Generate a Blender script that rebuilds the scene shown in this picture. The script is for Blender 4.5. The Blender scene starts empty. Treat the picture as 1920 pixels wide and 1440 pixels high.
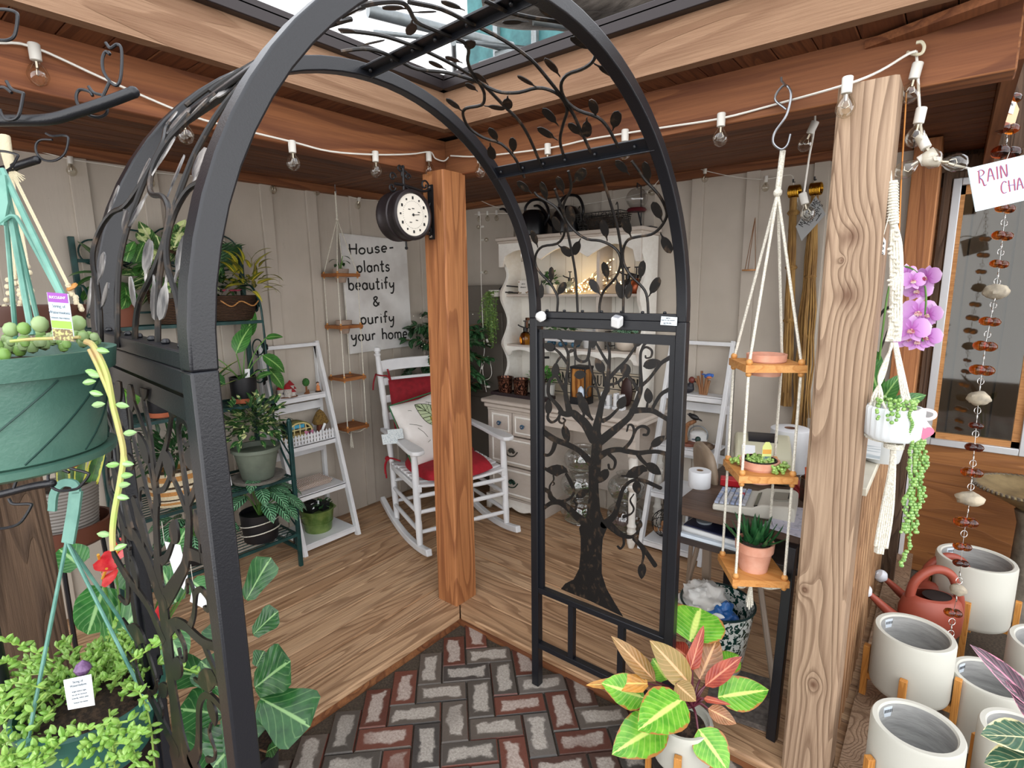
import bpy, bmesh, math, random
from mathutils import Vector as V, Matrix, noise
from math import sin, cos, pi, radians as R_
SC = bpy.context.scene
COL = SC.collection
# ---------------------------------------------------------------- camera
FPX = 1025.8
CAM = V((1.659, -1.659, 1.5))
def _axes(yaw, pit, roll):
    F = V((cos(yaw)*cos(pit), sin(yaw)*cos(pit), -sin(pit)))
    Rr = V((sin(yaw), -cos(yaw), 0)); U = Rr.cross(F)
    return F, Rr*cos(roll)+U*sin(roll), U*cos(roll)-Rr*sin(roll)
CF, CR, CU = _axes(R_(128.745), R_(9.966), R_(-0.721))
cam = bpy.data.cameras.new('camera'); cam.sensor_width = 36; cam.lens = FPX/1920*36
cam.clip_start = .01; cam.clip_end = 200
camo = bpy.data.objects.new('camera', cam); COL.objects.link(camo)
camo.matrix_world = Matrix(((CR.x, CU.x, -CF.x, CAM.x), (CR.y, CU.y, -CF.y, CAM.y), (CR.z, CU.z, -CF.z, CAM.z), (0, 0, 0, 1)))
SC.camera = camo
# ---------------------------------------------------------------- light of an overcast day
SC.view_settings.view_transform = 'Standard'; SC.view_settings.look = 'None'
SC.view_settings.gamma = 1; SC.view_settings.use_curve_mapping = False
SC.view_settings.exposure = 1.7
W = bpy.data.worlds.new('overcast'); SC.world = W; W.use_nodes = True
_n = W.node_tree.nodes; _l = W.node_tree.links
_bg = _n['Background']; _bg.inputs[1].default_value = 1.0
_tc = _n.new('ShaderNodeTexCoord'); _sp = _n.new('ShaderNodeSeparateXYZ'); _rp = _n.new('ShaderNodeValToRGB')
_l.new(_tc.outputs['Generated'], _sp.inputs[0]); _l.new(_sp.outputs['Z'], _rp.inputs[0]); _l.new(_rp.outputs[0], _bg.inputs[0])
_rp.color_ramp.elements[0].position = 0.0; _rp.color_ramp.elements[0].color = (1.16, 1.15, 1.15, 1)
_rp.color_ramp.elements[1].position = .7; _rp.color_ramp.elements[1].color = (.66, .68, .72, 1)
sun = bpy.data.lights.new('overcast_sun', 'SUN'); sun.energy = .2; sun.angle = R_(60); sun.color = (1, .97, .93)
suno = bpy.data.objects.new('overcast_sun', sun); COL.objects.link(suno)
suno.rotation_euler = V((-0.35, .5, -.62)).to_track_quat('-Z', 'Y').to_euler()
# ---------------------------------------------------------------- measuring: a photo point on a plane of the place
def ray(px, py): return CF + CR*((px-960)/FPX) - CU*((py-720)/FPX)
def _pl(px, py, ax, v):
    r = ray(px, py); return CAM + r*((v-CAM[ax])/r[ax])
def PX(px, py, x): return _pl(px, py, 0, x)
def PY(px, py, y): return _pl(px, py, 1, y)
def PZ(px, py, z): return _pl(px, py, 2, z)
def PD(px, py, d): return CAM + ray(px, py)*d          # d = depth along the view
def mpp(d): return d/FPX
def dep(p): return (V(p)-CAM).dot(CF)
# ---------------------------------------------------------------- objects
BASE = {}
def thing(name, label, cat, loc=(0, 0, 0), group=None):
    o = bpy.data.objects.new(name, None); COL.objects.link(o); o.location = loc; o.empty_display_size = .05
    tag(o, label, cat, group); BASE[o.name] = V(loc); return o
def tag(o, label, cat, group=None, kind=None):
    if label: o['label'] = label
    if cat: o['category'] = cat
    if group: o['group'] = group
    if kind: o['kind'] = kind
    return o
def dup(root, loc, label=None, group=None, rotz=None):
    r = root.copy(); COL.objects.link(r); r.location = loc
    if rotz is not None: r.rotation_euler = (0, 0, rotz)
    if label: r['label'] = label
    if group: r['group'] = group
    for ch in list(root.children):
        c = ch.copy(); COL.objects.link(c); c.parent = r
        for g in ch.children:
            d = g.copy(); COL.objects.link(d); d.parent = c
    return r
def rotm(x=0, y=0, z=0):
    return Matrix.Rotation(z, 3, 'Z') @ Matrix.Rotation(y, 3, 'Y') @ Matrix.Rotation(x, 3, 'X')
def frame(d, up=(0, 0, 1)):
    d = V(d).normalized(); up = V(up)
    s = d.cross(up)
    if s.length < 1e-4: s = d.cross(V((1, 0, 0)))
    if s.length < 1e-4: s = d.cross(V((0, 1, 0)))
    s.normalize(); return d, s, s.cross(d)
class MB:
    def __init__(s): s.v = []; s.f = []; s.mi = []; s.uv = []; s.m = 0; s.ng = False; s.pc = []
    def add(s, vs, fs, uv=None):
        o = len(s.v); s.v += [V(a) for a in vs]; s.uv += (uv or [(0, 0)]*len(vs))
        s.pc.append((o, len(s.f), len(vs), len(fs))); s.f += [[i+o for i in f] for f in fs]; s.mi += [s.m]*len(fs); return s
    def box(s, c, d, R=None):
        c = V(c); R = R or Matrix.Identity(3); x, y, z = d[0]/2, d[1]/2, d[2]/2
        vs = [c+R @ V(p) for p in ((-x, -y, -z), (x, -y, -z), (x, y, -z), (-x, y, -z), (-x, -y, z), (x, -y, z), (x, y, z), (-x, y, z))]
        return s.add(vs, [(3, 2, 1, 0), (4, 5, 6, 7), (0, 1, 5, 4), (1, 2, 6, 5), (2, 3, 7, 6), (3, 0, 4, 7)], [(0, 0), (1, 0), (1, 1), (0, 1)]*2)
    def bx(s, lo, hi): 
        lo = V(lo); hi = V(hi); return s.box((lo+hi)/2, hi-lo)
    def bar(s, p, q, w, h, up=(0, 0, 1)):
        p = V(p); q = V(q); d, a, b = frame(q-p, up)
        return s.box((p+q)/2, ((q-p).length, w, h), Matrix((d, a, b)).transposed())
    def tube(s, pts, r, n=8, closed=False, cap=True):
        pts = [V(p) for p in pts]; k = len(pts)
        if k < 2: return s
        rs = r if isinstance(r, (list, tuple)) else [r]*k
        vs = []; prev = None; uv = []
        for i, p in enumerate(pts):
            if closed: t = pts[(i+1) % k]-pts[i-1]
            else: t = pts[min(i+1, k-1)]-pts[max(i-1, 0)]
            if t.length < 1e-9: t = V((0, 0, 1))
            t.normalize()
            if prev is None: a = t.orthogonal().normalized()
            else:
                a = prev - t*prev.dot(t)
                a = a.normalized() if a.length > 1e-6 else t.orthogonal().normalized()
            prev = a; b = t.cross(a)
            for j in range(n):
                th = 2*pi*j/n + pi/n; vs.append(p+(a*cos(th)+b*sin(th))*rs[i]); uv.append((i/max(1, k-1), j/n))
        fs = []
        for i in range(k if closed else k-1):
            for j in range(n):
                a0 = i*n+j; a1 = i*n+(j+1) % n; b0 = ((i+1) % k)*n+j; b1 = ((i+1) % k)*n+(j+1) % n
                fs.append((a0, a1, b1, b0))
        if not closed and cap: fs += [tuple(range(n))[::-1], tuple(range((k-1)*n, k*n))]
        return s.add(vs, fs, uv)
    def lathe(s, prof, c=(0, 0, 0), n=24, R=None, cap=(True, True), sx=1, sy=1):
        c = V(c); R = R or Matrix.Identity(3); k = len(prof); vs = []; uv = []
        for i, (r, z) in enumerate(prof):
            for j in range(n):
                a = 2*pi*j/n; vs.append(c+R @ V((r*cos(a)*sx, r*sin(a)*sy, z))); uv.append((j/n, i/max(1, k-1)))
        fs = [(i*n+j, i*n+(j+1) % n, (i+1)*n+(j+1) % n, (i+1)*n+j) for i in range(k-1) for j in range(n)]
        if cap[0]: fs.append(tuple(range(n))[::-1])
        if cap[1]: fs.append(tuple(range((k-1)*n, k*n)))
        return s.add(vs, fs, uv)
    def sph(s, c, r, n=12, R=None):
        if not isinstance(r, (tuple, list)): r = (r, r, r)
        R = R or Matrix.Identity(3); m = max(4, n//2); c = V(c)
        vs = [c+R @ V((0, 0, -r[2]))]; 
        for i in range(1, m):
            t = -pi/2+pi*i/m
            for j in range(n): a = 2*pi*j/n; vs.append(c+R @ V((r[0]*cos(t)*cos(a), r[1]*cos(t)*sin(a), r[2]*sin(t))))
        vs.append(c+R @ V((0, 0, r[2]))); fs = [(0, 1+(j+1) % n, 1+j) for j in range(n)]
        for i in range(m-2):
            for j in range(n): a0 = 1+i*n+j; a1 = 1+i*n+(j+1) % n; fs.append((a0, a1, a1+n, a0+n))
        l = len(vs)-1; b = 1+(m-2)*n
        fs += [(b+j, b+(j+1) % n, l) for j in range(n)]
        return s.add(vs, fs)
    def prism(s, pts, nrm, th):
        # pts: 3D outline (planar), extruded by th along nrm (centred)
        nrm = V(nrm).normalized()*th/2; k = len(pts); pts = [V(p) for p in pts]
        ar = V((0, 0, 0))
        for i in range(k): ar += pts[i].cross(pts[(i+1) % k])
        if ar.dot(nrm) < 0: pts = pts[::-1]
        s.ng = True
        return s.add([p-nrm for p in pts]+[p+nrm for p in pts],
                     [tuple(range(k))[::-1], tuple(range(k, 2*k))]+[(i, (i+1) % k, k+(i+1) % k, k+i) for i in range(k)])
    def strip(s, pts, ws, nrm, th):
        # a flat ribbon of changing width along pts, in the plane of nrm
        nrm = V(nrm); L = []; Q = []; k = len(pts); pts = [V(p) for p in pts]
        for i, p in enumerate(pts):
            t = (pts[min(i+1, k-1)]-pts[max(i-1, 0)]).normalized(); a = nrm.cross(t).normalized()
            w = ws[i] if isinstance(ws, (list, tuple)) else ws
            L.append(p+a*w/2); Q.append(p-a*w/2)
        o = nrm.normalized()*th/2; vs = []
        for i in range(k): vs += [L[i]-o, Q[i]-o, Q[i]+o, L[i]+o]
        fs = []
        for i in range(k-1):
            a = i*4; b = a+4
            for j in range(4): fs.append((a+j, a+(j+1) % 4, b+(j+1) % 4, b+j))
        fs += [(3, 2, 1, 0), (k*4-4, k*4-3, k*4-2, k*4-1)]
        return s.add(vs, fs)
    def leaf(s, base, d, nrm, L, Wd, shape='ovate', bend=.25, fold=.15, nl=6, wav=0, th=0):
        d, a, u = frame(d, nrm)          # along, side, up
        vs = []; uv = []; p = V(base); ang = 0; st = L/nl
        for i in range(nl+1):
            t = i/nl
            w = LEAFW[shape](t)*Wd/2
            ca, sa = cos(ang), sin(ang); dd = d*ca-u*sa; uu = u*ca+d*sa
            wob = wav*sin(t*19+base[0]*50)*w
            vs += [p+a*w+uu*(fold*w+wob), p+a*w*.5+uu*fold*w*.42, p, p-a*w*.5+uu*fold*w*.42, p-a*w+uu*(fold*w-wob)]
            uv += [(t, 0), (t, .25), (t, .5), (t, .75), (t, 1)]
            p = p+dd*st; ang += bend/nl*2
        fs = [(i*5+j, i*5+j+1, i*5+j+6, i*5+j+5) for i in range(nl) for j in range(4)]
        return s.add(vs, fs, uv)
    def objs(s, name, mat, parent, **k):      # every piece an object of its own
        for o, f0, nv, nf in s.pc:
            q = MB(); q.add(s.v[o:o+nv], [[i-o for i in f] for f in s.f[f0:f0+nf]], s.uv[o:o+nv]); q.obj(name, mat, parent, **k)
    def obj(s, name, mat, parent=None, smooth=40, bev=0, loc=None):
        off = V((0, 0, 0))
        if parent is not None: off = BASE.get(parent.name, off)
        if loc is not None: off = V(loc)
        me = bpy.data.meshes.new(name); me.from_pydata([tuple(p-off) for p in s.v], [], s.f)
        ms = mat if isinstance(mat, (list, tuple)) else [mat]
        for m in ms: me.materials.append(m)
        if len(ms) > 1: me.polygons.foreach_set('material_index', s.mi)
        ul = me.uv_layers.new(name='UVMap'); li = [0]*len(me.loops); me.loops.foreach_get('vertex_index', li)
        fl = []
        for i in li: fl += s.uv[i]
        ul.data.foreach_set('uv', fl)
        bm = bmesh.new(); bm.from_mesh(me)
        if s.ng: bmesh.ops.triangulate(bm, faces=[f for f in bm.faces if len(f.verts) > 8])
        bm.normal_update()
        if smooth:
            for f in bm.faces: f.smooth = True
            lim = R_(smooth)
            for e in bm.edges:
                if len(e.link_faces) == 2 and e.calc_face_angle(0) > lim: e.smooth = False
        bm.to_mesh(me); bm.free()
        o = bpy.data.objects.new(name, me); COL.objects.link(o)
        if parent is not None:
            o.parent = parent; BASE[o.name] = off
        elif loc is not None:
            o.location = loc; BASE[o.name] = off
        else: BASE[o.name] = off
        if bev:
            md = o.modifiers.new('bevel', 'BEVEL'); md.width = bev; md.segments = 2; md.limit_method = 'ANGLE'; md.angle_limit = R_(40)
        return o
LEAFW = {
 'ovate': lambda t: max(.0, sin(pi*min(1, t**.75)))**.8 if t < 1 else 0,
 'lance': lambda t: (1-t)**.6*min(1, t*6+.25) if t < 1 else 0,
 'heart': lambda t: (math.sqrt(max(0, 1-((t-.28)/.72)**2)) if t > .28 else .62+.38*t/.28) if t < 1 else 0,
 'fiddle': lambda t: max(0, (.42+.25*t+.5*t*t)*math.sqrt(max(0, 1-(max(0, t-.62)/.38)**2))) if t > .02 else .1,
 'round': lambda t: math.sqrt(max(0, 1-(2*t-1)**2)),
 'spoon': lambda t: (.13 if t < .22 else math.sqrt(max(0, 1-((t-.62)/.385)**2))) if t < 1 else 0,
 'blade': lambda t: (1-t**2.2)*.9+.02 if t < 1 else 0,
}
def struct(o, name=None):
    o['kind'] = 'structure'; return o
def bez(pts, n=6, closed=False):
    # Catmull-Rom through the points
    pts = [V(p) for p in pts]; k = len(pts); out = []
    if k < 3: return pts
    rng = range(k if closed else k-1)
    for i in rng:
        p0 = pts[i-1] if (i > 0 or closed) else pts[0]*2-pts[1]; p1 = pts[i]; p2 = pts[(i+1) % k]
        p3 = pts[(i+2) % k] if (i+2 < k or closed) else pts[-1]*2-pts[-2]
        for j in range(n):
            t = j/n; out.append(.5*((2*p1)+(p2-p0)*t+(2*p0-5*p1+4*p2-p3)*t*t+(3*p1-p0-3*p2+p3)*t**3))
    if not closed: out.append(pts[-1])
    return out
rnd = random.Random(7)
# ---------------------------------------------------------------- materials
def hx(h):
    h = h.lstrip('#'); c = [int(h[i:i+2], 16)/255 for i in (0, 2, 4)]
    return tuple((x/12.92 if x <= .04045 else ((x+.055)/1.055)**2.4) for x in c)+(1,)
class NT:
    def __init__(s, name):
        s.m = bpy.data.materials.new(name); s.m.use_nodes = True; s.t = s.m.node_tree
        s.n = s.t.nodes; s.b = s.n['Principled BSDF']
    def N(s, ty, **k):
        x = s.n.new('ShaderNode'+ty)
        for a, v in k.items():
            if a.startswith('i_'): 
                key = a[2:]; x.inputs[int(key) if key.isdigit() else key].default_value = v
            else: setattr(x, a, v)
        return x
    def L(s, a, b): s.t.links.new(a, b)
    def coord(s, kind='Object', scale=(1, 1, 1), isl=0):
        tc = s.N('TexCoord'); mp = s.N('Mapping'); mp.inputs['Scale'].default_value = scale; s.L(tc.outputs[kind], mp.inputs[0])
        if isl:
            g = s.N('NewGeometry'); mu = s.N('Math', operation='MULTIPLY', i_1=isl); s.L(g.outputs['Random Per Island'], mu.inputs[0])
            cb = s.N('CombineXYZ'); s.L(mu.outputs[0], cb.inputs[0]); s.L(mu.outputs[0], cb.inputs[1]); s.L(mu.outputs[0], cb.inputs[2])
            s.L(cb.outputs[0], mp.inputs['Location'])
        return mp.outputs[0]
    def noise(s, vec, scale=5, det=4, rough=.55, dist=0):
        x = s.N('TexNoise', i_Scale=scale, i_Detail=det, i_Roughness=rough, i_Distortion=dist)
        if vec is not None: s.L(vec, x.inputs['Vector'])
        return x.outputs[0]
    def ramp(s, fac, stops, interp='LINEAR'):
        x = s.N('ValToRGB'); cr = x.color_ramp; cr.interpolation = interp
        while len(cr.elements) < len(stops): cr.elements.new(.5)
        for e, (p, c) in zip(cr.elements, stops): e.position = p; e.color = hx(c) if isinstance(c, str) else (c, c, c, 1)
        s.L(fac, x.inputs[0]); return x.outputs[0]
    def mix(s, fac, a, b, mode='MIX'):
        x = s.N('Mix', data_type='RGBA', blend_type=mode)
        for i, v in ((0, fac), (6, a), (7, b)):
            if isinstance(v, str): v = hx(v)
            if isinstance(v, (int, float, tuple)): x.inputs[i].default_value = v
            else: s.L(v, x.inputs[i])
        return x.outputs[2]
    def math(s, op, a, b=0.0, c=None):
        x = s.N('Math', operation=op)
        for i, v in enumerate((a, b, c)):
            if v is None: continue
            if isinstance(v, (int, float)): x.inputs[i].default_value = v
            else: s.L(v, x.inputs[i])
        return x.outputs[0]
    def col(s, c): s.L(c, s.b.inputs['Base Color'])
    def bump(s, h, st=.3, d=.01):
        x = s.N('Bump'); x.inputs['Strength'].default_value = st; x.inputs['Distance'].default_value = d
        s.L(h, x.inputs['Height']); s.L(x.outputs[0], s.b.inputs['Normal'])
    def isl(s): return s.N('NewGeometry').outputs['Random Per Island']
    def set(s, **k):
        for a, v in k.items(): s.b.inputs[a.replace('_', ' ')].default_value = v
        return s
def PM(name, c, rough=.55, metal=0, c2=None, sc=8, lo=.35, hi=.65, bump=0, bsc=60, isl=None, stretch=(1, 1, 1), coat=0, spec=.5):
    t = NT(name); t.set(Roughness=rough, Metallic=metal); t.b.inputs['Specular IOR Level'].default_value = spec
    t.b.inputs['Base Color'].default_value = hx(c)
    if coat: t.b.inputs['Coat Weight'].default_value = coat; t.b.inputs['Coat Roughness'].default_value = .15
    if c2:
        f = t.noise(t.coord(scale=stretch), sc); k = t.ramp(f, [(lo, c), (hi, c2)])
        if isl: k = t.mix(t.math('MULTIPLY', t.isl(), .9), k, isl)
        t.col(k)
    elif isl:
        t.col(t.mix(t.isl(), c, isl))
    if bump: t.bump(t.noise(t.coord(scale=stretch), bsc, 3), bump, .004)
    return t.m
def wood(name, cols, axis=0, sc=1.0, rough=.6, bump=.35, rings=9, isl=17, knots=True, cont=1):
    # cols: dark grain, body, pale wood, alternate board; the grain runs along the axis
    t = NT(name); t.set(Roughness=rough); t.b.inputs['Specular IOR Level'].default_value = .3
    s1 = [1.0, 1.0, 1.0]; s1[axis] = .09
    v = t.coord(scale=tuple(x*sc for x in s1), isl=isl)
    n1 = t.noise(v, 5, 2, .45, .25)
    w = t.math('FRACT', t.math('MULTIPLY', n1, rings*2.2))
    ring = t.ramp(w, [(0, 0.0), (.5, .12), (.86, .95), (.97, .7), (1, 0.0)])
    s2 = [1.0, 1.0, 1.0]; s2[axis] = .03
    fine = t.noise(t.coord(scale=tuple(x*sc for x in s2), isl=isl), 130, 4, .6)
    f2 = t.ramp(fine, [(.38, 0.0), (.62, 1.0)])
    big = t.noise(t.coord(scale=tuple(x*sc for x in s1), isl=isl), 2.2, 3)
    c = t.mix(t.ramp(big, [(.35, 0.0), (.65, 1.0)]), cols[1], cols[2])
    c = t.mix(t.math('MULTIPLY', t.isl(), .6), c, cols[3] if len(cols) > 3 else cols[1])
    c = t.mix(t.math('MULTIPLY', ring, .62*cont), c, cols[0])
    c = t.mix(t.math('MULTIPLY', f2, .34*cont), c, cols[0])
    sp = t.noise(t.coord(scale=tuple(x*sc for x in s1)), 60, 2); c = t.mix(t.ramp(sp, [(.70, 0.0), (.78, .55)]), c, cols[0])
    h = t.math('ADD', t.math('MULTIPLY', ring, .6), t.math('MULTIPLY', fine, .5))
    t.col(c); t.bump(h, bump, .005); return t.m
def leafmat(name, base, dark, vein, rib=.06, nv=9, edge=None, ew=.12, rough=.35, sss=0, vw=.14, patch=None, isl=None, streak=None, vs=.28):
    t = NT(name); t.set(Roughness=rough); t.b.inputs['Specular IOR Level'].default_value = .45
    tc = t.N('TexCoord'); sp = t.N('SeparateXYZ'); t.L(tc.outputs['UV'], sp.inputs[0]); u, v = sp.outputs[0], sp.outputs[1]
    a = t.math('ABSOLUTE', t.math('SUBTRACT', v, .5))
    ob = t.coord()
    c = t.mix(t.ramp(t.noise(ob, 30, 3), [(.35, 0.0), (.65, 1.0)]), base, dark)
    if isl: c = t.mix(t.math('MULTIPLY', t.isl(), .85), c, isl)
    if patch: c = t.mix(t.ramp(t.noise(ob, patch[1], 3), [(patch[2], 0.0), (patch[2]+.06, 1.0)]), c, patch[0])
    if streak:
        q = t.math('PINGPONG', t.math('FRACT', t.math('SUBTRACT', t.math('MULTIPLY', u, nv), t.math('MULTIPLY', a, 4.0))), .5)
        c = t.mix(t.ramp(q, [(.2, 0.0), (.3, 1.0)]), c, streak)
    elif nv:
        q = t.math('PINGPONG', t.math('FRACT', t.math('SUBTRACT', t.math('MULTIPLY', u, nv), t.math('MULTIPLY', a, 5.0))), .5)
        c = t.mix(t.math('MULTIPLY', t.ramp(q, [(vw*.2, 1.0), (vw, 0.0)]), vs), c, vein)
        t.bump(q, .25, .003)
    c = t.mix(t.ramp(a, [(rib*.5, 1.0), (rib, 0.0)]), c, vein)
    if edge:
        e = t.math('ADD', a, t.math('MULTIPLY', t.math('SUBTRACT', t.noise(ob, 45, 3), .5), .28))
        c = t.mix(t.ramp(e, [(.5-ew-.03, 0.0), (.5-ew, 1.0)]), c, edge)
    t.col(c)
    return t.m
def glass(name, c='ffffff', rough=.0, ior=1.45, alpha=None):
    t = NT(name); t.set(Roughness=rough, IOR=ior); t.b.inputs['Base Color'].default_value = hx(c)
    t.b.inputs['Transmission Weight'].default_value = 1; return t.m
def thin_glass(name, c='ffffff', mixf=.12):
    # a thin pane or thin blown wall: mostly see-through with a mirror-like film
    t = NT(name); o = t.n['Material Output']; tr = t.N('BsdfTransparent'); gl = t.N('BsdfGlossy', i_Roughness=.03)
    tr.inputs[0].default_value = hx(c); lw = t.N('LayerWeight', i_Blend=.28); mx = t.N('MixShader')
    f = t.math('ADD', t.math('MULTIPLY', lw.outputs['Facing'], .55), mixf)
    t.L(f, mx.inputs[0]); t.L(tr.outputs[0], mx.inputs[1]); t.L(gl.outputs[0], mx.inputs[2]); t.L(mx.outputs[0], o.inputs[0]); return t.m
def emit(name, c, st):
    t = NT(name); t.b.inputs['Emission Color'].default_value = hx(c); t.b.inputs['Emission Strength'].default_value = st
    t.b.inputs['Base Color'].default_value = hx(c); return t.m
black_metal = PM('black_metal', '111319', .36, .0, bump=.12, bsc=400, spec=.5)
gunmetal = PM('worn_black_metal', '222224', .4, .3, c2='3a3631', sc=40, lo=.5, hi=.75, bump=.1, bsc=300)
bronze_edge = PM('rubbed_bronze', '1d1b1a', .4, .4, c2='5f4d3c', sc=50, lo=.55, hi=.8, stretch=(1, 1, .6))
white_paint = PM('white_paint', 'e2e3e4', .45, bump=.08, bsc=30, c2='d3d5d8', sc=6)
white_plastic = PM('white_plastic', 'e8e9e8', .35)
cord_white = PM('white_cord', 'dcd9d0', .6)
paper = PM('white_card', 'eef0f2', .7)
ink = PM('black_ink', '141414', .7)
terracotta = PM('terracotta', 'c98a70', .8, c2='d8a58e', sc=14, bump=.15, bsc=80)
old_clay = PM('dusty_clay', 'a89484', .85, c2='8f7c6e', sc=14, bump=.15)
soil = PM('potting_soil', '2a1f18', .95, c2='4a382b', sc=90, lo=.45, hi=.6, bump=.8, bsc=120)
oak_small = wood('oiled_pine', ['8a5a30', 'b07c48', 'c9945c'], axis=0, sc=3, rough=.5, bump=.15)
rope_white = PM('cotton_rope', 'e3dfd2', .85, c2='c9c4b4', sc=220, lo=.45, hi=.6, bump=.6, bsc=300)
bead_wood = PM('pine_bead', 'c98f4e', .45)
steel = PM('galvanised_wire', '8d9094', .3, .9)
silver = PM('silver_ring', 'c9c9c6', .22, 1)
green_metal = PM('dark_green_metal', '10302f', .45, .2, c2='1c4543', sc=20)
def text_obj(s, size, mat, parent, p, u, v, name='lettering', ext=.0006, align='CENTER', spacing=1.0, xs=1.0, bold=0):
    # printed words: p = centre, u = reading direction, v = up
    cu = bpy.data.curves.new('t', 'FONT'); cu.body = s; cu.size = size; cu.align_x = align; cu.align_y = 'CENTER'; cu.extrude = ext
    cu.space_character = spacing; cu.offset = bold
    ob = bpy.data.objects.new('t', cu); COL.objects.link(ob)
    dg = bpy.context.evaluated_depsgraph_get(); me = bpy.data.meshes.new_from_object(ob.evaluated_get(dg))
    bpy.data.objects.remove(ob); me.name = name; me.materials.clear(); me.materials.append(mat)
    u = V(u).normalized(); v = V(v).normalized(); n = u.cross(v); off = BASE.get(parent.name, V((0, 0, 0)))
    for q in me.vertices: q.co = V(p)-off+u*(q.co.x*xs)+v*q.co.y+n*q.co.z
    o = bpy.data.objects.new(name, me); COL.objects.link(o); o.parent = parent; BASE[o.name] = off; return o
# a hand-drawn alphabet: strokes on a 1-high grid (x, y)
def _arc(cx, cy, rx, ry, a, b, n=8): return [(cx+rx*cos(R_(a+(b-a)*i/n)), cy+ry*sin(R_(a+(b-a)*i/n))) for i in range(n+1)]
GL = {
 'H': (.62, [[(.05, 1), (.08, 0)], [(.55, 1), (.52, 0)], [(-.02, .56), (.6, .5)]]),
 'o': (.52, [_arc(.24, .27, .22, .27, 80, 450)]), 'u': (.5, [[(.04, .56), (.05, .2)]+_arc(.22, .18, .17, .18, 190, 350)+[(.4, .56)], [(.4, .4), (.43, 0)]]),
 's': (.42, [[(.36, .48), (.2, .57), (.05, .45), (.12, .32), (.3, .25), (.35, .12), (.2, .0), (.02, .08)]]),
 'e': (.5, [[(.05, .28), (.42, .3)]+_arc(.24, .29, .2, .28, 5, 310)]), '-': (.45, [[(.08, .35), (.4, .37)]]),
 'p': (.52, [[(.06, .56), (.08, -.4)], _arc(.26, .28, .2, .27, 160, -170)]), 'l': (.2, [[(.08, 1.02), (.1, 0)]]),
 'a': (.52, [_arc(.23, .27, .2, .27, 20, 340), [(.43, .56), (.45, 0)]]), 'n': (.5, [[(.05, .56), (.06, 0)], [(.06, .35)]+_arc(.24, .36, .18, .2, 160, 0)+[(.43, 0)]]),
 't': (.4, [[(.18, .95), (.17, .1), (.25, 0), (.35, .06)], [(.0, .6), (.36, .62)]]), 'b': (.52, [[(.06, 1), (.08, .02)], _arc(.27, .27, .2, .27, 170, -160)]),
 'i': (.2, [[(.08, .56), (.1, 0)], [(.08, .75), (.1, .79)]]), 'f': (.38, [[(.36, .95), (.24, 1.0), (.16, .85), (.16, 0)], [(.0, .56), (.34, .58)]]),
 'y': (.52, [[(.04, .56), (.06, .25), (.2, .14), (.4, .3)], [(.43, .56), (.4, -.1), (.28, -.38), (.1, -.36)]]),
 '&': (.5, [[(.42, .05), (.1, .6), (.2, .78), (.32, .68), (.08, .28), (.1, .08), (.25, .0), (.44, .3)]]),
 'r': (.38, [[(.06, .56), (.07, 0)], [(.07, .36), (.2, .54), (.34, .5)]]), 'h': (.5, [[(.05, 1), (.06, 0)], [(.06, .35)]+_arc(.24, .36, .18, .2, 160, 0)+[(.43, 0)]]),
 'm': (.74, [[(.05, .56), (.06, 0)], [(.06, .38)]+_arc(.2, .38, .14, .17, 160, 0)+[(.35, 0)], [(.35, .38)]+_arc(.5, .38, .15, .17, 160, 0)+[(.66, 0)]]),
 'R': (.62, [[(.1, 1), (.05, 0)], [(.0, .95), (.3, 1.02), (.5, .8), (.35, .58), (.08, .5), (.3, .2), (.42, -.25), (.62, -.2)]]),
 'A': (.62, [[(.0, 0), (.28, 1), (.55, .0)], [(.08, .4), (.5, .38)]]), 'I': (.25, [[(.12, 1), (.1, 0)]]), 'N': (.6, [[(.05, 0), (.08, 1), (.48, .02), (.55, 1)]]),
 'C': (.6, [[(.55, .85), (.35, 1), (.1, .75), (.05, .3), (.22, 0), (.5, .05)]]), 'M': (.7, [[(.03, 0), (.12, 1), (.33, .3), (.55, 1), (.65, 0)]]),
 'E': (.5, [[(.42, 1), (.08, .98), (.06, 0), (.42, .02)], [(.06, .52), (.35, .52)]]), 'g': (.5, [_arc(.23, .27, .2, .26, 20, 340), [(.43, .56), (.4, -.25), (.25, -.4), (.05, -.3)]]),
 'S': (.5, [[(.42, .85), (.25, 1), (.06, .8), (.15, .56), (.38, .4), (.42, .15), (.22, 0), (.03, .12)]]),
 ' ': (.4, []),
}
def hand_text(mb, s, p, u, v, h, w, th=.0012, sp=1.0, slant=0, xs=1.0):
    # strokes written from p (left end of baseline)
    u = V(u).normalized(); v = V(v).normalized(); n = u.cross(v); x = 0
    for ch in s:
        wd, st = GL[ch]
        for q in st:
            pts = [V(p)+u*((a+x+slant*b)*h*xs)+v*(b*h)+n*.0004*(rnd.random()) for a, b in q]
            mb.strip(bez(pts, 4) if len(pts) > 2 else pts, w, n, th)
        x += (wd+.1)*sp
    return x*h
def hand_len(s, h, sp=1.0): return sum((GL[c][0]+.1)*sp for c in s)*h
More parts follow.
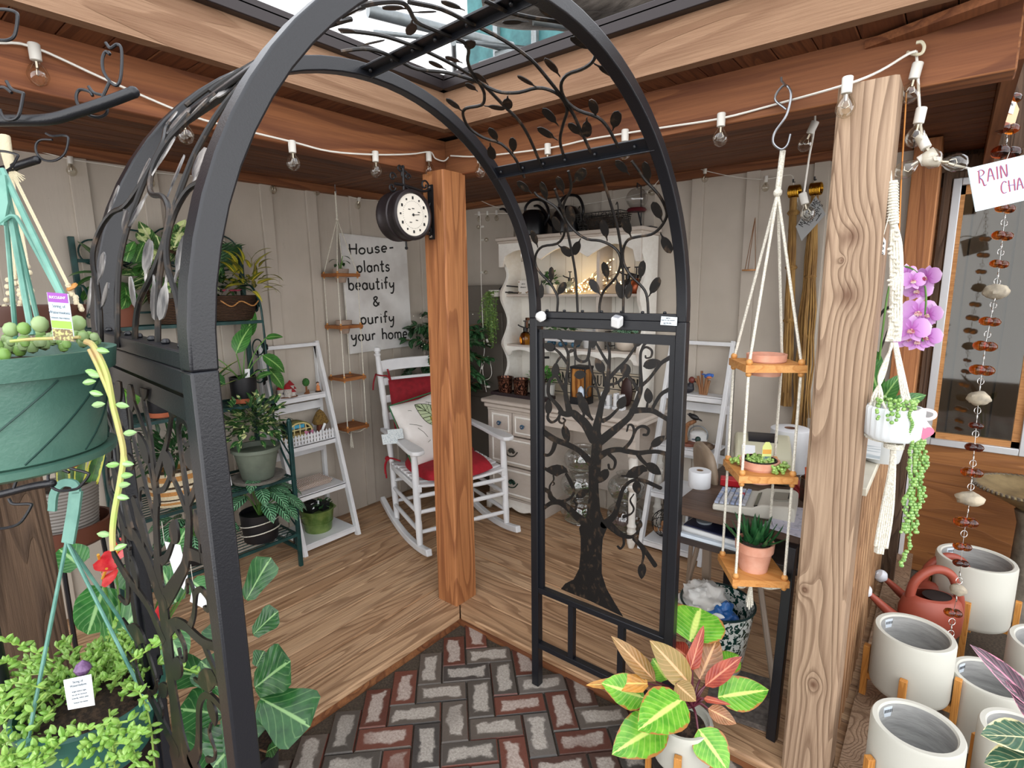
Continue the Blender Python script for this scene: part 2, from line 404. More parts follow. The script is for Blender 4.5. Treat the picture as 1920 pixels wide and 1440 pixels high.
# ================================================================ THE PLACE
# origin: the inner corner of the deck; x runs along the right deck edge, -y along the left one; deck top z=0
GZ = -.055; WL = -1.43; WR = 1.5; CZ = 2.12; WW = 1.9
def knot_wood(*a, knots=((1.437, .02, 1.62, .030), (1.44, .02, 1.47, .034), (1.40, .02, .62, .016), (1.445, .02, .33, .02), (1.42, .02, 1.56, .008)), **k):
    m = wood(*a, **k); n = m.node_tree.nodes; l = m.node_tree.links; b = n['Principled BSDF']; src = b.inputs['Base Color'].links[0].from_socket
    tc = n.new('ShaderNodeTexCoord'); col = src; ns = [x for x in n if x.type == 'TEX_NOISE'][0]; add = None
    for x, y, z, r in knots:
        d = n.new('ShaderNodeVectorMath'); d.operation = 'MULTIPLY_ADD'; l.new(tc.outputs['Object'], d.inputs[0]); d.inputs[1].default_value = (1/r, 0, .8/r); d.inputs[2].default_value = (-x/r, 0, -z*.8/r)
        ln = n.new('ShaderNodeVectorMath'); ln.operation = 'LENGTH'; l.new(d.outputs[0], ln.inputs[0])
        rp = n.new('ShaderNodeValToRGB'); rp.color_ramp.elements[0].position = .1; rp.color_ramp.elements[0].color = (.75, .75, .75, 1); rp.color_ramp.elements[1].position = 1; rp.color_ramp.elements[1].color = (0, 0, 0, 1); l.new(ln.outputs['Value'], rp.inputs[0])
        mx = n.new('ShaderNodeMix'); mx.data_type = 'RGBA'; l.new(rp.outputs[0], mx.inputs[0]); l.new(col, mx.inputs[6]); mx.inputs[7].default_value = hx('5a3a28'); col = mx.outputs[2]
        ex = n.new('ShaderNodeMath'); ex.operation = 'MULTIPLY_ADD'; l.new(ln.outputs['Value'], ex.inputs[0]); l.new(ln.outputs['Value'], ex.inputs[1]); ex.inputs[2].default_value = 1.2
        iv = n.new('ShaderNodeMath'); iv.operation = 'DIVIDE'; iv.inputs[0].default_value = .11; l.new(ex.outputs[0], iv.inputs[1])
        if add is None: add = iv.outputs[0]
        else: s = n.new('ShaderNodeMath'); l.new(add, s.inputs[0]); l.new(iv.outputs[0], s.inputs[1]); add = s.outputs[0]
    l.new(col, b.inputs['Base Color']); tgt = [k.to_socket for k in ns.outputs[0].links][0]; s = n.new('ShaderNodeMath'); l.new(ns.outputs[0], s.inputs[0]); l.new(add, s.inputs[1]); l.new(s.outputs[0], tgt); return m
deck_x = wood('deck_boards_x', ['6a482f', 'c09a75', 'd8b793', 'ac8563'], axis=0, sc=1.3, rough=.5, bump=.5, rings=7)
deck_y = wood('deck_boards_y', ['6a482f', 'c09a75', 'd8b793', 'ac8563'], axis=1, sc=1.3, rough=.5, bump=.5, rings=7)
post_wood = wood('cedar_post', ['6b3a20', 'ac7044', 'c08a58', 'a86c44'], axis=2, sc=1.2, rough=.6, bump=.4, rings=6)
grey_post = knot_wood('weathered_post', ['5c412e', 'a1876f', 'b9a188', '9a7f66'], axis=2, sc=1.0, rough=.65, bump=.7, rings=12)
dark_post = wood('old_dark_post', ['32251d', '5c4636', '7d6652', '4b3a2d'], axis=2, sc=1.6, rough=.8, bump=.9, rings=7)
beam_x = wood('beam_wood_x', ['4b2517', '8c5535', 'a87449', '5e3320'], axis=0, sc=.9, rough=.7, bump=.3, rings=5)
beam_y = wood('beam_wood_y', ['4b2517', '8c5535', 'a87449', '5e3320'], axis=1, sc=.9, rough=.7, bump=.3, rings=5)
fas_x = wood('fascia_wood_x', ['6a4a34', '8a6a50', 'a08168', '866850'], axis=0, sc=1.5, rough=.7, bump=.9, rings=2)
fas_y = wood('fascia_wood_y', ['6a4a34', '8a6a50', 'a08168', '866850'], axis=1, sc=1.5, rough=.7, bump=.9, rings=2)
ceil_x = wood('ceiling_boards_x', ['3d2015', '6a3d26', '8a5a3a', '52301f'], axis=0, sc=1.5, rough=.6, bump=.3, rings=5)
ceil_y = wood('ceiling_boards_y', ['3d2015', '6a3d26', '8a5a3a', '52301f'], axis=1, sc=1.5, rough=.6, bump=.3, rings=5)
ply = wood('plywood', ['5c3519', '8a5a30', 'a06e3e', '8c5a32'], axis=0, sc=1.0, rough=.6, bump=.4, rings=4, isl=0, cont=.8)
siding = NT('painted_siding'); siding.set(Roughness=.65)
_f = siding.noise(siding.coord(), 3, 3); _k = siding.ramp(_f, [(.3, 'ada497'), (.7, 'bcb3a7')])
_s = siding.noise(siding.coord(scale=(1, 1, .25)), 26, 4, .7); _k = siding.mix(siding.ramp(_s, [(.7, 0.0), (.8, .5)]), _k, '7e766c')
_h = siding.noise(siding.coord(), 130, 1); _k = siding.mix(siding.ramp(_h, [(.80, 0.0), (.83, .8)]), _k, '4a4038')
siding.col(_k); siding.bump(siding.noise(siding.coord(scale=(1, 1, .15)), 60, 3), .25, .004); siding = siding.m
dark_edge = PM('brown_metal_edge', '2b2526', .4, .4, bump=.05)
alu = PM('aluminium_frame', 'b9bcbf', .4, .6)
# ---- brick paving, herringbone at 45 degrees
bt = NT('paving_brick'); bt.set(Roughness=.8)
_r = bt.isl(); _bc = bt.ramp(_r, [(0, '5c5650'), (.2, '6b625a'), (.36, '7b4a3d'), (.5, '4e4a47'), (.66, '6b3f34'), (.78, '77706a'), (.92, '5a4038')], 'CONSTANT')
_tc = bt.N('TexCoord'); _sp2 = bt.N('SeparateXYZ'); bt.L(_tc.outputs['UV'], _sp2.inputs[0])
def _edge(o, ln): return bt.math('MULTIPLY', bt.math('SUBTRACT', .5, bt.math('ABSOLUTE', bt.math('SUBTRACT', o, .5))), ln)
_d = bt.math('MINIMUM', _edge(_sp2.outputs[0], .2), _edge(_sp2.outputs[1], .1))
_nn = bt.noise(bt.coord(isl=9), 16, 4, .6); _fn = bt.noise(bt.coord(), 130, 4, .7)
_wn = bt.math('ADD', _d, bt.math('MULTIPLY', bt.math('SUBTRACT', _nn, .5), .06))
_dry = bt.ramp(_wn, [(.019, 0.0), (.027, 1.0)])
_big = bt.ramp(bt.noise(bt.coord(), 2.2, 2), [(.30, 0.0), (.44, 1.0)])
_dry = bt.math('MULTIPLY', _dry, _big)
_wet = bt.mix(.6, _bc, bt.mix(_fn, '2f2a27', '6a625b'), 'MULTIPLY'); _wet = bt.mix(.45, _wet, _bc)
_dc = bt.mix(.62, _bc, bt.ramp(_fn, [(.3, '9a9288'), (.7, 'd9d1c6')]))
bt.col(bt.mix(_dry, _wet, _dc)); bt.L(bt.math('ADD', .45, bt.math('MULTIPLY', _dry, .45)), bt.b.inputs['Roughness'])
bt.bump(_fn, .5, .004); bt = bt.m
joint = PM('sandy_joint', '3a3129', .95, c2='544a3c', sc=120, bump=.6, bsc=200)
g = MB(); g.bx((-3, -6, GZ-.06), (7, 4, GZ-.012)); struct(g.obj('floor_bed', joint))
b = MB(); u_ = .0988; q2 = math.sqrt(.5)
def brick(a0, c0, la, lc):
    e = .0022; cs = []
    for a, c in ((a0+e, c0+e), (a0+la-e, c0+e), (a0+la-e, c0+lc-e), (a0+e, c0+lc-e)):
        cs.append(((a+c)*q2, (a-c)*q2))
    mx = sum(p[0] for p in cs)/4; my = sum(p[1] for p in cs)/4
    if not (-.35 < mx < 3.0 and -3.0 < my < .35): return
    if mx < -.02 or my > .02:
        if mx < 0 or my > 0: return
    dz = rnd.uniform(-.0015, .0015); k = .004; z1 = GZ+dz
    tl = [rnd.uniform(-.001, .001) for _ in range(4)]
    vs = [V((x, y, GZ-.03)) for x, y in cs]+[V((x, y, z1-k+t)) for (x, y), t in zip(cs, tl)]
    ins = [V((x+(mx-x)*.045, y+(my-y)*.045, z1+t)) for (x, y), t in zip(cs, tl)]; vs += ins
    uvq = [(0, 0), (1, 0), (1, 1), (0, 1)] if la > lc else [(0, 0), (0, 1), (1, 1), (1, 0)]
    fs = [(i, (i+1) % 4, 4+(i+1) % 4, 4+i) for i in range(4)]+[(4+i, 4+(i+1) % 4, 8+(i+1) % 4, 8+i) for i in range(4)]+[(8, 9, 10, 11)]
    b.add(vs, [f[::-1] for f in fs], uvq*3)
for m in range(-16, 30):
    for n in range(-30, 30):
        i0 = 2*m+n; j0 = 2*m-n; a0 = -.18+i0*u_; c0 = .177+j0*u_
        brick(a0, c0, u_, 2*u_); brick(a0+u_, c0+u_, 2*u_, u_)
floor = struct(b.obj('floor', bt, smooth=30))
# the strip of pavers right of the deck keeps the same pattern; gravelly bed fills the rest
# ---- deck: boards with gaps, two wings, a bull-nosed board on each edge
def boards(mb, axis, lo, hi, w, a0, a1, z0, z1, gap=.004, mitre=0):
    k = lo
    while k < hi-.01:
        e = min(k+w, hi)
        if axis == 0: mb.bx((a0, k+gap/2, z0), (a1, e-gap/2, z1))
        else: mb.bx((k+gap/2, a0, z0), (e-gap/2, a1, z1))
        k += w
d = MB()
def trap(mb, pts, z0, z1):
    k = len(pts); mb.add([V((x, y, z0)) for x, y in pts]+[V((x, y, z1)) for x, y in pts],
      [tuple(range(k))[::-1], tuple(range(k, 2*k))]+[(i, (i+1) % k, k+(i+1) % k, k+i) for i in range(k)])
w_ = .112
for i in range(14):
    y0 = .0 if i == 0 else .135+(i-1)*w_; y1 = y0+(.135 if i == 0 else w_)
    if y0 > WR: break
    y1 = min(y1, WR+.02)
    trap(d, [(-y0+.002, y0+.002), (1.56, y0+.002), (1.56, y1-.002), (-y1+.002, y1-.002)], -.028, 0)
o = d.obj('deck_right', deck_x, bev=.006); struct(o); o.name = 'floor_deck_right'
d = MB()
for i in range(14):
    x0 = .0 if i == 0 else .135+(i-1)*w_; x1 = x0+(.135 if i == 0 else w_)
    if x0 > -WL: break
    x1 = min(x1, -WL+.02)
    trap(d, [(-x1+.002, -2.6), (-x0-.002, -2.6), (-x0-.002, x0-.002), (-x1+.002, x1-.002)], -.028, 0)
o = d.obj('floor_deck_left', deck_y, bev=.006); struct(o)
d = MB(); d.bx((-1.5, .012, GZ-.02), (1.55, 1.55, -.03)); d.bx((-1.5, -2.6, GZ-.02), (-.012, .1, -.03)); struct(d.obj('trim_deck_frame', beam_x))
# ---- board-and-batten walls
w = MB(); w.bx((WL-.06, -3.0, .0), (WL, WR+.06, 2.3))
for y0, y1 in ((-2.35, -2.28), (-2.05, -1.98), (-1.76, -1.69), (-1.47, -1.40), (-1.18, -1.11), (-.9, -.83), (-.62, -.55), (-.33, -.26), (-.044, .024), (.236, .304), (.541, .611), (.831, .9), (1.13, 1.2)):
    w.bx((WL-.001, y0, .012), (WL+.018, y1, 2.13))
struct(w.obj('wall_left', siding, bev=.003))
w = MB(); w.bx((WL-.06, WR, 0), (1.47, WR+.06, 2.3))
for px in (958, 1007, 1068, 1140, 1222, 1311, 1414, 1541):
    x = PY(px, 335, WR).x; w.bx((x-.034, WR-.018, .012), (x+.034, WR+.001, 2.13))
struct(w.obj('wall_right', siding, bev=.003))
w = MB(); w.bx((1.47, WR+.05, -.05), (1.55, WW+.05, 2.3)); w.bx((WL-.06, WR+.061, 2.13), (1.55, WR+.10, 2.4)); struct(w.obj('wall_return', ply))
# end timber of the right wall
e = MB(); e.bx((1.455, WR-.05, .93), (1.555, WR+.06, CZ)); struct(e.obj('trim_1', post_wood, bev=.004))
# plywood wall with the window
WZ0 = PY(1745, 820, WW).z; WZ1 = PY(1765, 352, WW).z; WX0 = PY(1745, 820, WW).x; WX1 = PY(1893, 850, WW).x+.03
w = MB(); w.bx((1.55, WW, -.06), (3.4, WW+.05, WZ0)); w.bx((WX1, WW, WZ0), (3.4, WW+.05, WZ1)); w.bx((1.55, WW, WZ0), (WX0, WW+.05, WZ1)); struct(w.obj('wall_window', ply))
fr = MB(); t_ = .035
fr.bx((WX0-t_, WW-.02, WZ0-t_), (WX0, WW+.03, WZ1+t_)); fr.bx((WX1, WW-.02, WZ0-t_), (WX1+t_, WW+.03, WZ1+t_))
fr.bx((WX0, WW-.02, WZ0-t_), (WX1, WW+.03, WZ0)); fr.bx((WX0, WW-.02, WZ1), (WX1, WW+.03, WZ1+t_))
win = struct(fr.obj('window_1', alu, bev=.003))
f2 = MB(); t2 = .03
f2.bx((WX0, WW+.0, WZ0), (WX0+t2*.6, WW+.03, WZ1)); f2.bx((WX1-t2, WW, WZ0), (WX1, WW+.03, WZ1)); f2.bx((WX0, WW, WZ0), (WX1, WW+.03, WZ0+t2)); f2.bx((WX0, WW, WZ1-t2*1.4), (WX1, WW+.03, WZ1))
f2.obj('window_sash', oak_small, win)
pn = MB(); pn.bx((WX0, WW+.012, WZ0), (WX1, WW+.016, WZ1)); pn.obj('window_pane', thin_glass('window_glass', 'cfd2cc', .05), win)
rm = MB(); rm.bx((1.5, WW+.75, .3), (3.2, WW+.8, 2.4)); 
for i in range(8): rm.bx((1.5+i*.2, WW+.72, .3), (1.5+i*.2+.19, WW+.75, 2.4))
rm.bx((1.5, WW+.05, .45), (3.2, WW+.8, .5)); struct(rm.obj('wall_inside', PM('inside_planks', '4a3524', .7, c2='80603f', sc=5, isl='5c4630', stretch=(1, 1, .2))))
tr = MB(); tr.bx((1.56, WW-.025, .2), (WX0-.04, WW, 2.1)); struct(tr.obj('trim_2', dark_post))
lt = MB(); lt.bx((1.5, WW, WZ1), (3.4, WW+.05, 2.6)); lt.bx((1.5, WW-.03, 2.03), (3.2, WW, 2.10)); struct(lt.obj('trim_3', dark_post))
# ---- posts
def chamfer_post(name, mat, x0, x1, y0, y1, z0, z1, c=.006):
    p = MB(); q = [(x0+c, y0), (x1-c, y0), (x1, y0+c), (x1, y1-c), (x1-c, y1), (x0+c, y1), (x0, y1-c), (x0, y0+c)]
    trap(p, q, z0, z1); return struct(p.obj(name, mat, smooth=30))
post_corner = chamfer_post('post_corner', post_wood, -.185, -.055, .035, .175, 0, 1.99)
post_right = chamfer_post('post_right', grey_post, 1.377, 1.505, .02, .165, -.02, 1.99, .008)
# ---- beams on the posts, fascia, soffit
bm_ = MB(); bm_.bx((-.25, .15, 1.985), (1.72, .24, 2.135)); struct(bm_.obj('beam_right', beam_x, bev=.004))
bm_ = MB(); bm_.bx((-.245, -2.8, 1.985), (-.15, .15, 2.135)); struct(bm_.obj('beam_left', beam_y, bev=.004))
fm = MB(); trap(fm, [(0.0, .0), (3.2, .0), (3.2, .04), (-.04, .04)], 2.128, 2.262); struct(fm.obj('fascia_right', fas_x))
fm = MB(); trap(fm, [(-.04, -3.2), (0, -3.2), (0, 0.0), (-.04, .04)], 2.128, 2.262); struct(fm.obj('fascia_left', fas_y))
ed = MB(); ed.bx((-.01, -.03, 2.262), (3.2, .05, 2.30)); ed.bx((-.05, -3.2, 2.262), (.03, .05, 2.30)); ed.bx((.03, -.03, 2.29), (3.2, -.02, 2.315)); ed.bx((.02, -3.2, 2.29), (.03, -.02, 2.315))
struct(ed.obj('trim_edge', dark_edge, bev=.003))
sf = MB()
k = -.3
while k < 3.2: sf.bx((k+.001, max(.04, -k-.1+.0), 2.132), (k+.099, .24, 2.145)) if k > -.05 else None; k += .1
struct(sf.obj('ceiling_soffit_right', ceil_y, bev=.003))
sf = MB(); k = -3.0
while k < .05: sf.bx((-.245, k+.001, 2.132), (-.04, k+.099, 2.145)); k += .1
struct(sf.obj('ceiling_soffit_left', ceil_x, bev=.003))
ce = MB(); k = .235
while k < WW+.1:
    ce.bx((-1.5 if k < WR else 1.4, k+.0015, 2.125), (1.70, k+.0895, 2.14)); k += .091
struct(ce.obj('ceiling_right', ceil_x, bev=.003))
ce = MB(); k = -.24
while k > WL-.05:
    ce.bx((k-.0895, -3.0, 2.1245), (k-.0015, -k if False else .238, 2.139)); k -= .091
struct(ce.obj('ceiling_left', ceil_y, bev=.003))
rf = MB(); rf.bx((-1.6, .03, 2.142), (1.74, 2.1, 2.26)); rf.bx((-1.6, -3.1, 2.142), (-.04, .03, 2.26)); rf.bx((1.72, .04, 2.15), (3.2, .3, 2.26))
struct(rf.obj('roof_slab', dark_edge))
tr = MB(); tr.bx((1.70, .24, 2.03), (1.735, 2.0, 2.14)); tr.bar((1.42, .165, 2.115), (1.70, -.0 + .05, 2.115), .05, .02); struct(tr.obj('trim_4', beam_y))
ld = MB(); ld.bx((WL, -3, 2.085), (WL+.05, WR, 2.125)); struct(ld.obj('trim_5', beam_y)); ld = MB(); ld.bx((WL, WR-.05, 2.085), (1.45, WR, 2.125)); struct(ld.obj('trim_6', beam_x))
# the round fixtures in the ceiling
for px, py, nm, lb in ((268, 202, 'ceiling_light', 'round white recessed downlight in the ceiling left of the arch'), (1345, 234, 'ceiling_light', 'round white recessed downlight in the ceiling right of the arch')):
    c = PZ(px, py, 2.122); t = thing(nm, lb, 'light', c, 'recessed downlights')
    m = MB(); m.lathe([(.05, .002), (.052, -.006), (.036, -.004), (.034, .0)], c, 28, cap=(False, False)); m.obj('trim_ring', white_plastic, t)
    m = MB(); m.lathe([(.034, -.001), (.02, .0), (.0005, .001)], c, 20, cap=(False, False)); m.obj('lamp_lens', PM('grey_lens', 'a9a8a4', .4), t)
# ---- what shows through the opening: the greenhouse over the yard
galv = PM('pipe_galvanised', '7d8488', .4, .3, c2='666b6a', sc=12)
gw = PM('greenhouse_teal', '124448', .6, c2='2f6466', sc=6)
tarp = NT('weathered_tarp'); tarp.set(Roughness=.9); _f = tarp.noise(tarp.coord(scale=(1, 3, 1)), 6, 6, .7)
tarp.col(tarp.ramp(_f, [(.3, '4f4842'), (.55, '847c73'), (.75, 'a39c93')])); tarp.bump(_f, .5, .02); tarp = tarp.m
def above(px, py, z): return PZ(px, py, z)
for a, b2, z, r in (((690, 20), (960, 90), 2.75, .028), ((930, 105), (1330, 40), 2.7, .022), ((700, 60), (1000, 92), 2.6, .01), ((1000, 40), (1290, 75), 2.65, .016), ((850, 80), (855, 200), 2.5, .012), ((900, 120), (1080, 60), 2.62, .012)):
    pipe = MB(); pipe.tube([above(*a, z), above(*b2, z)], r, 12); po = pipe.obj('greenhouse_pipe', galv); po['kind'] = 'structure'
pn = MB(); pn.bx((-2.8, 3.2, 2.3), (-.8, 3.25, 4.6)); struct(pn.obj('greenhouse_wall', gw))
for x in (-2.4, -1.9, -1.4): 
    pn = MB(); pn.bx((x, 3.15, 2.3), (x+.06, 3.2, 4.6)); struct(pn.obj('greenhouse_stud', galv))
tp = MB(); nx, ny = 26, 14; A, B_, C_, D_ = [above(*q, 2.72) for q in ((915, 45), (1420, 95), (1650, -120), (880, -120))]
vs = []
for i in range(nx+1):
    for j in range(ny+1):
        s, t = i/nx, j/ny; p = (A*(1-s)+B_*s)*(1-t)+(D_*(1-s)+C_*s)*t
        vs.append(p+V((0, 0, .05*noise.noise(V((s*4, t*5, 1)))+.12*(-4*t*(1-t))*.3)))
tp.add(vs, [(i*(ny+1)+j, (i+1)*(ny+1)+j, (i+1)*(ny+1)+j+1, i*(ny+1)+j+1) for i in range(nx) for j in range(ny)])
o = tp.obj('shade_tarp', tarp); tag(o, 'weathered grey tarp stretched over the yard above the roof edge', 'tarp')
md = o.modifiers.new('thick', 'SOLIDIFY'); md.thickness = .004
# ---- railing on the right side of the deck
rl = thing('deck_railing', 'slatted wooden railing with cream cap board behind the right post', 'railing', (1.5, .165, 0))
m = MB(); m.bx((1.36, .17, .885), (1.515, WR-.02, .91)); m.obj('cap_board', PM('cream_board', 'd5d0bf', .5, c2='c9c2ae'), rl, bev=.003)
sl = wood('railing_slats', ['5c3d28', '9a7350', 'c9a27a', '7a573c'], axis=2, sc=1.4)
for i in range(15):
    y = .2+i*.085; m = MB(); m.bx((1.47, y, .08), (1.505, y+.04, .885)); m.obj('baluster', sl, rl, bev=.003)
m = MB(); m.bx((1.465, .17, .06), (1.5, WR-.02, .12)); m.obj('bottom_rail', deck_y, rl)
# white-edged board at the end of the window wall and the bracket board
tr = MB(); tr.bx((1.555, WW-.045, -.05), (1.575, WW-.0, WZ0-.02)); struct(tr.obj('trim_7', white_paint))
tr = MB(); p = PY(1690, 850, 1.55); tr.bx((1.5, 1.50, .0), (1.56, 1.56, .90)); struct(tr.obj('trim_8', dark_post, bev=.003))
sk = MB(); sk.bx((1.52, .0, GZ-.03), (1.62, WW, .03)); struct(sk.obj('trim_9', grey_post))
# ================================================================ THE GARDEN ARBOR
FRp, NRp, FLp, NLp = V((.51, -.09, 0)), V((1.045, -.09, 0)), V((.42, -1.335, .014)), V((.975, -1.392, .014))
RZ = 1.395; AH = .63; AYc = (-.09-1.375)/2; AR = (1.375-.09)/2
arbor = thing('garden_arbor', 'tall black metal garden arbor with cut-out tree side panels and a leafy vine arch', 'arbor', (.75, -.73, GZ))
def acyl(px, py, far=True):
    r = ray(px, py); a = (r.y/AR)**2+(r.z/AH)**2; dy = CAM.y-AYc; dz = CAM.z-RZ
    b_ = 2*(dy*r.y/AR**2+dz*r.z/AH**2); c = (dy/AR)**2+(dz/AH)**2-1; di = max(0, b_*b_-4*a*c)
    t = (-b_+(math.sqrt(di) if far else -math.sqrt(di)))/(2*a); return CAM+r*t
def arcpts(P, Q, n=40): # from right (P) over to left (Q)
    out = []
    for i in range(n+1):
        t = pi*i/n; k = (1-cos(t))/2; out.append(P*(1-k)+Q*k+V((0, 0, RZ+AH*sin(t))))
    return out
def sqtube(mb, pts, w, h, side):
    side = V(side).normalized(); k = len(pts); vs = []
    for i, p in enumerate(pts):
        t = (V(pts[min(i+1, k-1)])-V(pts[max(i-1, 0)])).normalized(); s = (side-t*side.dot(t)).normalized(); u = t.cross(s)
        for a, b_ in ((-1, -1), (1, -1), (1, 1), (-1, 1)): vs.append(V(p)+s*a*w/2+u*b_*h/2)
    fs = [(i*4+j, i*4+(j+1) % 4, i*4+4+(j+1) % 4, i*4+4+j) for i in range(k-1) for j in range(4)]+[(3, 2, 1, 0), (k*4-4, k*4-3, k*4-2, k*4-1)]
    mb.add(vs, fs)
for P, Q in ((NRp, NLp), (FRp, FLp)):
    m = MB(); sqtube(m, arcpts(P, Q), .032, .032, (1, 0, 0)); m.obj('arch_hoop', black_metal, arbor, bev=.003)
for P in (FRp, NRp, FLp, NLp):
    m = MB(); m.bx((P.x-.016, P.y-.016, GZ), (P.x+.016, P.y+.016, RZ+P.z+.0005)); m.obj('leg_post', black_metal, arbor, bev=.003)
sideL, sideR = (FLp, NLp), (FRp, NRp)
for F_, N_ in (sideL, sideR):
    m = MB(); s = V((0, 0, 1))
    m.bar(F_+s*(RZ+.012), N_+s*(RZ+.012), .03, .022); m.bar(F_+s*(RZ-.0145), N_+s*(RZ-.0145), .03, .03)
    for k in range(7):
        q = F_*(1-(k+.7)/7.5)+N_*((k+.7)/7.5); m.lathe([(.006, 0), (.006, .005), (.003, .007)], q+s*(RZ+.023), 8)
    m.obj('top_rail', black_metal, arbor, bev=.002)
    for z in (.36, .125):
        m = MB(); m.bar(F_+s*z, N_+s*z, .026, .022); m.obj('cross_bar', black_metal, arbor, bev=.002)
    for t in (.30, .68):
        q = F_*(1-t)+N_*t; m = MB(); m.bx((q.x-.011, q.y-.011, .125), (q.x+.011, q.y+.011, .36)); m.obj('stile', black_metal, arbor)
    m = MB(); d = (N_-F_).normalized()
    for a in (F_+d*.024, N_-d*.024): m.bar(a+s*.37, a+s*(RZ-.05), .012, .022, up=d)
    m.bar(F_+d*.02+s*(RZ-.055), N_-d*.02+s*(RZ-.055), .0105, .03); m.obj('panel_frame', black_metal, arbor)
# cross bars on the arch
def arcat(P, Q, k): 
    t = pi*k; kk = (1-cos(t))/2; return P*(1-kk)+Q*kk+V((0, 0, RZ+AH*sin(t)))
for k in (.26, .515, .77):
    a, b_ = arcat(FRp, FLp, k), arcat(NRp, NLp, k); nn = V((0, (a.y-AYc)/AR, (a.z-RZ)/AH)).normalized()
    m = MB(); m.bar(a, b_, .032, .006, up=nn); m.bar(a-nn*.008+nn.cross(V((1, 0, 0)))*.014, b_-nn*.008+nn.cross(V((1, 0, 0)))*.014, .004, .018, up=nn)
    for q in (.06, .22, .36, .5, .68, .9):
        m.sph(a*(1-q)+b_*q+nn*-.006, .0055, 8)
    m.obj('arch_slat', black_metal, arbor, bev=.0015)
# ---- the tree, cut from one sheet, drawn once in the plane of the right panel
TP = []   # outlines as lists of (x, z)
def c5(x, y): return (880+x/4.8, 620+y/4.8)
def c6(x, y): return (880+x/6, 860+y/6)
def c8(x, y): return (640+x/3, 960+y/3)
def p2(px, py): q = PY(px, py, -.09); return (q.x, q.z)
def stroke(f, pts):
    P = [f(x, y)+(w,) for x, y, w in pts]; sc = {c5: 4.8, c6: 6, c8: 3}[f]
    Q = bez([V((a, b_, w/sc)) for a, b_, w in P], 5); L = []; Rr = []; k = len(Q)
    for i, q in enumerate(Q):
        t = (Q[min(i+1, k-1)]-Q[max(i-1, 0)]); t.z = 0; t.normalize(); L.append((q.x-t.y*q.z/2, q.y+t.x*q.z/2)); Rr.append((q.x+t.y*q.z/2, q.y-t.x*q.z/2))
    for i in range(k-1): TP.append([p2(*L[i]), p2(*L[i+1]), p2(*Rr[i+1]), p2(*Rr[i])])
    for e in (0, -1):
        q = Q[e]; TP.append([p2(q.x+q.z/2*cos(a*pi/5), q.y+q.z/2*sin(a*pi/5)) for a in range(10)])
def tleaf(f, a, b_, w):
    A = V(f(*a)); B = V(f(*b_)); sc = {c5: 4.8, c6: 6, c8: 3}[f]; d = B-A; n = V((-d.y, d.x)).normalized()*w/sc/2; pr = []
    for s in (1, -1):
        for i in range(9):
            t = i/8 if s == 1 else 1-i/8
            pr.append(A+d*t+n*s*sin(pi*min(1, t**.85))**.75)
    TP.append([p2(*q) for q in pr[:9]+pr[10:-1]])
def tpoly(f, pts): TP.append([p2(*f(*q)) for q in pts])
idt = lambda x, y: (x, y)
tpoly(idt, [(1052, 1104), (1060, 1094), (1076, 1086), (1086, 1066), (1089, 1036), (1089, 1008), (1086, 990), (1100, 965), (1104, 930), (1104, 868), (1121, 868), (1122, 920), (1125, 958), (1138, 990), (1130, 1010), (1128, 1036), (1128, 1076), (1137, 1104), (1152, 1130), (1168, 1156), (1110, 1128)])
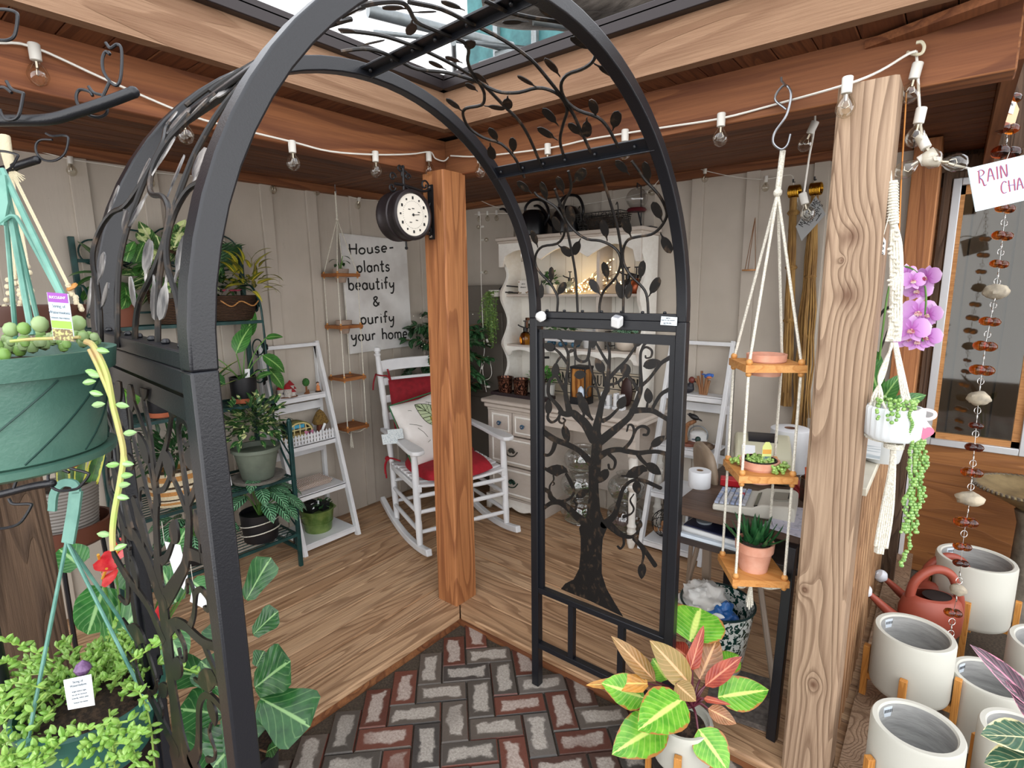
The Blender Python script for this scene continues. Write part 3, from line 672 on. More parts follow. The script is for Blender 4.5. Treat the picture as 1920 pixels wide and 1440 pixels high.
for st in ([(1130, 1300, 95), (1150, 1000, 90), (1142, 900, 78), (1172, 750, 55), (1200, 620, 48), (1240, 520, 46)],
  [(1160, 1010, 80), (1260, 930, 75), (1370, 840, 60), (1450, 760, 52), (1520, 600, 45), (1543, 500, 38), (1540, 320, 24), (1545, 190, 22), (1590, 148, 20), (1642, 180, 18), (1634, 236, 16), (1592, 246, 14), (1585, 225, 10)],
  [(1470, 720, 60), (1560, 715, 50), (1650, 722, 46), (1720, 760, 40), (1790, 800, 40)], [(1640, 720, 30), (1680, 640, 30), (1730, 570, 34), (1795, 530, 38)], [(1595, 705, 18), (1605, 650, 16), (1615, 620, 10)],
  [(1545, 500, 32), (1620, 430, 28), (1690, 340, 28), (1730, 290, 34), (1810, 240, 40)], [(1545, 185, 20), (1580, 120, 22), (1660, 80, 24)],
  [(1240, 540, 44), (1250, 420, 36), (1257, 300, 26), (1262, 200, 20), (1240, 110, 18), (1255, 70, 14)], [(1257, 310, 24), (1200, 220, 22), (1140, 110, 16)], [(1248, 440, 38), (1330, 350, 32), (1400, 280, 26), (1455, 205, 22), (1510, 120, 16)],
  [(1415, 390, 20), (1480, 470, 26), (1515, 530, 30)], [(1250, 490, 26), (1330, 468, 24), (1405, 405, 18)], [(1228, 510, 22), (1215, 430, 18), (1203, 365, 12)],
  [(1176, 620, 16), (1150, 520, 14), (1120, 420, 13), (1090, 330, 14), (1075, 260, 14)], [(1155, 540, 12), (1120, 502, 13), (1075, 510, 13), (1054, 560, 12), (1062, 590, 10)],
  [(962, 60, 20), (950, 150, 22), (960, 240, 24), (1010, 278, 26), (1060, 262, 24), (1080, 180, 22), (1085, 100, 18)],
  [(1120, 980, 85), (1050, 850, 80), (980, 780, 70), (930, 742, 62), (880, 752, 52), (820, 738, 42)], [(905, 745, 62), (880, 640, 42), (866, 560, 34), (870, 460, 28), (886, 350, 26), (890, 250, 24), (884, 190, 22), (840, 110, 16), (810, 60, 12)], [(888, 200, 18), (920, 180, 34)],
  [(884, 300, 24), (820, 210, 22), (760, 155, 16)], [(856, 530, 34), (800, 430, 28), (776, 390, 18)], [(780, 300, 14), (805, 255, 18), (835, 225, 18)], [(768, 400, 22), (720, 460, 26), (710, 560, 26), (740, 612, 28), (800, 680, 34), (835, 740, 40)],
  [(712, 735, 16), (706, 790, 22), (742, 824, 24), (790, 800, 22), (816, 755, 22)], [(812, 770, 14), (808, 815, 15), (838, 834, 16), (862, 810, 14), (845, 788, 12)], [(850, 835, 12), (852, 880, 12)], [(1205, 810, 42), (1260, 780, 32), (1320, 722, 24), (1350, 690, 16)],
  [(1170, 1130, 70), (1260, 1082, 52), (1350, 1070, 46), (1420, 1085, 44), (1520, 1100, 42), (1620, 1090, 38), (1700, 1090, 34), (1780, 1112, 36)], [(1385, 1075, 36), (1450, 1000, 28), (1482, 920, 22), (1470, 858, 20), (1435, 848, 16), (1418, 905, 12)],
  [(1478, 940, 20), (1510, 880, 24), (1565, 860, 26), (1612, 890, 24), (1602, 935, 22), (1570, 936, 22)], [(1510, 1100, 40), (1545, 1155, 32), (1600, 1212, 24)], [(1255, 1110, 30), (1312, 1170, 24), (1300, 1240, 18), (1262, 1242, 16), (1252, 1205, 16)], [(1620, 1085, 14), (1640, 1040, 14)],
  [(1110, 1210, 60), (1000, 1090, 46), (900, 1032, 46), (800, 992, 50), (740, 962, 52), (640, 890, 42)], [(775, 1000, 40), (750, 1080, 34), (710, 1120, 28), (640, 1108, 24)], [(872, 1290, 20), (900, 1340, 28), (925, 1400, 22), (945, 1440, 14)]):
    stroke(c5, st)
for st in ([(1520, 740, 90), (1620, 650, 70), (1660, 560, 52), (1690, 460, 46), (1725, 350, 42), (1785, 275, 38), (1870, 238, 38), (1980, 255, 40), (2150, 330, 40)], [(1560, 730, 80), (1660, 820, 64), (1740, 868, 50), (1830, 878, 36), (1900, 815, 26), (1925, 740, 16)], [(1735, 870, 26), (1738, 960, 26), (1702, 1012, 22), (1668, 985, 18)],
  [(1840, 880, 30), (1950, 1000, 44), (2090, 1200, 46)], [(1330, 740, 95), (1210, 650, 78), (1100, 545, 64), (1020, 492, 60), (940, 492, 52), (870, 530, 46), (780, 605, 44)], [(960, 480, 62), (915, 430, 52), (890, 370, 44), (780, 318, 48)],
  [(1020, 490, 40), (1120, 455, 28), (1170, 400, 24), (1176, 330, 20), (1145, 250, 18), (1100, 180, 14)], [(945, 185, 12), (948, 240, 14), (908, 300, 16), (905, 360, 14), (930, 410, 12)], [(940, 300, 10), (955, 285, 12), (948, 265, 10)], [(1172, 470, 14), (1205, 520, 18), (1200, 575, 16)], [(1180, 460, 14), (1220, 425, 12)],
  [(1885, 215, 18), (1890, 260, 16)], [(1850, 400, 12), (1810, 470, 14), (1850, 560, 18), (1820, 620, 20), (1740, 650, 40)]): stroke(c6, st)
stroke(c8, [(1650, 150, 26), (1690, 200, 20), (1700, 240, 14), (1692, 290, 10)])
for a, b_, w in (((1622, 655), (1600, 515), 78), ((1565, 322), (1720, 272), 92), ((1640, 95), (1805, 52), 88), ((1250, 95), (1288, -35), 72), ((1105, 160), (1128, 15), 66), ((1490, 150), (1572, -12), 86), ((1398, 292), (1415, 425), 92), ((1207, 382), (1138, 245), 80), ((960, 140), (1022, -5), 64), ((818, 85), (788, -12), 58), ((775, 170), (665, 120), 80), ((772, 425), (780, 285), 68), ((712, 755), (714, 610), 62), ((848, 850), (892, 1012), 68), ((945, 402), (1052, 388), 80), ((1343, 705), (1404, 588), 84), ((1635, 1045), (1760, 945), 74), ((1592, 1192), (1725, 1295), 84), ((1245, 1245), (1165, 1372), 84)): tleaf(c5, a, b_, w)
for a, b_, w in (((1202, 438), (1342, 345), 88), ((1870, 250), (1900, 400), 96), ((1918, 790), (1925, 690), 50)): tleaf(c6, a, b_, w)
tleaf(c8, (1692, 285), (1690, 378), 46)
tpoly(c5, [(962, 572), (985, 550), (1010, 560), (1022, 590), (1062, 640), (1076, 700), (1092, 760), (1118, 800), (1106, 812), (1070, 775), (1042, 752), (1032, 796), (1018, 796), (1020, 740), (982, 672), (976, 612)])
tpoly(c5, [(640, 1212), (700, 1235), (740, 1215), (790, 1205), (840, 1215), (872, 1240), (888, 1278), (860, 1280), (830, 1290), (790, 1312), (740, 1292), (690, 1262)])
tpoly(c5, [(1368, 1298), (1410, 1300), (1432, 1260), (1480, 1225), (1530, 1215), (1560, 1208), (1592, 1230), (1602, 1266), (1570, 1272), (1540, 1300), (1500, 1327), (1450, 1327), (1410, 1317), (1370, 1313)])
for F_, N_, y in ((FRp, NRp, -.09), (FLp, NLp, -1.375)):
    m = MB(); d = (N_-F_).x/(NRp-FRp).x
    for i_, P in enumerate(TP):
        m.prism([V((min(max(F_.x+(x-FRp.x)*d, F_.x+.014), N_.x-.014), y, min(max(z, .355), RZ-.05)+F_.z)) for x, z in P], (0, 1, 0), .003+.00001*(i_ % 97))
    m.obj('tree_cutout', bronze_edge, arbor, smooth=30)
# ---- the vines over the arch (traced on the right, mirrored to the left)
def z4(x, y): return (880+x/4.8, 360+y/4.8)
def z2(x, y): return (640+x/3, y/3)
VN = [(z4, [(790, 1090), (796, 960), (770, 890), (720, 810), (640, 730), (595, 650), (600, 560), (660, 490), (790, 465), (850, 390), (860, 280), (840, 230), (780, 140), (690, 80), (620, 40), (585, 0)]),
 (z4, [(975, 1090), (960, 780), (930, 580), (880, 340), (850, 200), (800, 60), (770, -30)]), (z4, [(1170, 1095), (1175, 1000), (1210, 890), (1310, 780), (1360, 660), (1350, 560), (1290, 490), (1180, 440), (1060, 425), (960, 360), (880, 260), (845, 150), (865, 70), (905, 0), (915, -80), (890, -190)]),
 (z4, [(1385, 1100), (1385, 800), (1370, 560), (1340, 350), (1300, 200), (1240, 0), (1170, -220)]), (z4, [(1610, 1105), (1600, 950), (1560, 860), (1450, 750), (1390, 640), (1385, 520), (1430, 430), (1530, 400), (1640, 380), (1720, 320), (1775, 220), (1760, 130), (1700, 20), (1580, -110), (1520, -200), (1460, -280)]),
 (z2, [(1030, 1000), (1005, 945), (970, 880), (900, 810), (800, 775), (720, 720), (685, 650), (700, 610), (790, 590), (805, 540), (790, 490), (730, 400), (710, 340), (715, 280), (680, 230), (600, 200), (500, 160), (420, 120), (380, 50), (340, 15), (250, 10), (120, 30), (0, 90)]),
 (z2, [(1140, 960), (1120, 920), (1060, 780), (1000, 680), (920, 600), (780, 460), (640, 370), (470, 285), (415, 262), (250, 205), (100, 180), (0, 175)]), (z2, [(1255, 890), (1230, 790), (1250, 690), (1270, 620), (1240, 550), (1180, 510), (1100, 495), (1000, 520), (900, 520), (820, 490), (750, 455), (600, 410), (430, 390), (330, 345), (230, 295), (120, 275), (0, 290)]),
 (z2, [(1405, 860), (1350, 740), (1280, 600), (1150, 430), (1060, 330), (920, 230), (770, 150), (715, 125), (560, 50), (380, 10)]), (z2, [(1560, 830), (1500, 720), (1440, 660), (1330, 620), (1260, 560), (1235, 480), (1270, 420), (1350, 390), (1410, 350), (1432, 290), (1400, 220), (1350, 180), (1300, 145), (1220, 122), (1100, 105), (1000, 85), (940, 68), (880, 40), (800, 0)])]
LV = [(z4, a, b_, w) for a, b_, w in (((620, 505), (560, 345), 66), ((830, 390), (755, 220), 76), ((935, 330), (895, 120), 88), ((1005, 410), (935, 566), 76), ((795, 475), (925, 572), 80), ((1245, 450), (1195, 248), 78), ((1460, 415), (1385, 233), 92), ((1745, 280), (1650, 88), 88), ((1715, 360), (1815, 552), 88), ((735, 835), (740, 673), 62), ((785, 945), (867, 812), 66), ((650, 790), (645, 957), 56), ((1250, 810), (1208, 628), 78), ((1190, 940), (1083, 788), 78), ((1320, 770), (1375, 962), 78), ((1455, 780), (1420, 962), 72), ((1530, 810), (1567, 617), 74), ((1610, 950), (1712, 768), 82))]
LV += [(z2, a, b_, w) for a, b_, w in (((1075, 1090), (988, 1022), 48), ((1160, 1140), (1125, 1022), 48), ((1255, 1100), (1215, 992), 48), ((1300, 1030), (1375, 952), 58), ((1625, 985), (1542, 903), 48), ((1735, 1040), (1705, 908), 54), ((685, 630), (590, 553), 44), ((885, 805), (833, 718), 48), ((965, 870), (965, 773), 48), ((835, 800), (852, 897), 50), ((800, 595), (922, 612), 42), ((935, 535), (935, 614), 58), ((1105, 495), (990, 425), 40), ((830, 480), (748, 405), 42), ((770, 515), (698, 468), 42), ((595, 395), (490, 343), 36), ((685, 355), (583, 318), 44), ((710, 290), (732, 224), 64), ((1235, 435), (1145, 325), 52), ((1225, 710), (1132, 608), 52), ((1220, 790), (1102, 718), 52), ((1355, 770), (1278, 692), 52), ((1380, 655), (1382, 772), 58), ((1435, 665), (1408, 557), 58), ((1525, 740), (1557, 623), 62), ((1415, 355), (1560, 432), 58), ((1425, 290), (1288, 207), 58), ((1225, 120), (1118, 30), 62), ((1055, 120), (903, 126), 46), ((398, 110), (390, 196), 68), ((380, 50), (230, 40), 52), ((390, 70), (535, 66), 42), ((700, 60), (560, 5), 44), ((90, 260), (245, 225), 32), ((100, 180), (-20, 163), 34))]
mir = lambda p: V((p.x-.055*max(0, min(1, (AYc*2-p.y+1.375)/-1.28 if False else 1)), 2*AYc-p.y, p.z))
vm = [MB(), MB()]; lm = [MB(), MB()]
for f, pts in VN:
    Q = [acyl(*f(*q)) for q in pts]; Q = bez(Q, 3)
    vm[0].tube(Q, .0042, 7); vm[1].tube([mir(q) for q in Q if q.y > -.45], .0042, 7)
for f, a, b_, w in LV:
    A = acyl(*f(*a)); B = acyl(*f(*b_)); wd = w/(4.8 if f is z4 else 3)*mpp(dep((A+B)/2))
    nn = V((0, (A.y-AYc), (A.z-RZ))).normalized(); tw = rnd.uniform(-.2, .2)
    for s in (0, 1):
        if s == 1 and A.y < -.45: continue
        P, Q = (A, B) if s == 0 else (mir(A), mir(B)); n2 = nn if s == 0 else V((0, -nn.y, nn.z))
        n2 = (n2+V((tw, 0, 0))).normalized(); d = Q-P; o = len(lm[s].v)
        sd = d.cross(n2).normalized(); n2 = sd.cross(d).normalized(); out = []
        for sg in (1, -1):
            for i in range(13):
                t = i/12 if sg == 1 else 1-i/12; out.append(P+d*t+sd*sg*max(LEAFW['spoon'](t), .012)*wd/2)
        lm[s].prism(out[:13]+out[14:-1], n2, .002)
m0 = vm[0].obj('vine_stems', bronze_edge, arbor); lm[0].obj('vine_leaves', bronze_edge, arbor, smooth=30)
vm[1].obj('vine_stems', bronze_edge, arbor); lm[1].obj('vine_leaves', PM('brushed_leaf', '4a4a4d', .35, .5, c2='b9b6b2', sc=50, lo=.4, hi=.7, stretch=(1, 1, .3)), arbor, smooth=30)
# ================================================================ HELPERS FOR PLANTS AND POTS
def pot(mb, c, r0, r1, h, t=.006, rim=0, rimh=.02, n=28, inner=.85, sx=1):
    pr = [(r0*.97, 0), (r0, .004)]
    if rim: pr += [(r1-(r1-r0)*rimh/h, h-rimh), (r1+rim, h-rimh+.002), (r1+rim, h)]
    else: pr += [(r1, h)]
    pr += [(r1-t, h), (r0+(r1-r0)*inner-t*.8, h*inner)]
    mb.lathe(pr, c, n, cap=(True, True), sx=sx); return mb
def bush(mb, c, rad, n, L, Wd, shape='ovate', bend=.3, fold=.12, up=.25, core=.35, rg=None, nl=5, wav=0):
    rg = rg or rnd; c = V(c); rx, ry, rz = rad
    for i in range(n):
        z = rg.uniform(-.55, 1); a = rg.uniform(0, 2*pi); q = math.sqrt(max(0, 1-z*z)); d = V((cos(a)*q*rx, sin(a)*q*ry, z*rz))
        k = rg.uniform(core, .95); p = c+d*k; dr = (d.normalized()+V((rg.uniform(-.5, .5), rg.uniform(-.5, .5), rg.uniform(-.4, .4)+up))).normalized()
        nn = (V((0, 0, 1))+d.normalized()*.5+V((rg.uniform(-.4, .4), rg.uniform(-.4, .4), 0))).normalized(); s = rg.uniform(.7, 1.15)
        mb.leaf(p, dr, nn, L*s, Wd*s, shape, bend*rg.uniform(.3, 1.6), fold, nl, wav)
def stem(mb, pts, r, r2=None, n=6): 
    q = bez(pts, 4); k = len(q); mb.tube(q, [r+(r2-r)*i/(k-1) for i in range(k)] if r2 else r, n)
def rosette(mb, c, n, L, Wd, t0, t1, shape='lance', bend=.3, fold=.3, ph=0, nl=7, jit=.15, rg=None):
    rg = rg or rnd; c = V(c)
    for i in range(n):
        k = i/max(1, n-1); a = ph+i*2.4; ti = t0+(t1-t0)*k+rg.uniform(-jit, jit)
        d = V((cos(a)*sin(ti), sin(a)*sin(ti), cos(ti))); nn = V((-cos(a)*cos(ti), -sin(a)*cos(ti), sin(ti)+.05))
        s = rg.uniform(.85, 1.1); mb.leaf(c+V((cos(a), sin(a), 0))*.008*k*4, d, nn, L*s, Wd*s, shape, bend*rg.uniform(.5, 1.3), fold, nl)
def petiole_leaf(mb, sm, p0, p1, d, L, Wd, shape='heart', bend=.3, nrm=(0, 0, 1), sr=.003, fold=.1, wav=0):
    p0 = V(p0); p1 = V(p1); mid = (p0+p1)/2+V((0, 0, (p1-p0).length*.12)); stem(sm, [p0, mid, p1], sr, sr*.7); mb.leaf(p1, d, nrm, L, Wd, shape, bend, fold, 7, wav)
lf_mid = leafmat('leaf_mid_green', '3f7a33', '2b5a27', '8fb86a')
lf_dark = leafmat('leaf_dark_green', '234a26', '16331b', '4f7d48')
lf_deep = leafmat('leaf_deep_green', '2c5b2e', '1d4322', '7aa262', rib=.05)
lf_light = leafmat('leaf_light_green', '6fae3c', '4c8a2e', 'a9d077')
lf_dieff = leafmat('leaf_cream_centre', '3d7031', '2c5827', 'dfe6b0', rib=.1, patch=('c9d894', 22, .52))
lf_croton = leafmat('leaf_croton', '3a5a26', '24401d', 'e0c23a', rib=.1, nv=7, vw=.28, isl='a9a83a')
lf_sch = leafmat('leaf_variegated', '2f5a2c', '1f4321', '7da45e', nv=0, patch=('d8dc9c', 26, .56))
lf_cal = leafmat('leaf_calathea', '6fa47b', '5a9168', 'a3cfa8', rib=.02, nv=8, streak='16321f')
lf_sans = leafmat('leaf_striped_edge', '3c6e35', '2a5429', '7fa860', nv=0, rib=.01, edge='d3cf6f', ew=.1)
stem_g = PM('green_stem', '5d8a3c', .5); stem_b = PM('brown_stem', '6a4a30', .8)
black_pot = PM('black_pot', '17171b', .45); terra2 = PM('terracotta_base', '9c5233', .8)
grey_pot = PM('grey_green_pot', '6b7466', .6, c2='5a6257', sc=10)
wick = NT('woven_wicker'); _w1 = wick.N('TexWave', wave_type='BANDS', bands_direction='Z', i_Scale=42, i_Distortion=2.5); wick.L(wick.coord(), _w1.inputs[0])
wick.set(Roughness=.75); wick.col(wick.ramp(_w1.outputs[1], [(.2, '2c1c12'), (.7, '6b4a30')])); wick.bump(_w1.outputs[1], 1, .01); wick = wick.m
# ================================================================ BAKER'S RACK
BX = -1.385; BL, BR = -.935, -.205; FX = -1.02
rack = thing('plant_rack', 'dark green scrolled metal plant rack crowded with pots, left of the white ladder shelf', 'rack', (-1.2, -.57, 0))
def sq(mb, x, y, z0, z1, w=.02): mb.bx((x-w/2, y-w/2, z0), (x+w/2, y+w/2, z1))
for y in (BL, BR):
    m = MB(); sq(m, BX, y, 0, 1.745, .022); m.obj('back_post', green_metal, rack, bev=.002)
    m = MB(); sq(m, FX, y, 0, .82, .02); m.lathe([(.012, 0), (.011, .012), (.003, .018)], (FX, y, .82), 10); m.obj('front_post', green_metal, rack, bev=.002)
    m = MB(); m.tube(bez([(BX+.01, y, 1.53), (-1.29, y, 1.525), (-1.22, y, 1.45), (-1.2, y, 1.345), (-1.19, y, 1.1), (-1.165, y, .93), (-1.175, y, .82), (-1.13, y, .66), (FX, y, .53)], 6), .0055, 8)
    # scroll work of the end frame
    for cx, cz, r in ((-1.28, 1.42, .045), (-1.28, 1.19, .06), (-1.30, 1.03, .05), (-1.1, .75, .05), (-1.27, .62, .06), (-1.12, .38, .06), (-1.25, .36, .05), (-1.1, .13, .05)):
        pts = [(cx+r*(1-.0*k)*cos(k*.5), y, cz+r*(1-.045*k if k < 14 else .4)*sin(k*.5)) for k in range(15)]; m.tube(bez(pts, 2), .004, 6)
    m.tube([(BX, y, .92), (FX, y, .62)], .004, 6); m.tube([(BX, y, .10), (FX, y, .10)], .012, 8); m.tube([(BX, y, .45), (FX, y, .22)], .004, 6)
    m.obj('side_scrolls', green_metal, rack)
    m = MB()
    for cx, cz in ((-1.255, 1.43), (-1.215, 1.2), (-1.25, 1.03), (-1.09, .77), (-1.24, .63), (-1.09, .4), (-1.07, .15), (-1.18, .88)):
        for a in (.2, 1.4, 2.6, 4.4):
            m.leaf((cx, y, cz), (cos(a), .2, sin(a)), (0, 1, 0), .045, .034, 'heart', .2, .2, 4)
    m.obj('metal_ivy', PM('black_iron_leaf', '15191a', .5), rack)
for z, xf, nm in ((1.345, -1.2, 6), (.92, -1.13, 8), (.515, FX, 10), (.19, FX, 10)):
    m = MB(); m.bx((xf-.006, BL, z-.012), (xf+.006, BR, z+.004)); m.bx((BX, BL, z-.01), (BX+.012, BR, z+.002))
    for y in (BL, -.57, BR): m.bx((BX, y-.004, z-.01), (xf, y+.004, z))
    for k in range(nm): x = BX+.02+(xf-BX-.03)*(k+.5)/nm; m.tube([(x, BL, z), (x, BR, z)], .0028, 6)
    m.obj('wire_shelf', green_metal, rack)
m = MB(); m.bx((BX-.006, BL, 1.635), (BX+.006, BR, 1.65)); m.bx((BX-.006, BL, 1.4), (BX+.006, BR, 1.41))
for cy, r in ((-.86, .055), (-.70, .09), (-.52, .06), (-.53, .105), (-.30, .09), (-.38, .045), (-.75, .05)):
    m.tube([(BX, cy+r*cos(a*pi/12), 1.65+.0+r*.55+r*sin(a*pi/12)*1.0) for a in range(24)], .004, 6, closed=True)
m.obj('back_crest', green_metal, rack)
def plant(name, label, loc, potf, leaff, lmat, cat='plant', pmat=black_pot, sm=stem_g, extra=None, group=None):
    t = thing(name, label, cat, loc, group); m = MB(); potf(m, V(loc)); m.obj('pot', pmat, t)
    l = MB(); s = MB(); leaff(l, s, V(loc)); l.obj('foliage', lmat, t, smooth=60)
    if s.v: s.obj('stems', sm, t)
    if extra: extra(t, V(loc))
    return t
def soilf(r, h): 
    def f(t, p): m = MB(); m.lathe([(r, 0), (r*.6, .004), (.001, .006)], p+V((0, 0, h)), 20, cap=(False, True)); m.obj('soil', soil, t)
    return f
Z1 = 1.35; Z2 = .924; Z3 = .52; Z4 = .195
# top shelf
def f(l, s, p):
    rg = random.Random(1); bush(l, p+V((0, 0, .24)), (.10, .16, .17), 46, .13, .062, 'ovate', .4, .12, .3, .3, rg, 6)
def basket(m, p): pot(m, p, .075, .09, .12, .008, sx=1); 
def handle(t, p):
    m = MB(); m.tube(bez([p+V((0, -.09, .1)), p+V((.01, -.1, .24)), p+V((.02, -.04, .34)), p+V((.02, .05, .32)), p+V((.01, .09, .2)), p+V((0, .09, .1))], 6), .008, 8); m.obj('handle', wick, t)
plant('potted_dieffenbachia', 'cream-splashed leafy plant in a handled basket on the top shelf of the green rack', (-1.29, -.60, Z1), basket, f, lf_dieff, pmat=wick, extra=handle)
def f(l, s, p):
    rg = random.Random(2); bush(l, p+V((0, 0, .2)), (.09, .13, .16), 40, .12, .06, 'heart', .4, .12, .1, .3, rg, 6)
    for k in range(10): a = rg.uniform(0, 6.28); l.leaf(p+V((.0, 0, .25)), (cos(a)*.4, sin(a)*.6, .8), (0, 0, 1), .17, .018, 'lance', .5, .2)
plant('potted_pothos', 'dark heart-leaved plant at the far left end of the top rack shelf', (-1.26, -.82, Z1), lambda m, p: pot(m, p, .06, .075, .11), f, lf_mid, pmat=PM('rust_planter', '6b3b28', .7))
def f(l, s, p):
    rg = random.Random(3); bush(l, p+V((.0, .0, .17)), (.09, .13, .08), 60, .10, .03, 'lance', .5, .2, .2, .3, rg, 5)
    for k in range(9):   # parlour palm fronds above
        a = rg.uniform(0, 6.28); d = V((cos(a)*.25, sin(a)*.5, .8)); b0 = p+V((-.02, -.03, .2)); e = b0+d*.22
        stem(s, [b0, b0+d*.12, e], .002)
        for j in range(7):
            q = b0+d*(.09+.02*j)
            for sg in (1, -1): l.leaf(q, d*.7+V((sg*.3, sg*.7, -.05)), (1, 0, .6), .075, .012, 'lance', .3, .1, 4)
plant('potted_palm', 'feathery dark palm in a black pot behind the woven basket, right end of the rack', (-1.30, -.345, Z1), lambda m, p: pot(m, p, .04, .05, .12), f, lf_dark)
def f(l, s, p):
    rg = random.Random(4); bush(l, p+V((.03, .07, .20)), (.09, .10, .12), 44, .12, .034, 'lance', .5, .15, .5, .3, rg, 6)
def bskt(m, p): m.lathe([(.075, 0), (.09, .005), (.10, .06), (.108, .115), (.112, .13), (.10, .13), (.09, .03)], p, 30, sx=.72, sy=1.12)
def fl(t, p):
    m = MB(); rg = random.Random(5)
    for k in range(14): m.leaf(p+V((.06, -.03+rg.uniform(-.04, .04), .15)), (.6, rg.uniform(-.6, .6), .5), (0, 0, 1), .03, .014, 'ovate', .4)
    m.obj('flower', PM('pink_bract', 'c4556f', .5), t)
    m = MB(); m.tube(bez([p+V((.082, -.1, .105)), p+V((.087, -.05, .075)), p+V((.087, 0, .1)), p+V((.085, .06, .075)), p+V((.07, .1, .1))], 5), .0035, 6); m.obj('twig_trim', oak_small, t)
plant('potted_croton', 'yellow-green croton in a dark woven oval basket, right end of the top rack shelf', (-1.285, -.31, Z1), bskt, f, lf_croton, pmat=wick, extra=fl)
# second shelf
def f(l, s, p):
    rg = random.Random(6); c = p+V((0, 0, .1))
    for (dx, dy, dz, L, wd, dd) in ((.02, -.03, .26, .17, .095, (.2, .3, .9)), (.03, .10, .24, .15, .085, (.5, .6, -.5)), (.0, .14, .16, .15, .08, (.3, .5, -.7)), (.05, -.12, .20, .12, .06, (.5, -.7, .35)), (-.02, .05, .33, .16, .08, (.1, .2, .95)), (.04, -.02, .12, .11, .055, (.5, -.2, .5)), (.04, .05, .12, .1, .05, (.6, .3, .4)), (-.03, -.16, .27, .1, .05, (0, -.6, .6)), (.06, .11, .33, .09, .05, (.5, .5, .2))):
        petiole_leaf(l, s, c, p+V((dx, dy, dz)), dd, L, wd, 'ovate', .35, (.5, -.3, .8), .0035)
def twot(t, p):
    m = MB(); m.lathe([(.062, 0), (.066, .004), (.066, .026), (.06, .026)], p, 28); m.obj('saucer', terra2, t)
    m = MB(); m.box(p+V((.055, .0, .155)), (.003, .026, .05), rotm(0, .1, .1)); m.obj('plant_tag', paper, t)
plant('potted_rubber_plant', 'broad-leaved rubber plant in a matte black pot with terracotta foot, second rack shelf', (-1.22, -.33, Z2), lambda m, p: pot(m, p+V((0, 0, .02)), .062, .066, .115), f, lf_mid, extra=twot)
def f(l, s, p):
    rg = random.Random(7)
    for k in range(10):
        a = rg.uniform(0, 6.28); d = V((cos(a)*.5+.2, sin(a)*.6, .55+rg.uniform(0, .4))); q = p+V((cos(a)*.06, sin(a)*.09, .10))+d*.12; petiole_leaf(l, s, p+V((0, 0, .09)), q, d+V((.3, 0, -.5)), .15, .10, 'heart', .5, (.4, -.3, .8))
plant('potted_peperomia', 'large round-leaved plant in a black pot with terracotta foot, middle of the second shelf', (-1.21, -.72, Z2), lambda m, p: pot(m, p+V((0, 0, .018)), .058, .062, .1), f, lf_deep, extra=lambda t, p: (lambda m: (m.lathe([(.058, 0), (.062, .004), (.062, .024), (.056, .024)], p, 28), m.obj('saucer', terra2, t)))(MB()))
def f(l, s, p): rosette(l, p+V((0, 0, .08)), 12, .25, .032, .25, 1.05, 'blade', .5, .25, rg=random.Random(8))
plant('potted_bromeliad', 'yellow-edged strappy plant on the second rack shelf between two black pots', (-1.22, -.52, Z2), lambda m, p: pot(m, p, .05, .058, .09), f, lf_sans)
def f(l, s, p):
    rg = random.Random(9); bush(l, p+V((0, 0, .2)), (.09, .10, .15), 26, .12, .075, 'heart', .5, .12, .1, .35, rg, 6)
plant('potted_philodendron', 'bright green leafy plant at the left end of the second rack shelf', (-1.25, -.89, Z2), lambda m, p: pot(m, p, .05, .06, .1), f, lf_light)
tg = thing('price_board', 'small cream cardboard price board with a printed label on the second rack shelf', 'tag', (-1.14, -.56, Z2))
m = MB(); m.prism([V((-1.14, -.60, Z2+.005)), V((-1.14, -.5, Z2+.005)), V((-1.14, -.5, Z2+.075)), V((-1.14, -.535, Z2+.10)), V((-1.14, -.60, Z2+.105))], (1, 0, 0), .003); m.obj('card', PM('cream_card', 'd9d2bd', .7), tg)
m = MB(); m.bx((-1.1385, -.595, Z2+.05), (-1.1375, -.54, Z2+.1)); m.obj('label_sticker', paper, tg); m = MB(); m.bx((-1.1378, -.59, Z2+.06), (-1.1368, -.555, Z2+.067)); m.obj('print', ink, tg)
# third shelf
def f(l, s, p):
    rg = random.Random(10); bush(l, p+V((0, 0, .30)), (.155, .165, .155), 330, .062, .028, 'ovate', .3, .12, .1, .3, rg, 4)
def sc_(t, p):
    m = MB(); m.lathe([(.10, 0), (.125, .005), (.135, .022), (.128, .022), (.118, .008)], p, 32); m.obj('saucer', PM('dusty_saucer', '6a6660', .9, c2='827c74', sc=30), t)
plant('potted_schefflera', 'bushy variegated umbrella plant in a grey-green pot with saucer, third rack shelf', (-1.12, -.345, Z3+.0), lambda m, p: pot(m, p+V((0, 0, .012)), .078, .112, .17, .007, .008, .02), f, lf_sch, pmat=grey_pot, extra=sc_)
stripe = NT('striped_jute'); _tc = stripe.N('TexCoord'); _s3 = stripe.N('SeparateXYZ'); stripe.L(_tc.outputs['UV'], _s3.inputs[0])
_q = stripe.math('FRACT', stripe.math('MULTIPLY', _s3.outputs[1], 5.0)); stripe.set(Roughness=.9)
_fz = stripe.noise(stripe.coord(), 160, 3); stripe.col(stripe.mix(stripe.math('MULTIPLY', stripe.ramp(_fz, [(.3, 0.0), (.7, 1.0)]), .35), stripe.ramp(_q, [(0, 'e6d9b8'), (.3, 'c98e4e'), (.62, 'e9dcc0'), (.82, '16130f')], 'CONSTANT'), '8a6a45')); stripe.bump(_fz, .9, .006)
def f(l, s, p):
    rg = random.Random(11); bush(l, p+V((0, 0, .23)), (.13, .17, .14), 200, .10, .022, 'lance', .5, .1, .25, .25, rg, 5)
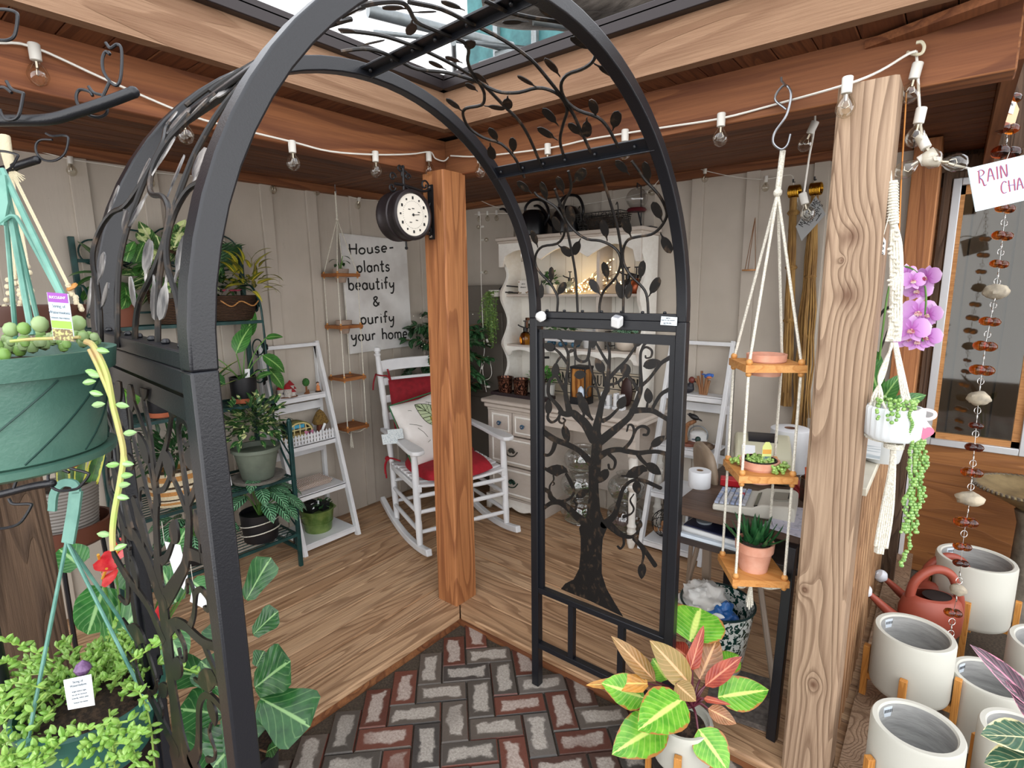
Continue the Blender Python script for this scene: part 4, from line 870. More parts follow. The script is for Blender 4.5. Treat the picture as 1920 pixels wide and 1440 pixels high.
plant('potted_podocarpus', 'fine dark foliage plant in a black and cream striped woven basket, third rack shelf', (-1.14, -.72, Z3), lambda m, p: m.lathe([(.10, 0), (.112, .04), (.114, .1), (.108, .175), (.1, .175), (.095, .1)], p, 30, sx=.9, sy=1.05), f, lf_dark, pmat=stripe.m)
bg = thing('printed_sack', 'white paper sack with small grey print behind the striped basket on the rack', 'bag', (-1.13, -.535, Z3))
m = MB(); m.box((-1.14, -.535, Z3+.13), (.05, .085, .25), rotm(.06, -.08, 0)); m.obj('paper_sack', paper, bg, bev=.006); m = MB(); m.lathe([(.018, 0), (.028, .03), (.01, .05)], (-1.13, -.545, Z3+.25), 12); m.obj('sack_top', PM('black_cap', '222226', .4), bg)
for k, tx in enumerate(('DLJ', 'ART', 'YR', 'HOM')): text_obj(tx, .02, PM('grey_print', '8b9aa3', .7), bg, V((-1.108, -.53, Z3+.17-.035*k)), (0, 1, 0), (0, 0, 1), xs=1)
# bottom shelf
def calf(seed, n, R, h):
    def f(l, s, p):
        rg = random.Random(seed)
        for k in range(n):
            a = rg.uniform(0, 6.28); e = rg.uniform(.15, 1.0); q = p+V((cos(a)*R*e, sin(a)*R*e, h+.13*(1-e)+rg.uniform(-.04, .05))); d = V((cos(a), sin(a), .35-.75*e))
            petiole_leaf(l, s, p+V((0, 0, h*.6)), q, d, .14, .07, 'ovate', .5, V((cos(a)*.4+.2, sin(a)*.4, 1)), .002)
    return f
def rops(t, p):
    for z in (.05, .10):
        m = MB(); m.tube([p+V((cos(a*.2618)*.098, sin(a*.2618)*.098, z+.018*cos(a*.2618-.4))) for a in range(24)], .003, 6, closed=True); m.obj('rope_trim', rope_white, t)
plant('potted_calathea', 'zebra-striped calathea in a black pot with rope rings at the rack bottom, right side', (-1.12, -.36, Z4), lambda m, p: pot(m, p, .085, .096, .155), calf(12, 30, .15, .2), lf_cal, extra=rops)
plant('potted_calathea', 'second striped calathea on the bottom rack shelf, left behind the arbor panel', (-1.14, -.68, Z4), lambda m, p: pot(m, p, .07, .08, .12), calf(13, 20, .12, .16), lf_cal)
# ================================================================ LEFT WHITE LADDER SHELF
def ladder_shelf(name, label, yl, yr, xw=-1.41, dx=.315, ztop=1.19, zs=(.885, .608, .33, .06), fence=False, mirror=None, grp=None):
    # built along the left wall; 'mirror' maps points to another wall
    M_ = mirror or (lambda p: V(p)); t = thing(name, label, 'shelf', M_((xw+dx/2, (yl+yr)/2, 0)), grp)
    def bar(m, p, q, w, h, up=(0, 0, 1)): m.bar(M_(p), M_(q), w, h, M_(up)-M_((0, 0, 0)))
    xf = lambda z: xw+dx*(1-z/ztop)
    for y in (yl, yr):
        m = MB(); bar(m, (xf(0), y, 0), (xf(ztop), y, ztop), .022, .038, (1, 0, 0)); m.obj('front_rail', white_paint, t, bev=.002)
        m = MB(); bar(m, (xw, y, 0), (xw, y, ztop-.02), .022, .03, (1, 0, 0)); m.obj('back_rail', white_paint, t, bev=.002)
    for k, z in enumerate(zs):
        m = MB(); x1 = xf(z)+.008; a, b_ = M_((xw-.0, yl+.012, z-.012)), M_((x1, yr-.012, z)); lo = V(map(min, a, b_)); hi = V(map(max, a, b_)); m.bx(lo, hi)
        bar(m, (x1-.006, yl+.012, z-.02), (x1-.006, yr-.012, z-.02), .012, .034); m.obj('shelf_board', white_paint, t, bev=.002)
        m = MB(); bar(m, (xw+.012, yl, z-.085), (xw+.012, yr, z-.085), .012, .05); m.obj('back_slat', white_paint, t, bev=.002)
    m = MB(); bar(m, (xw+.02, yl, ztop-.015), (xw+.02, yr, ztop-.015), .016, .022); m.obj('top_bar', white_paint, t, bev=.002)
    return t, xf
LYL, LYR = -.135, .225
lad, lxf = ladder_shelf('ladder_shelf', 'white ladder shelf of fairy garden figures beside the green plant rack', LYL, LYR)
def fence(name, label, p, q, h, n, group=None, cat='fence'):
    p = V(p); q = V(q); t = thing(name, label, cat, (p+q)/2, group); d = (q-p); L = d.length; d.normalize(); nn = d.cross(V((0, 0, 1)))
    for z in (.3, .68): m = MB(); m.bar(p+V((0, 0, h*z)), q+V((0, 0, h*z)), .004, h*.14); m.obj('fence_rail', white_paint, t)
    m = MB()
    for k in range(n):
        c = p+d*L*(k+.5)/n+nn*.003; w = L/n*.33
        m.prism([c-d*w, c+d*w, c+d*w+V((0, 0, h*.82)), c+V((0, 0, h)), c-d*w+V((0, 0, h*.82))], nn, .004)
    m.obj('pickets', white_paint, t); return t
zz = .608; xx = lxf(zz)
fence('picket_fence', 'tiny white picket fence along the front edge of the second ladder shelf', (xx-.004, LYL+.02, zz), (xx-.004, LYR-.015, zz), .062, 16)
fence('picket_fence', 'tiny white picket fence piece at the back of the second ladder shelf', (-1.385, .05, zz), (-1.385, LYR-.03, zz), .085, 7)
# figures on the top shelf
z1 = .885
def house_fig():
    t = thing('village_figurine', 'red-roofed white stone cottage cluster figurine on the top ladder shelf', 'figurine', (-1.35, -.03, z1))
    hs = MB(); rf = MB()
    for dx, dy, s, h in ((.0, -.03, .021, .05), (.02, .0, .026, .052), (-.01, .035, .023, .065), (.025, .032, .016, .03), (-.012, .06, .013, .04)):
        c = V((-1.35+dx, -.03+dy, z1)); hs.lathe([(s, 0), (s*.95, h)], c, 10); rf.lathe([(s*1.15, h), (.001, h+s*1.3)], c, 10)
    hs.obj('cottage_walls', PM('stone_grey_paint', 'c9c4bd', .8, c2='a9a199', sc=120), t); rf.obj('roofs', PM('red_roof_paint', 'a3232b', .6), t)
    m = MB(); m.lathe([(.055, 0), (.05, .006)], (-1.335, -.02, z1-.0), 14, sx=.6); m.obj('base', PM('brown_base', '6b4630', .8), t)
    m = MB()
    for dy, dz, w in ((.0, .03, .008), (-.03, .03, .007), (.03, .045, .007), (-.005, .01, .007)): m.bx((-1.336+.012, -.03+dy-w/2, z1+dz-w), (-1.335+.014, -.03+dy+w/2, z1+dz+w*.6))
    m.obj('windows', PM('dark_window', '3a3d49', .4), t)
house_fig()
t = thing('tree_figurine', 'miniature tree with round green crown on the top ladder shelf', 'figurine', (-1.345, .10, z1)); m = MB(); m.lathe([(.018, 0), (.006, .012), (.005, .05)], (-1.345, .10, z1), 8); m.lathe([(.007, 0), (.003, .025)], (-1.34, .11, z1), 6); m.obj('trunk', PM('tiny_trunk', '7b4d2c', .8), t)
m = MB(); m.sph((-1.345, .10, z1+.07), (.022, .022, .026), 10); m.obj('crown', PM('tiny_crown', '3f7a34', .8, c2='24501f', sc=180, bump=1, bsc=150), t)
t = thing('gnome_figurine', 'tiny seated figure in orange on the right of the top ladder shelf', 'figurine', (-1.34, .175, z1)); m = MB(); m.lathe([(.016, 0), (.014, .01), (.01, .02), (.011, .035), (.004, .045)], (-1.34, .175, z1), 10); m.tube([(-1.335, .17, z1+.038), (-1.328, .166, z1+.024), (-1.322, .172, z1+.02)], .003, 6); m.obj('body', PM('orange_dress', 'd98a55', .7), t)
m = MB(); m.sph((-1.34, .175, z1+.052), .009, 10); m.obj('head', PM('tiny_skin', 'd9a783', .6), t); m = MB(); m.sph((-1.342, .175, z1+.056), (.0095, .01, .008), 10); m.obj('hair', PM('tiny_hair', '4a2a18', .7), t); m = MB(); m.lathe([(.02, 0), (.015, .01)], (-1.34, .175, z1-.0), 8); m.obj('stump', PM('tiny_bark', '3d2a1e', .9), t)
# figures on the second shelf
t = thing('fairy_greenhouse', 'small arched yellow-framed fairy greenhouse with mossy roof on the second ladder shelf', 'figurine', (-1.34, -.01, zz))
m = MB(); c = V((-1.315, .02, zz))
for k in range(5): y = -.075+k*.0375; m.bar(c+V((0, y, 0)), c+V((0, y, .05+.06*math.sqrt(max(0, 1-(y/.08)**2)))), .005, .006)
for z in (.004, .04, .075): m.bar(c+V((0, -.075, z)), c+V((0, .075, z)), .005, .006)
m.tube([c+V((0, .08*cos(a*pi/12), .05+.065*sin(a*pi/12))) for a in range(13)], .005, 6); m.obj('frame', PM('pale_yellow_paint', 'd8c98c', .6), t)
m = MB(); 
for k in range(12):
    a0, a1 = k*pi/12, (k+1)*pi/12
    m.add([c+V((x, .084*cos(a), .05+.068*sin(a))) for x in (0, -.07) for a in (a0, a1)], [(0, 1, 3, 2)])
o = m.obj('mossy_roof', PM('moss', '55632e', .9, c2='8a7a48', sc=90, bump=1), t); o.modifiers.new('t', 'SOLIDIFY').thickness = .006
m = MB(); m.bx((-1.32, -.03, zz+.085), (-1.314, .05, zz+.105)); m.obj('blue_glazing', PM('sky_blue_glazing', '4aa3c4', .3), t)
m = MB(); m.bx((-1.385, -.055, zz), (-1.335, .095, zz+.05)); m.obj('straw_bale', PM('straw', 'b39a5e', .9, c2='8a7440', sc=100), t)
t = thing('mushroom_house', 'thatched brown stump fairy house on the second ladder shelf', 'figurine', (-1.325, .165, zz)); m = MB(); m.lathe([(.032, 0), (.028, .03), (.024, .07), (.022, .09)], (-1.325, .165, zz), 14); m.obj('stump_body', PM('rust_bark', '8a4a2c', .8, c2='5a2f1e', sc=60, stretch=(1, 1, .3), bump=.6), t)
m = MB(); m.lathe([(.044, .082), (.05, .092), (.04, .12), (.022, .155), (.006, .17), (.001, .172)], (-1.325, .165, zz), 18); m.obj('thatched_roof', PM('thatch', '8a6c34', .95, c2='5b4622', sc=120, bump=1, bsc=140), t)
m = MB(); m.bx((-1.302, .15, zz+.035), (-1.298, .18, zz+.07)); m.obj('door', PM('tiny_door', '5a3320', .7), t)
t = thing('fairy_figurine', 'tiny pink-winged fairy figure behind the picket fence', 'figurine', (-1.29, .07, zz)); m = MB(); m.lathe([(.012, 0), (.006, .03), (.005, .045)], (-1.29, .07, zz), 8); m.sph((-1.29, .07, zz+.052), .008, 8); m.obj('body', PM('plum_dress', '6f2f52', .7), t)
m = MB(); m.leaf((-1.295, .07, zz+.03), (0, -.6, .7), (1, 0, 0), .045, .025); m.leaf((-1.295, .07, zz+.03), (0, .6, .7), (1, 0, 0), .045, .025); m.obj('wings', PM('pink_wing', 'c9799a', .5), t)
t = thing('plant_label', 'white tilted plastic label stake by the thatched house', 'tag', (-1.28, .14, zz)); m = MB(); m.box((-1.277, .145, zz+.05), (.002, .016, .09), rotm(-.45, 0, 0)); m.obj('stake', paper, t)
# third shelf: bundle of brown and white twisted cord; bottom: green pail with packs of plants
rp = NT('twisted_cord'); _wv = rp.N('TexWave', bands_direction='DIAGONAL', i_Scale=70); rp.L(rp.coord(), _wv.inputs[0]); rp.set(Roughness=.85); rp.col(rp.ramp(_wv.outputs[1], [(.42, '6b4634'), (.56, 'd9cfc4')])); rp = rp.m
t = thing('cord_bundle', 'bundle of brown and white twisted cords lying on the third ladder shelf', 'rope', (-1.27, .05, .33)); m = MB()
for r_ in range(3):
    for k in range(6): x = -1.37+.026*k+.01*r_; m.tube(bez([(x, -.1, .337+.012*r_), (x+.004*rnd.uniform(-1, 1), .02, .338+.012*r_), (x, .15, .337+.012*r_)], 3), .0065, 7)
m.obj('cords', rp, t)
pail_g = PM('green_pail_metal', '5a7a3a', .35, .55, c2='8aa05c', sc=18)
t = thing('metal_pail', 'green metal pail holding small plants on the bottom ladder shelf', 'pail', (-1.245, .05, .06)); p = V((-1.245, .05, .06)); m = MB(); pot(m, p, .078, .098, .14, .003, .004, .006, 32); m.tube([p+V((cos(a*.2618)*.088, sin(a*.2618)*.088, .06)) for a in range(24)], .0018, 6, closed=True); m.obj('bucket', pail_g, t)
for sg in (1, -1): m = MB(); m.tube([p+V((cos(a*pi/10)*.03, sg*(.097+.025*sin(a*pi/10)), .115)) for a in range(11)], .003, 6); m.obj('ear_handle', pail_g, t)
t = thing('nursery_pack', 'black nursery pots of tiny green plants with white labels inside the green pail', 'plant', (-1.245, .05, .18)); m = MB(); m.box((-1.26, .02, .20), (.06, .06, .09), rotm(.1, .1, .3)); m.box((-1.235, .085, .19), (.05, .05, .08), rotm(-.1, .1, .1)); m.obj('pot', black_pot, t)
m = MB(); bush(m, (-1.235, .075, .215), (.05, .055, .035), 60, .028, .014, 'round', .2, .1, .3, .3, random.Random(14), 3); m.obj('foliage', lf_deep, t); m = MB(); m.box((-1.225, .01, .225), (.002, .022, .035), rotm(0, 0, .2)); m.box((-1.235, .05, .23), (.002, .018, .03), rotm(0, 0, -.3)); m.objs('plant_tag', paper, t)
# ================================================================ HANGING PLANTER AT THE BACK WALL
def tier_planter(name, label, cx, cy, zt, half, tiers, rope_r, top, rot=0, holes=(), bead=.008, tassel=.12, bt_=.02, mat=None, group=None, knot=.1, ropemat=None, hole_r=.045):
    t = thing(name, label, 'planter', (cx, cy, tiers[-1]), group); ropemat = ropemat or rope_white
    R = Matrix.Rotation(rot, 3, 'Z'); cs = [R @ V((sx*half*.86, sy*half*.86, 0)) for sx, sy in ((1, 1), (-1, 1), (-1, -1), (1, -1))]; c = V((cx, cy, 0))
    m = MB(); kz = top.z-knot
    m.tube([top, V((cx, cy, kz))], rope_r*1.9, 8); m.sph((cx, cy, kz), (rope_r*3, rope_r*3, rope_r*3.2), 10)
    for q in cs: m.tube([V((cx, cy, kz))]+[c+q+V((0, 0, tiers[0]))]+[c+q+V((0, 0, tiers[-1]-bt_*.6))], rope_r, 7)
    for q in (cs[0], cs[1], cs[2], cs[3]): m.tube(bez([c+q+V((0, 0, tiers[-1]-bt_-.002)), c+q*.5+V((0, 0, tiers[-1]-bt_-.03)), c+V((0, 0, tiers[-1]-bt_-.025))], 4), rope_r, 6)
    for k in range(9): a = k*.7; m.tube([c+V((0, 0, tiers[-1]-bt_-.02)), c+V((cos(a)*.01, sin(a)*.01, tiers[-1]-bt_-.02-tassel*rnd.uniform(.8, 1.05)))], rope_r*.7, 5)
    m.obj('rope', ropemat, t)
    for k, z in enumerate(tiers):
        m = MB()
        if k in holes:
            n = 32; ring = [V((cos(2*pi*i/n), sin(2*pi*i/n), 0)) for i in range(n)]; vs = []
            for zz_ in (z-bt_, z):
                for v in ring: vs.append(c+V((0, 0, zz_))+v*hole_r)
                for v in ring: s = half/max(abs(v.x), abs(v.y)); vs.append(c+V((0, 0, zz_))+R @ (v*s))
            fs = []
            for i in range(n):
                j = (i+1) % n; fs += [(i, j, n+j, n+i)[::-1], (2*n+i, 2*n+j, 3*n+j, 3*n+i), (i, j, 2*n+j, 2*n+i), (n+i, n+j, 3*n+j, 3*n+i)[::-1]]
            # exact square corners
            m.add(vs, fs)
        else: m.box((cx, cy, z-bt_/2), (half*2, half*2, bt_), R)
        m.obj('shelf_board', mat or oak_small, t, smooth=30)
        m = MB()
        for q in cs:
            m.sph(c+q+V((0, 0, z+bead*.7)), bead, 10)
            if k < len(tiers): m.sph(c+q+V((0, 0, z-bt_-bead*.6)), bead*.85, 10)
        m.objs('bead', bead_wood, t)
    return t
hz = [1.60, 1.285, .96, .64]; HX, HY = -1.32, .375; redwood = wood('stained_shelf', ['6b3a1e', '935a30', 'ae7340'], axis=1, sc=3, bump=.2)
tier_planter('hanging_planter', 'four-tier stained wood hanging planter on the left wall beside the chair', HX, HY, 2.1, .083, hz, .0028, V((HX, HY, 2.085)), holes=(0, 1, 2), bead=.0075, mat=redwood, knot=.16)
hk = MB(); hk.tube(bez([(HX, HY, 2.13), (HX, HY, 2.1), (HX+.008, HY, 2.085), (HX, HY, 2.075), (HX-.008, HY, 2.085)], 4), .003, 6); tag(hk.obj('ceiling_hook', steel), 'small wire ceiling hook above the four-tier hanging planter', 'hook')
for k, lb in ((0, 'small dusty clay pot with a leafy cutting in the top tier of the wall planter'), (1, 'empty dusty clay pot in the second tier of the wall planter')):
    p = V((HX, HY, hz[k]-.055)); t = thing('clay_pot', lb, 'pot', p); m = MB(); m.lathe([(.027, 0), (.043, .055), (.048, .0555), (.051, .083), (.046, .083), (.04, .05)], p, 24); m.obj('pot', old_clay, t)
    if k == 0:
        l = MB(); s = MB(); rg = random.Random(3)
        for a, h in ((.5, .06), (2.2, .05), (3.9, .07), (5.2, .04), (1.3, .09)): petiole_leaf(l, s, p+V((0, 0, .07)), p+V((cos(a)*.02, sin(a)*.02, .07+h)), (cos(a), sin(a), .1), .055, .03, 'ovate', .6)
        l.obj('foliage', lf_dark, t); s.obj('stems', stem_g, t)
# ================================================================ THE SIGN
sg = thing('wall_sign', 'white painted wall sign with black hand lettering about house plants', 'sign', (-1.40, .70, 1.5))
S0, S1, S2, S3 = PX(637, 437, -1.395), PX(760, 451, -1.395), PX(772, 648, -1.395), PX(655, 664, -1.395)
m = MB(); m.prism([S3, S2, S1, S0], (1, 0, 0), .018); m.obj('board', PM('sign_white', 'dcdcda', .5, c2='c5c3c0', sc=5), sg, bev=.002)
sx_ = -1.3845; m = MB()
for tx, a, b_, ch, fw in (('House-', (655, 478), (741, 471), 20.5, .0105), ('plants', (669, 511), (733, 508), 22, .0105), ('beautify', (653, 544), (742, 541), 23, .0105), ('&', (699, 574), (716, 573), 22, .0105), ('purify', (676, 608), (742, 604), 22, .0105), ('your home', (659, 640), (766, 633), 22, .0105)):
    A = PX(*a, sx_); B = PX(*b_, sx_); h = PX(a[0], a[1]-ch, sx_).z-A.z; L = (B-A).length; u = (B-A); xs = L/hand_len(tx, h)
    hand_text(m, tx, A, u, (0, 0, 1), h, fw, .001, xs=xs)
m.obj('lettering', ink, sg)
# ================================================================ CLOCK ON ITS BRACKET
ck = thing('station_clock', 'double-sided black drum thermometer clock on a scrolled iron bracket', 'clock', (-.13, .03, 1.8)); cx, cy, cz = -.135, -.115, 1.795
m = MB(); Rx = Matrix.Rotation(pi/2, 3, 'Y')
m.lathe([(.088, -.062), (.098, -.058), (.10, -.045), (.097, -.04), (.097, -.012), (.101, -.008), (.101, .008), (.097, .012), (.097, .04), (.10, .045), (.098, .058), (.088, .062), (.082, .054), (.001, .054)], (cx, cy, cz), 40, Rx, cap=(True, True)); m.obj('drum', PM('dark_bronze_case', '2a2426', .4, .3, bump=.1), ck)
m = MB(); m.lathe([(.083, .0545), (.001, .0555)], (cx, cy, cz), 40, Rx, cap=(False, True)); m.obj('dial', PM('ivory_dial', 'e3ddd0', .5), ck)
m = MB()
for k in range(12):
    a = 2*pi*k/12; c = V((cx+.0565, cy+.066*sin(a), cz+.066*cos(a))); m.box(c, (.001, .008, .011), rotm(-a if False else 0, 0, 0)) if k % 2 == 0 else m.box(c, (.001, .007, .007))
for k in range(40): a = 2*pi*k/40; m.box((cx+.0565, cy+.053*sin(a), cz+.053*cos(a)), (.001, .0016, .0016))
m.box((cx+.0568, cy+.012, cz+.001), (.001, .04, .0022), rotm(.12, 0, 0)); m.sph((cx+.057, cy, cz), (.002, .006, .006), 8)
for dy, dz in ((-.02, .02), (.0, .024), (.018, -.02), (.03, .012), (-.015, -.03)): m.box((cx+.0565, cy+dy, cz+dz), (.001, .012, .003))
m.obj('numerals', ink, ck)
m = MB(); m.bx((-.145, .028, 1.71), (-.115, .036, 1.935)); by = .03
def spiral(cy_, cz_, r, s=1, n=16, x=-.13, a0=0): return [(x, cy_+r*(1-k/n*.75)*cos(a0+s*k*.45), cz_+r*(1-k/n*.75)*sin(a0+s*k*.45)) for k in range(n)]
m.tube(bez([(-.13, by, 1.92), (-.13, by-.04, 1.905), (-.13, by-.14, 1.915), (-.13, by-.19, 1.915)], 5), .006, 8); m.tube(bez([(-.13, by, 1.75), (-.13, by-.05, 1.80), (-.13, by-.06, 1.87), (-.13, by-.14, 1.912)], 5), .005, 8)
for a in (spiral(by-.03, 1.93, .022), spiral(by-.03, 1.86, .026, -1), spiral(by-.028, 1.82, .022, 1), spiral(by-.02, 1.74, .018), spiral(by-.20, 1.94, .018), spiral(by-.205, 1.90, .018, -1), spiral(by-.14, 1.955, .02), spiral(by-.16, 1.98, .015, -1), spiral(by-.12, 1.95, .015)): m.tube(a, .004, 7)
m.tube([(-.13, cy, 1.895), (-.13, cy, 1.98)], .006, 8); m.sph((-.13, cy, 1.985), .008, 8); m.tube([(-.13, cy, cz-.098), (-.13, cy, cz-.125)], .004, 8); m.sph((-.13, cy, cz-.128), .007, 8); m.obj('bracket', PM('black_iron', '17171a', .45, .3), ck)
m = MB(); m.sph((-.13, .026, 1.722), .007, 8); m.sph((-.13, .026, 1.925), .006, 8); m.obj('screw', silver, ck)
# ================================================================ ROCKING CHAIR (built facing +x, then turned)
rc = bpy.data.objects.new('rocking_chair', None); COL.objects.link(rc); tag(rc, 'white slatted rocking chair with red cushions behind the corner post', 'chair'); BASE['rocking_chair'] = V((0, 0, 0))
HW = .285
def turned(mb, p, q, r, rings=(.15, .5, .85)):
    p = V(p); q = V(q); pts = []; rs = []
    for i in range(25):
        t = i/24; k = r*(.72+.28*sin(pi*t)**.5)
        for g_ in rings:
            if abs(t-g_) < .012: k *= .86
        pts.append(p+(q-p)*t); rs.append(k)
    mb.tube(pts, rs, 12)
for s in (-1, 1):
    y = s*HW; m = MB(); pts = [V((-.47+.85*i/20, y, .020+.42*((i/20-.55)**2)*.62)) for i in range(21)]; sqtube(m, pts, .034, .04, (0, 1, 0)); m.obj('rocker', white_paint, rc, bev=.006)
    m = MB(); turned(m, (.235, y, .045), (.20, y, .60), .021, (.3, .34, .6, .64, .9)); m.obj('front_post', white_paint, rc)
    m = MB(); turned(m, (-.22, y*.94, .04), (-.27, y*.94, .40), .02, (.4,)); turned(m, (-.27, y*.94, .40), (-.46, y*.94, 1.08), .021, (.2, .24, .5, .54, .85, .9)); m.lathe([(.018, 0), (.022, .012), (.014, .02), (.023, .034), (.019, .055), (.004, .06)], (-.462, y*.94, 1.075), 14); m.obj('back_post', white_paint, rc)
    m = MB(); k = 14; vs = []
    prof = [(-.36, .022), (-.2, .026), (0, .032), (.14, .042), (.23, .046), (.275, .036), (.29, .012)]
    up = [V((x, y+w, .622)) for x, w in prof]+[V((x, y-w, .622)) for x, w in prof[::-1]]; m.prism([p-V((0, 0, .011)) for p in up], (0, 0, 1), .024); m.obj('armrest', white_paint, rc, bev=.006)
    for z0, z1_ in ((.14, .14), (.25, .25)): m = MB(); turned(m, (-.23, y*.96, z0), (.23, y, z1_), .013, ()); m.obj('side_stretcher', white_paint, rc)
for z in (.13, .25, .345): m = MB(); turned(m, (.225, -HW, z), (.225, HW, z), .014, (.38, .42, .46, .54, .58, .62)); m.obj('front_stretcher', white_paint, rc)
for z in (.16, .30): m = MB(); turned(m, (-.235, -HW*.94, z), (-.235, HW*.94, z), .013, ()); m.obj('back_stretcher', white_paint, rc)
for k in range(9):
    x = -.25+k*.058; m = MB(); z = lambda yy: .40+.022*((yy/HW)**2)-(.012 if k < 2 else 0)+(.0 if k < 7 else -.006*(k-6))
    pts = [V((x, -HW*.98+HW*1.96*i/12, z(-HW*.98+HW*1.96*i/12))) for i in range(13)]; sqtube(m, pts, .046, .016, (1, 0, 0)); m.obj('seat_slat', white_paint, rc, bev=.004)
for s in (-1, 1): m = MB(); m.bar((-.26, s*HW*.93, .385), (.235, s*HW*.96, .385), .03, .035); m.obj('seat_rail', white_paint, rc, bev=.005)
bz = lambda z: -.27-.19*(z-.40)/.68
for z0, h in ((1.0, .075), (.91, .05), (.80, .05), (.69, .05), (.58, .05)):
    m = MB(); pts = []
    for i in range(13): yy = -HW*.92+HW*1.84*i/12; pts.append(V((bz(z0)-.025*(1-(yy/HW)**2), yy, z0+(.016*(1-(yy/HW)**4) if z0 == 1.0 else 0))))
    sqtube(m, pts, .014, h, (1, 0, 0)); m.obj('back_slat', white_paint, rc, bev=.004)
rc.location = (-.705, .635, 0); rc.rotation_euler = (0, 0, R_(-21.2))
chairM = Matrix.Translation(rc.location) @ Matrix.Rotation(R_(-21.2), 4, 'Z')
red = PM('red_canvas', '8e1220', .85, c2='7a0d1a', sc=30, bump=.25, bsc=500); red_s = PM('red_seat_canvas', 'a81828', .85, c2='96121f', sc=30, bump=.25, bsc=500)
def cushion(mb, pts_fn, n=16):  # pts_fn(s,t)->(top,bottom)
    vs = []; 
    for sgn in (0, 1):
        for i in range(n+1):
            for j in range(n+1): vs.append(pts_fn(i/n, j/n)[sgn])
    N_ = (n+1)**2; fs = []
    for i in range(n):
        for j in range(n):
            a = i*(n+1)+j; q = (a, a+1, a+n+2, a+n+1); fs.append(q); fs.append(tuple(N_+k for k in q[::-1]))
    for i in range(n):
        for (a, b_) in (((i)*(n+1), (i+1)*(n+1)), ((i+1)*(n+1)+n, i*(n+1)+n), (i+1, i), (n*(n+1)+i, n*(n+1)+i+1)): fs.append((a, b_, N_+b_, N_+a))
    mb.add(vs, fs, [(i/n, j/n) for i in range(n+1) for j in range(n+1)]*2)
def place(o): o.matrix_world = chairM; return o
def thing0(name, label, cat): 
    o = bpy.data.objects.new(name, None); COL.objects.link(o); tag(o, label, cat); BASE[o.name] = V((0, 0, 0)); return o
# back cushion tied to the posts
bc = thing0('chair_back_cushion', 'red canvas back cushion tied onto the rocking chair', 'cushion'); m = MB()
def fb(s, t):
    z = .52+.40*t; y = (-.225+.45*s); b_ = min(s, 1-s, t, 1-t); th = .028*min(1, (b_*8)**.5)+.003; x = bz(z)+.005-.02*(1-(y/HW)**2); return V((x+.02+th, y, z)), V((x+.018, y, z))
cushion(m, fb); m.obj('pad', red, bc, smooth=70)
m = MB()
for s in (-1, 1):
    z = .925; m.tube(bez([(bz(z)+.03, s*.215, .92), (bz(z)+.03, s*.235, .95), (bz(z)+.028, s*.27, .955), (bz(z)-.02, s*.295, .96), (bz(z)-.03, s*.26, .955)], 5), .005, 6); m.tube(bez([(bz(z)-.02, s*.295, .955), (bz(z)-.02, s*.31, .91), (bz(z)-.01, s*.32, .86)], 4), .005, 6); m.tube([(bz(z)+.03, s*.213, .92), (bz(1.0)+.02, s*.22, .99)], .006, 6)
m.obj('tie', red, bc); place(bc)
# seat cushion
sc2 = thing0('chair_seat_cushion', 'round-edged red seat cushion on the rocking chair', 'cushion'); m = MB()
def fs_(s, t):
    a = 2*s-1; b_ = 2*t-1; x = .01+.235*a*math.sqrt(1-b_*b_*.28); y = .245*b_*math.sqrt(1-a*a*.28); e = max(abs(a), abs(b_)); th = .05*math.sqrt(max(0, 1-e**6))+.004
    z0 = .41+.02*((y/HW)**2); return V((x, y, z0+th)), V((x, y, z0))
cushion(m, fs_); m.obj('pad', red_s, sc2, smooth=70)
m = MB()
for s in (-1, 1):
    for a, b_ in (((-.2, .235, .43), (-.285, .29, .435)), ((-.285, .29, .435), (-.30, .30, .30)), ((-.285, .29, .435), (-.27, .315, .34))): m.tube(bez([V((a[0], s*a[1], a[2])), (V((a[0], s*a[1], a[2]))+V((b_[0], s*b_[1], b_[2])))/2+V((0, s*.01, .01)), V((b_[0], s*b_[1], b_[2]))], 4), .005, 6)
    m.sph((-.285, s*.29, .435), (.018, .02, .016), 8)
m.obj('tie', red_s, sc2); place(sc2)
# leaf-print pillow leaning in the seat
pl_ = thing0('throw_pillow', 'white throw pillow printed with a big calathea leaf, leaning in the rocking chair', 'pillow'); m = MB()
PR = Matrix.Translation((-.10, -.075, .645)) @ Matrix.Rotation(R_(14), 4, 'Z') @ Matrix.Rotation(R_(-24), 4, 'Y') @ Matrix.Rotation(R_(7), 4, 'X')
def fp(s, t):
    a = 2*s-1; b_ = 2*t-1; k = 1-.07*(1-abs(a))*(abs(b_)**2)*1.0; k2 = 1-.07*(1-abs(b_))*(abs(a)**2)
    y = .205*a*k2; z = .205*b_*k; th = .062*(max(0, (1-a*a)*(1-b_*b_))**.42)+.002; return PR @ V((th, y, z)), PR @ V((-th, y, z))
cushion(m, fp, 20); m.obj('cover', PM('white_cotton', 'e6e2de', .9, c2='d9d4cf', sc=8, bump=.15, bsc=400), pl_, smooth=70)
m = MB(); m.tube([PR @ V((0, .207*a, .207*b_)) for a, b_ in [(-1+i*.1, -1) for i in range(20)]+[(1, -1+i*.1) for i in range(20)]+[(1-i*.1, 1) for i in range(20)]+[(-1, 1-i*.1) for i in range(20)]], .004, 6, closed=True); m.obj('green_piping', PM('green_piping', '2f6b45', .7), pl_)
def onp(a, b_, o=.0015): 
    q = fp((a+1)/2, (b_+1)/2)[0]; return q+(PR.to_3x3() @ V((o, 0, 0)))
pg = PM('leaf_print', 'b9c7a0', .9); pk = PM('print_line', '2f3a22', .9); po_ = PM('olive_stem_print', '8d8a3a', .9)
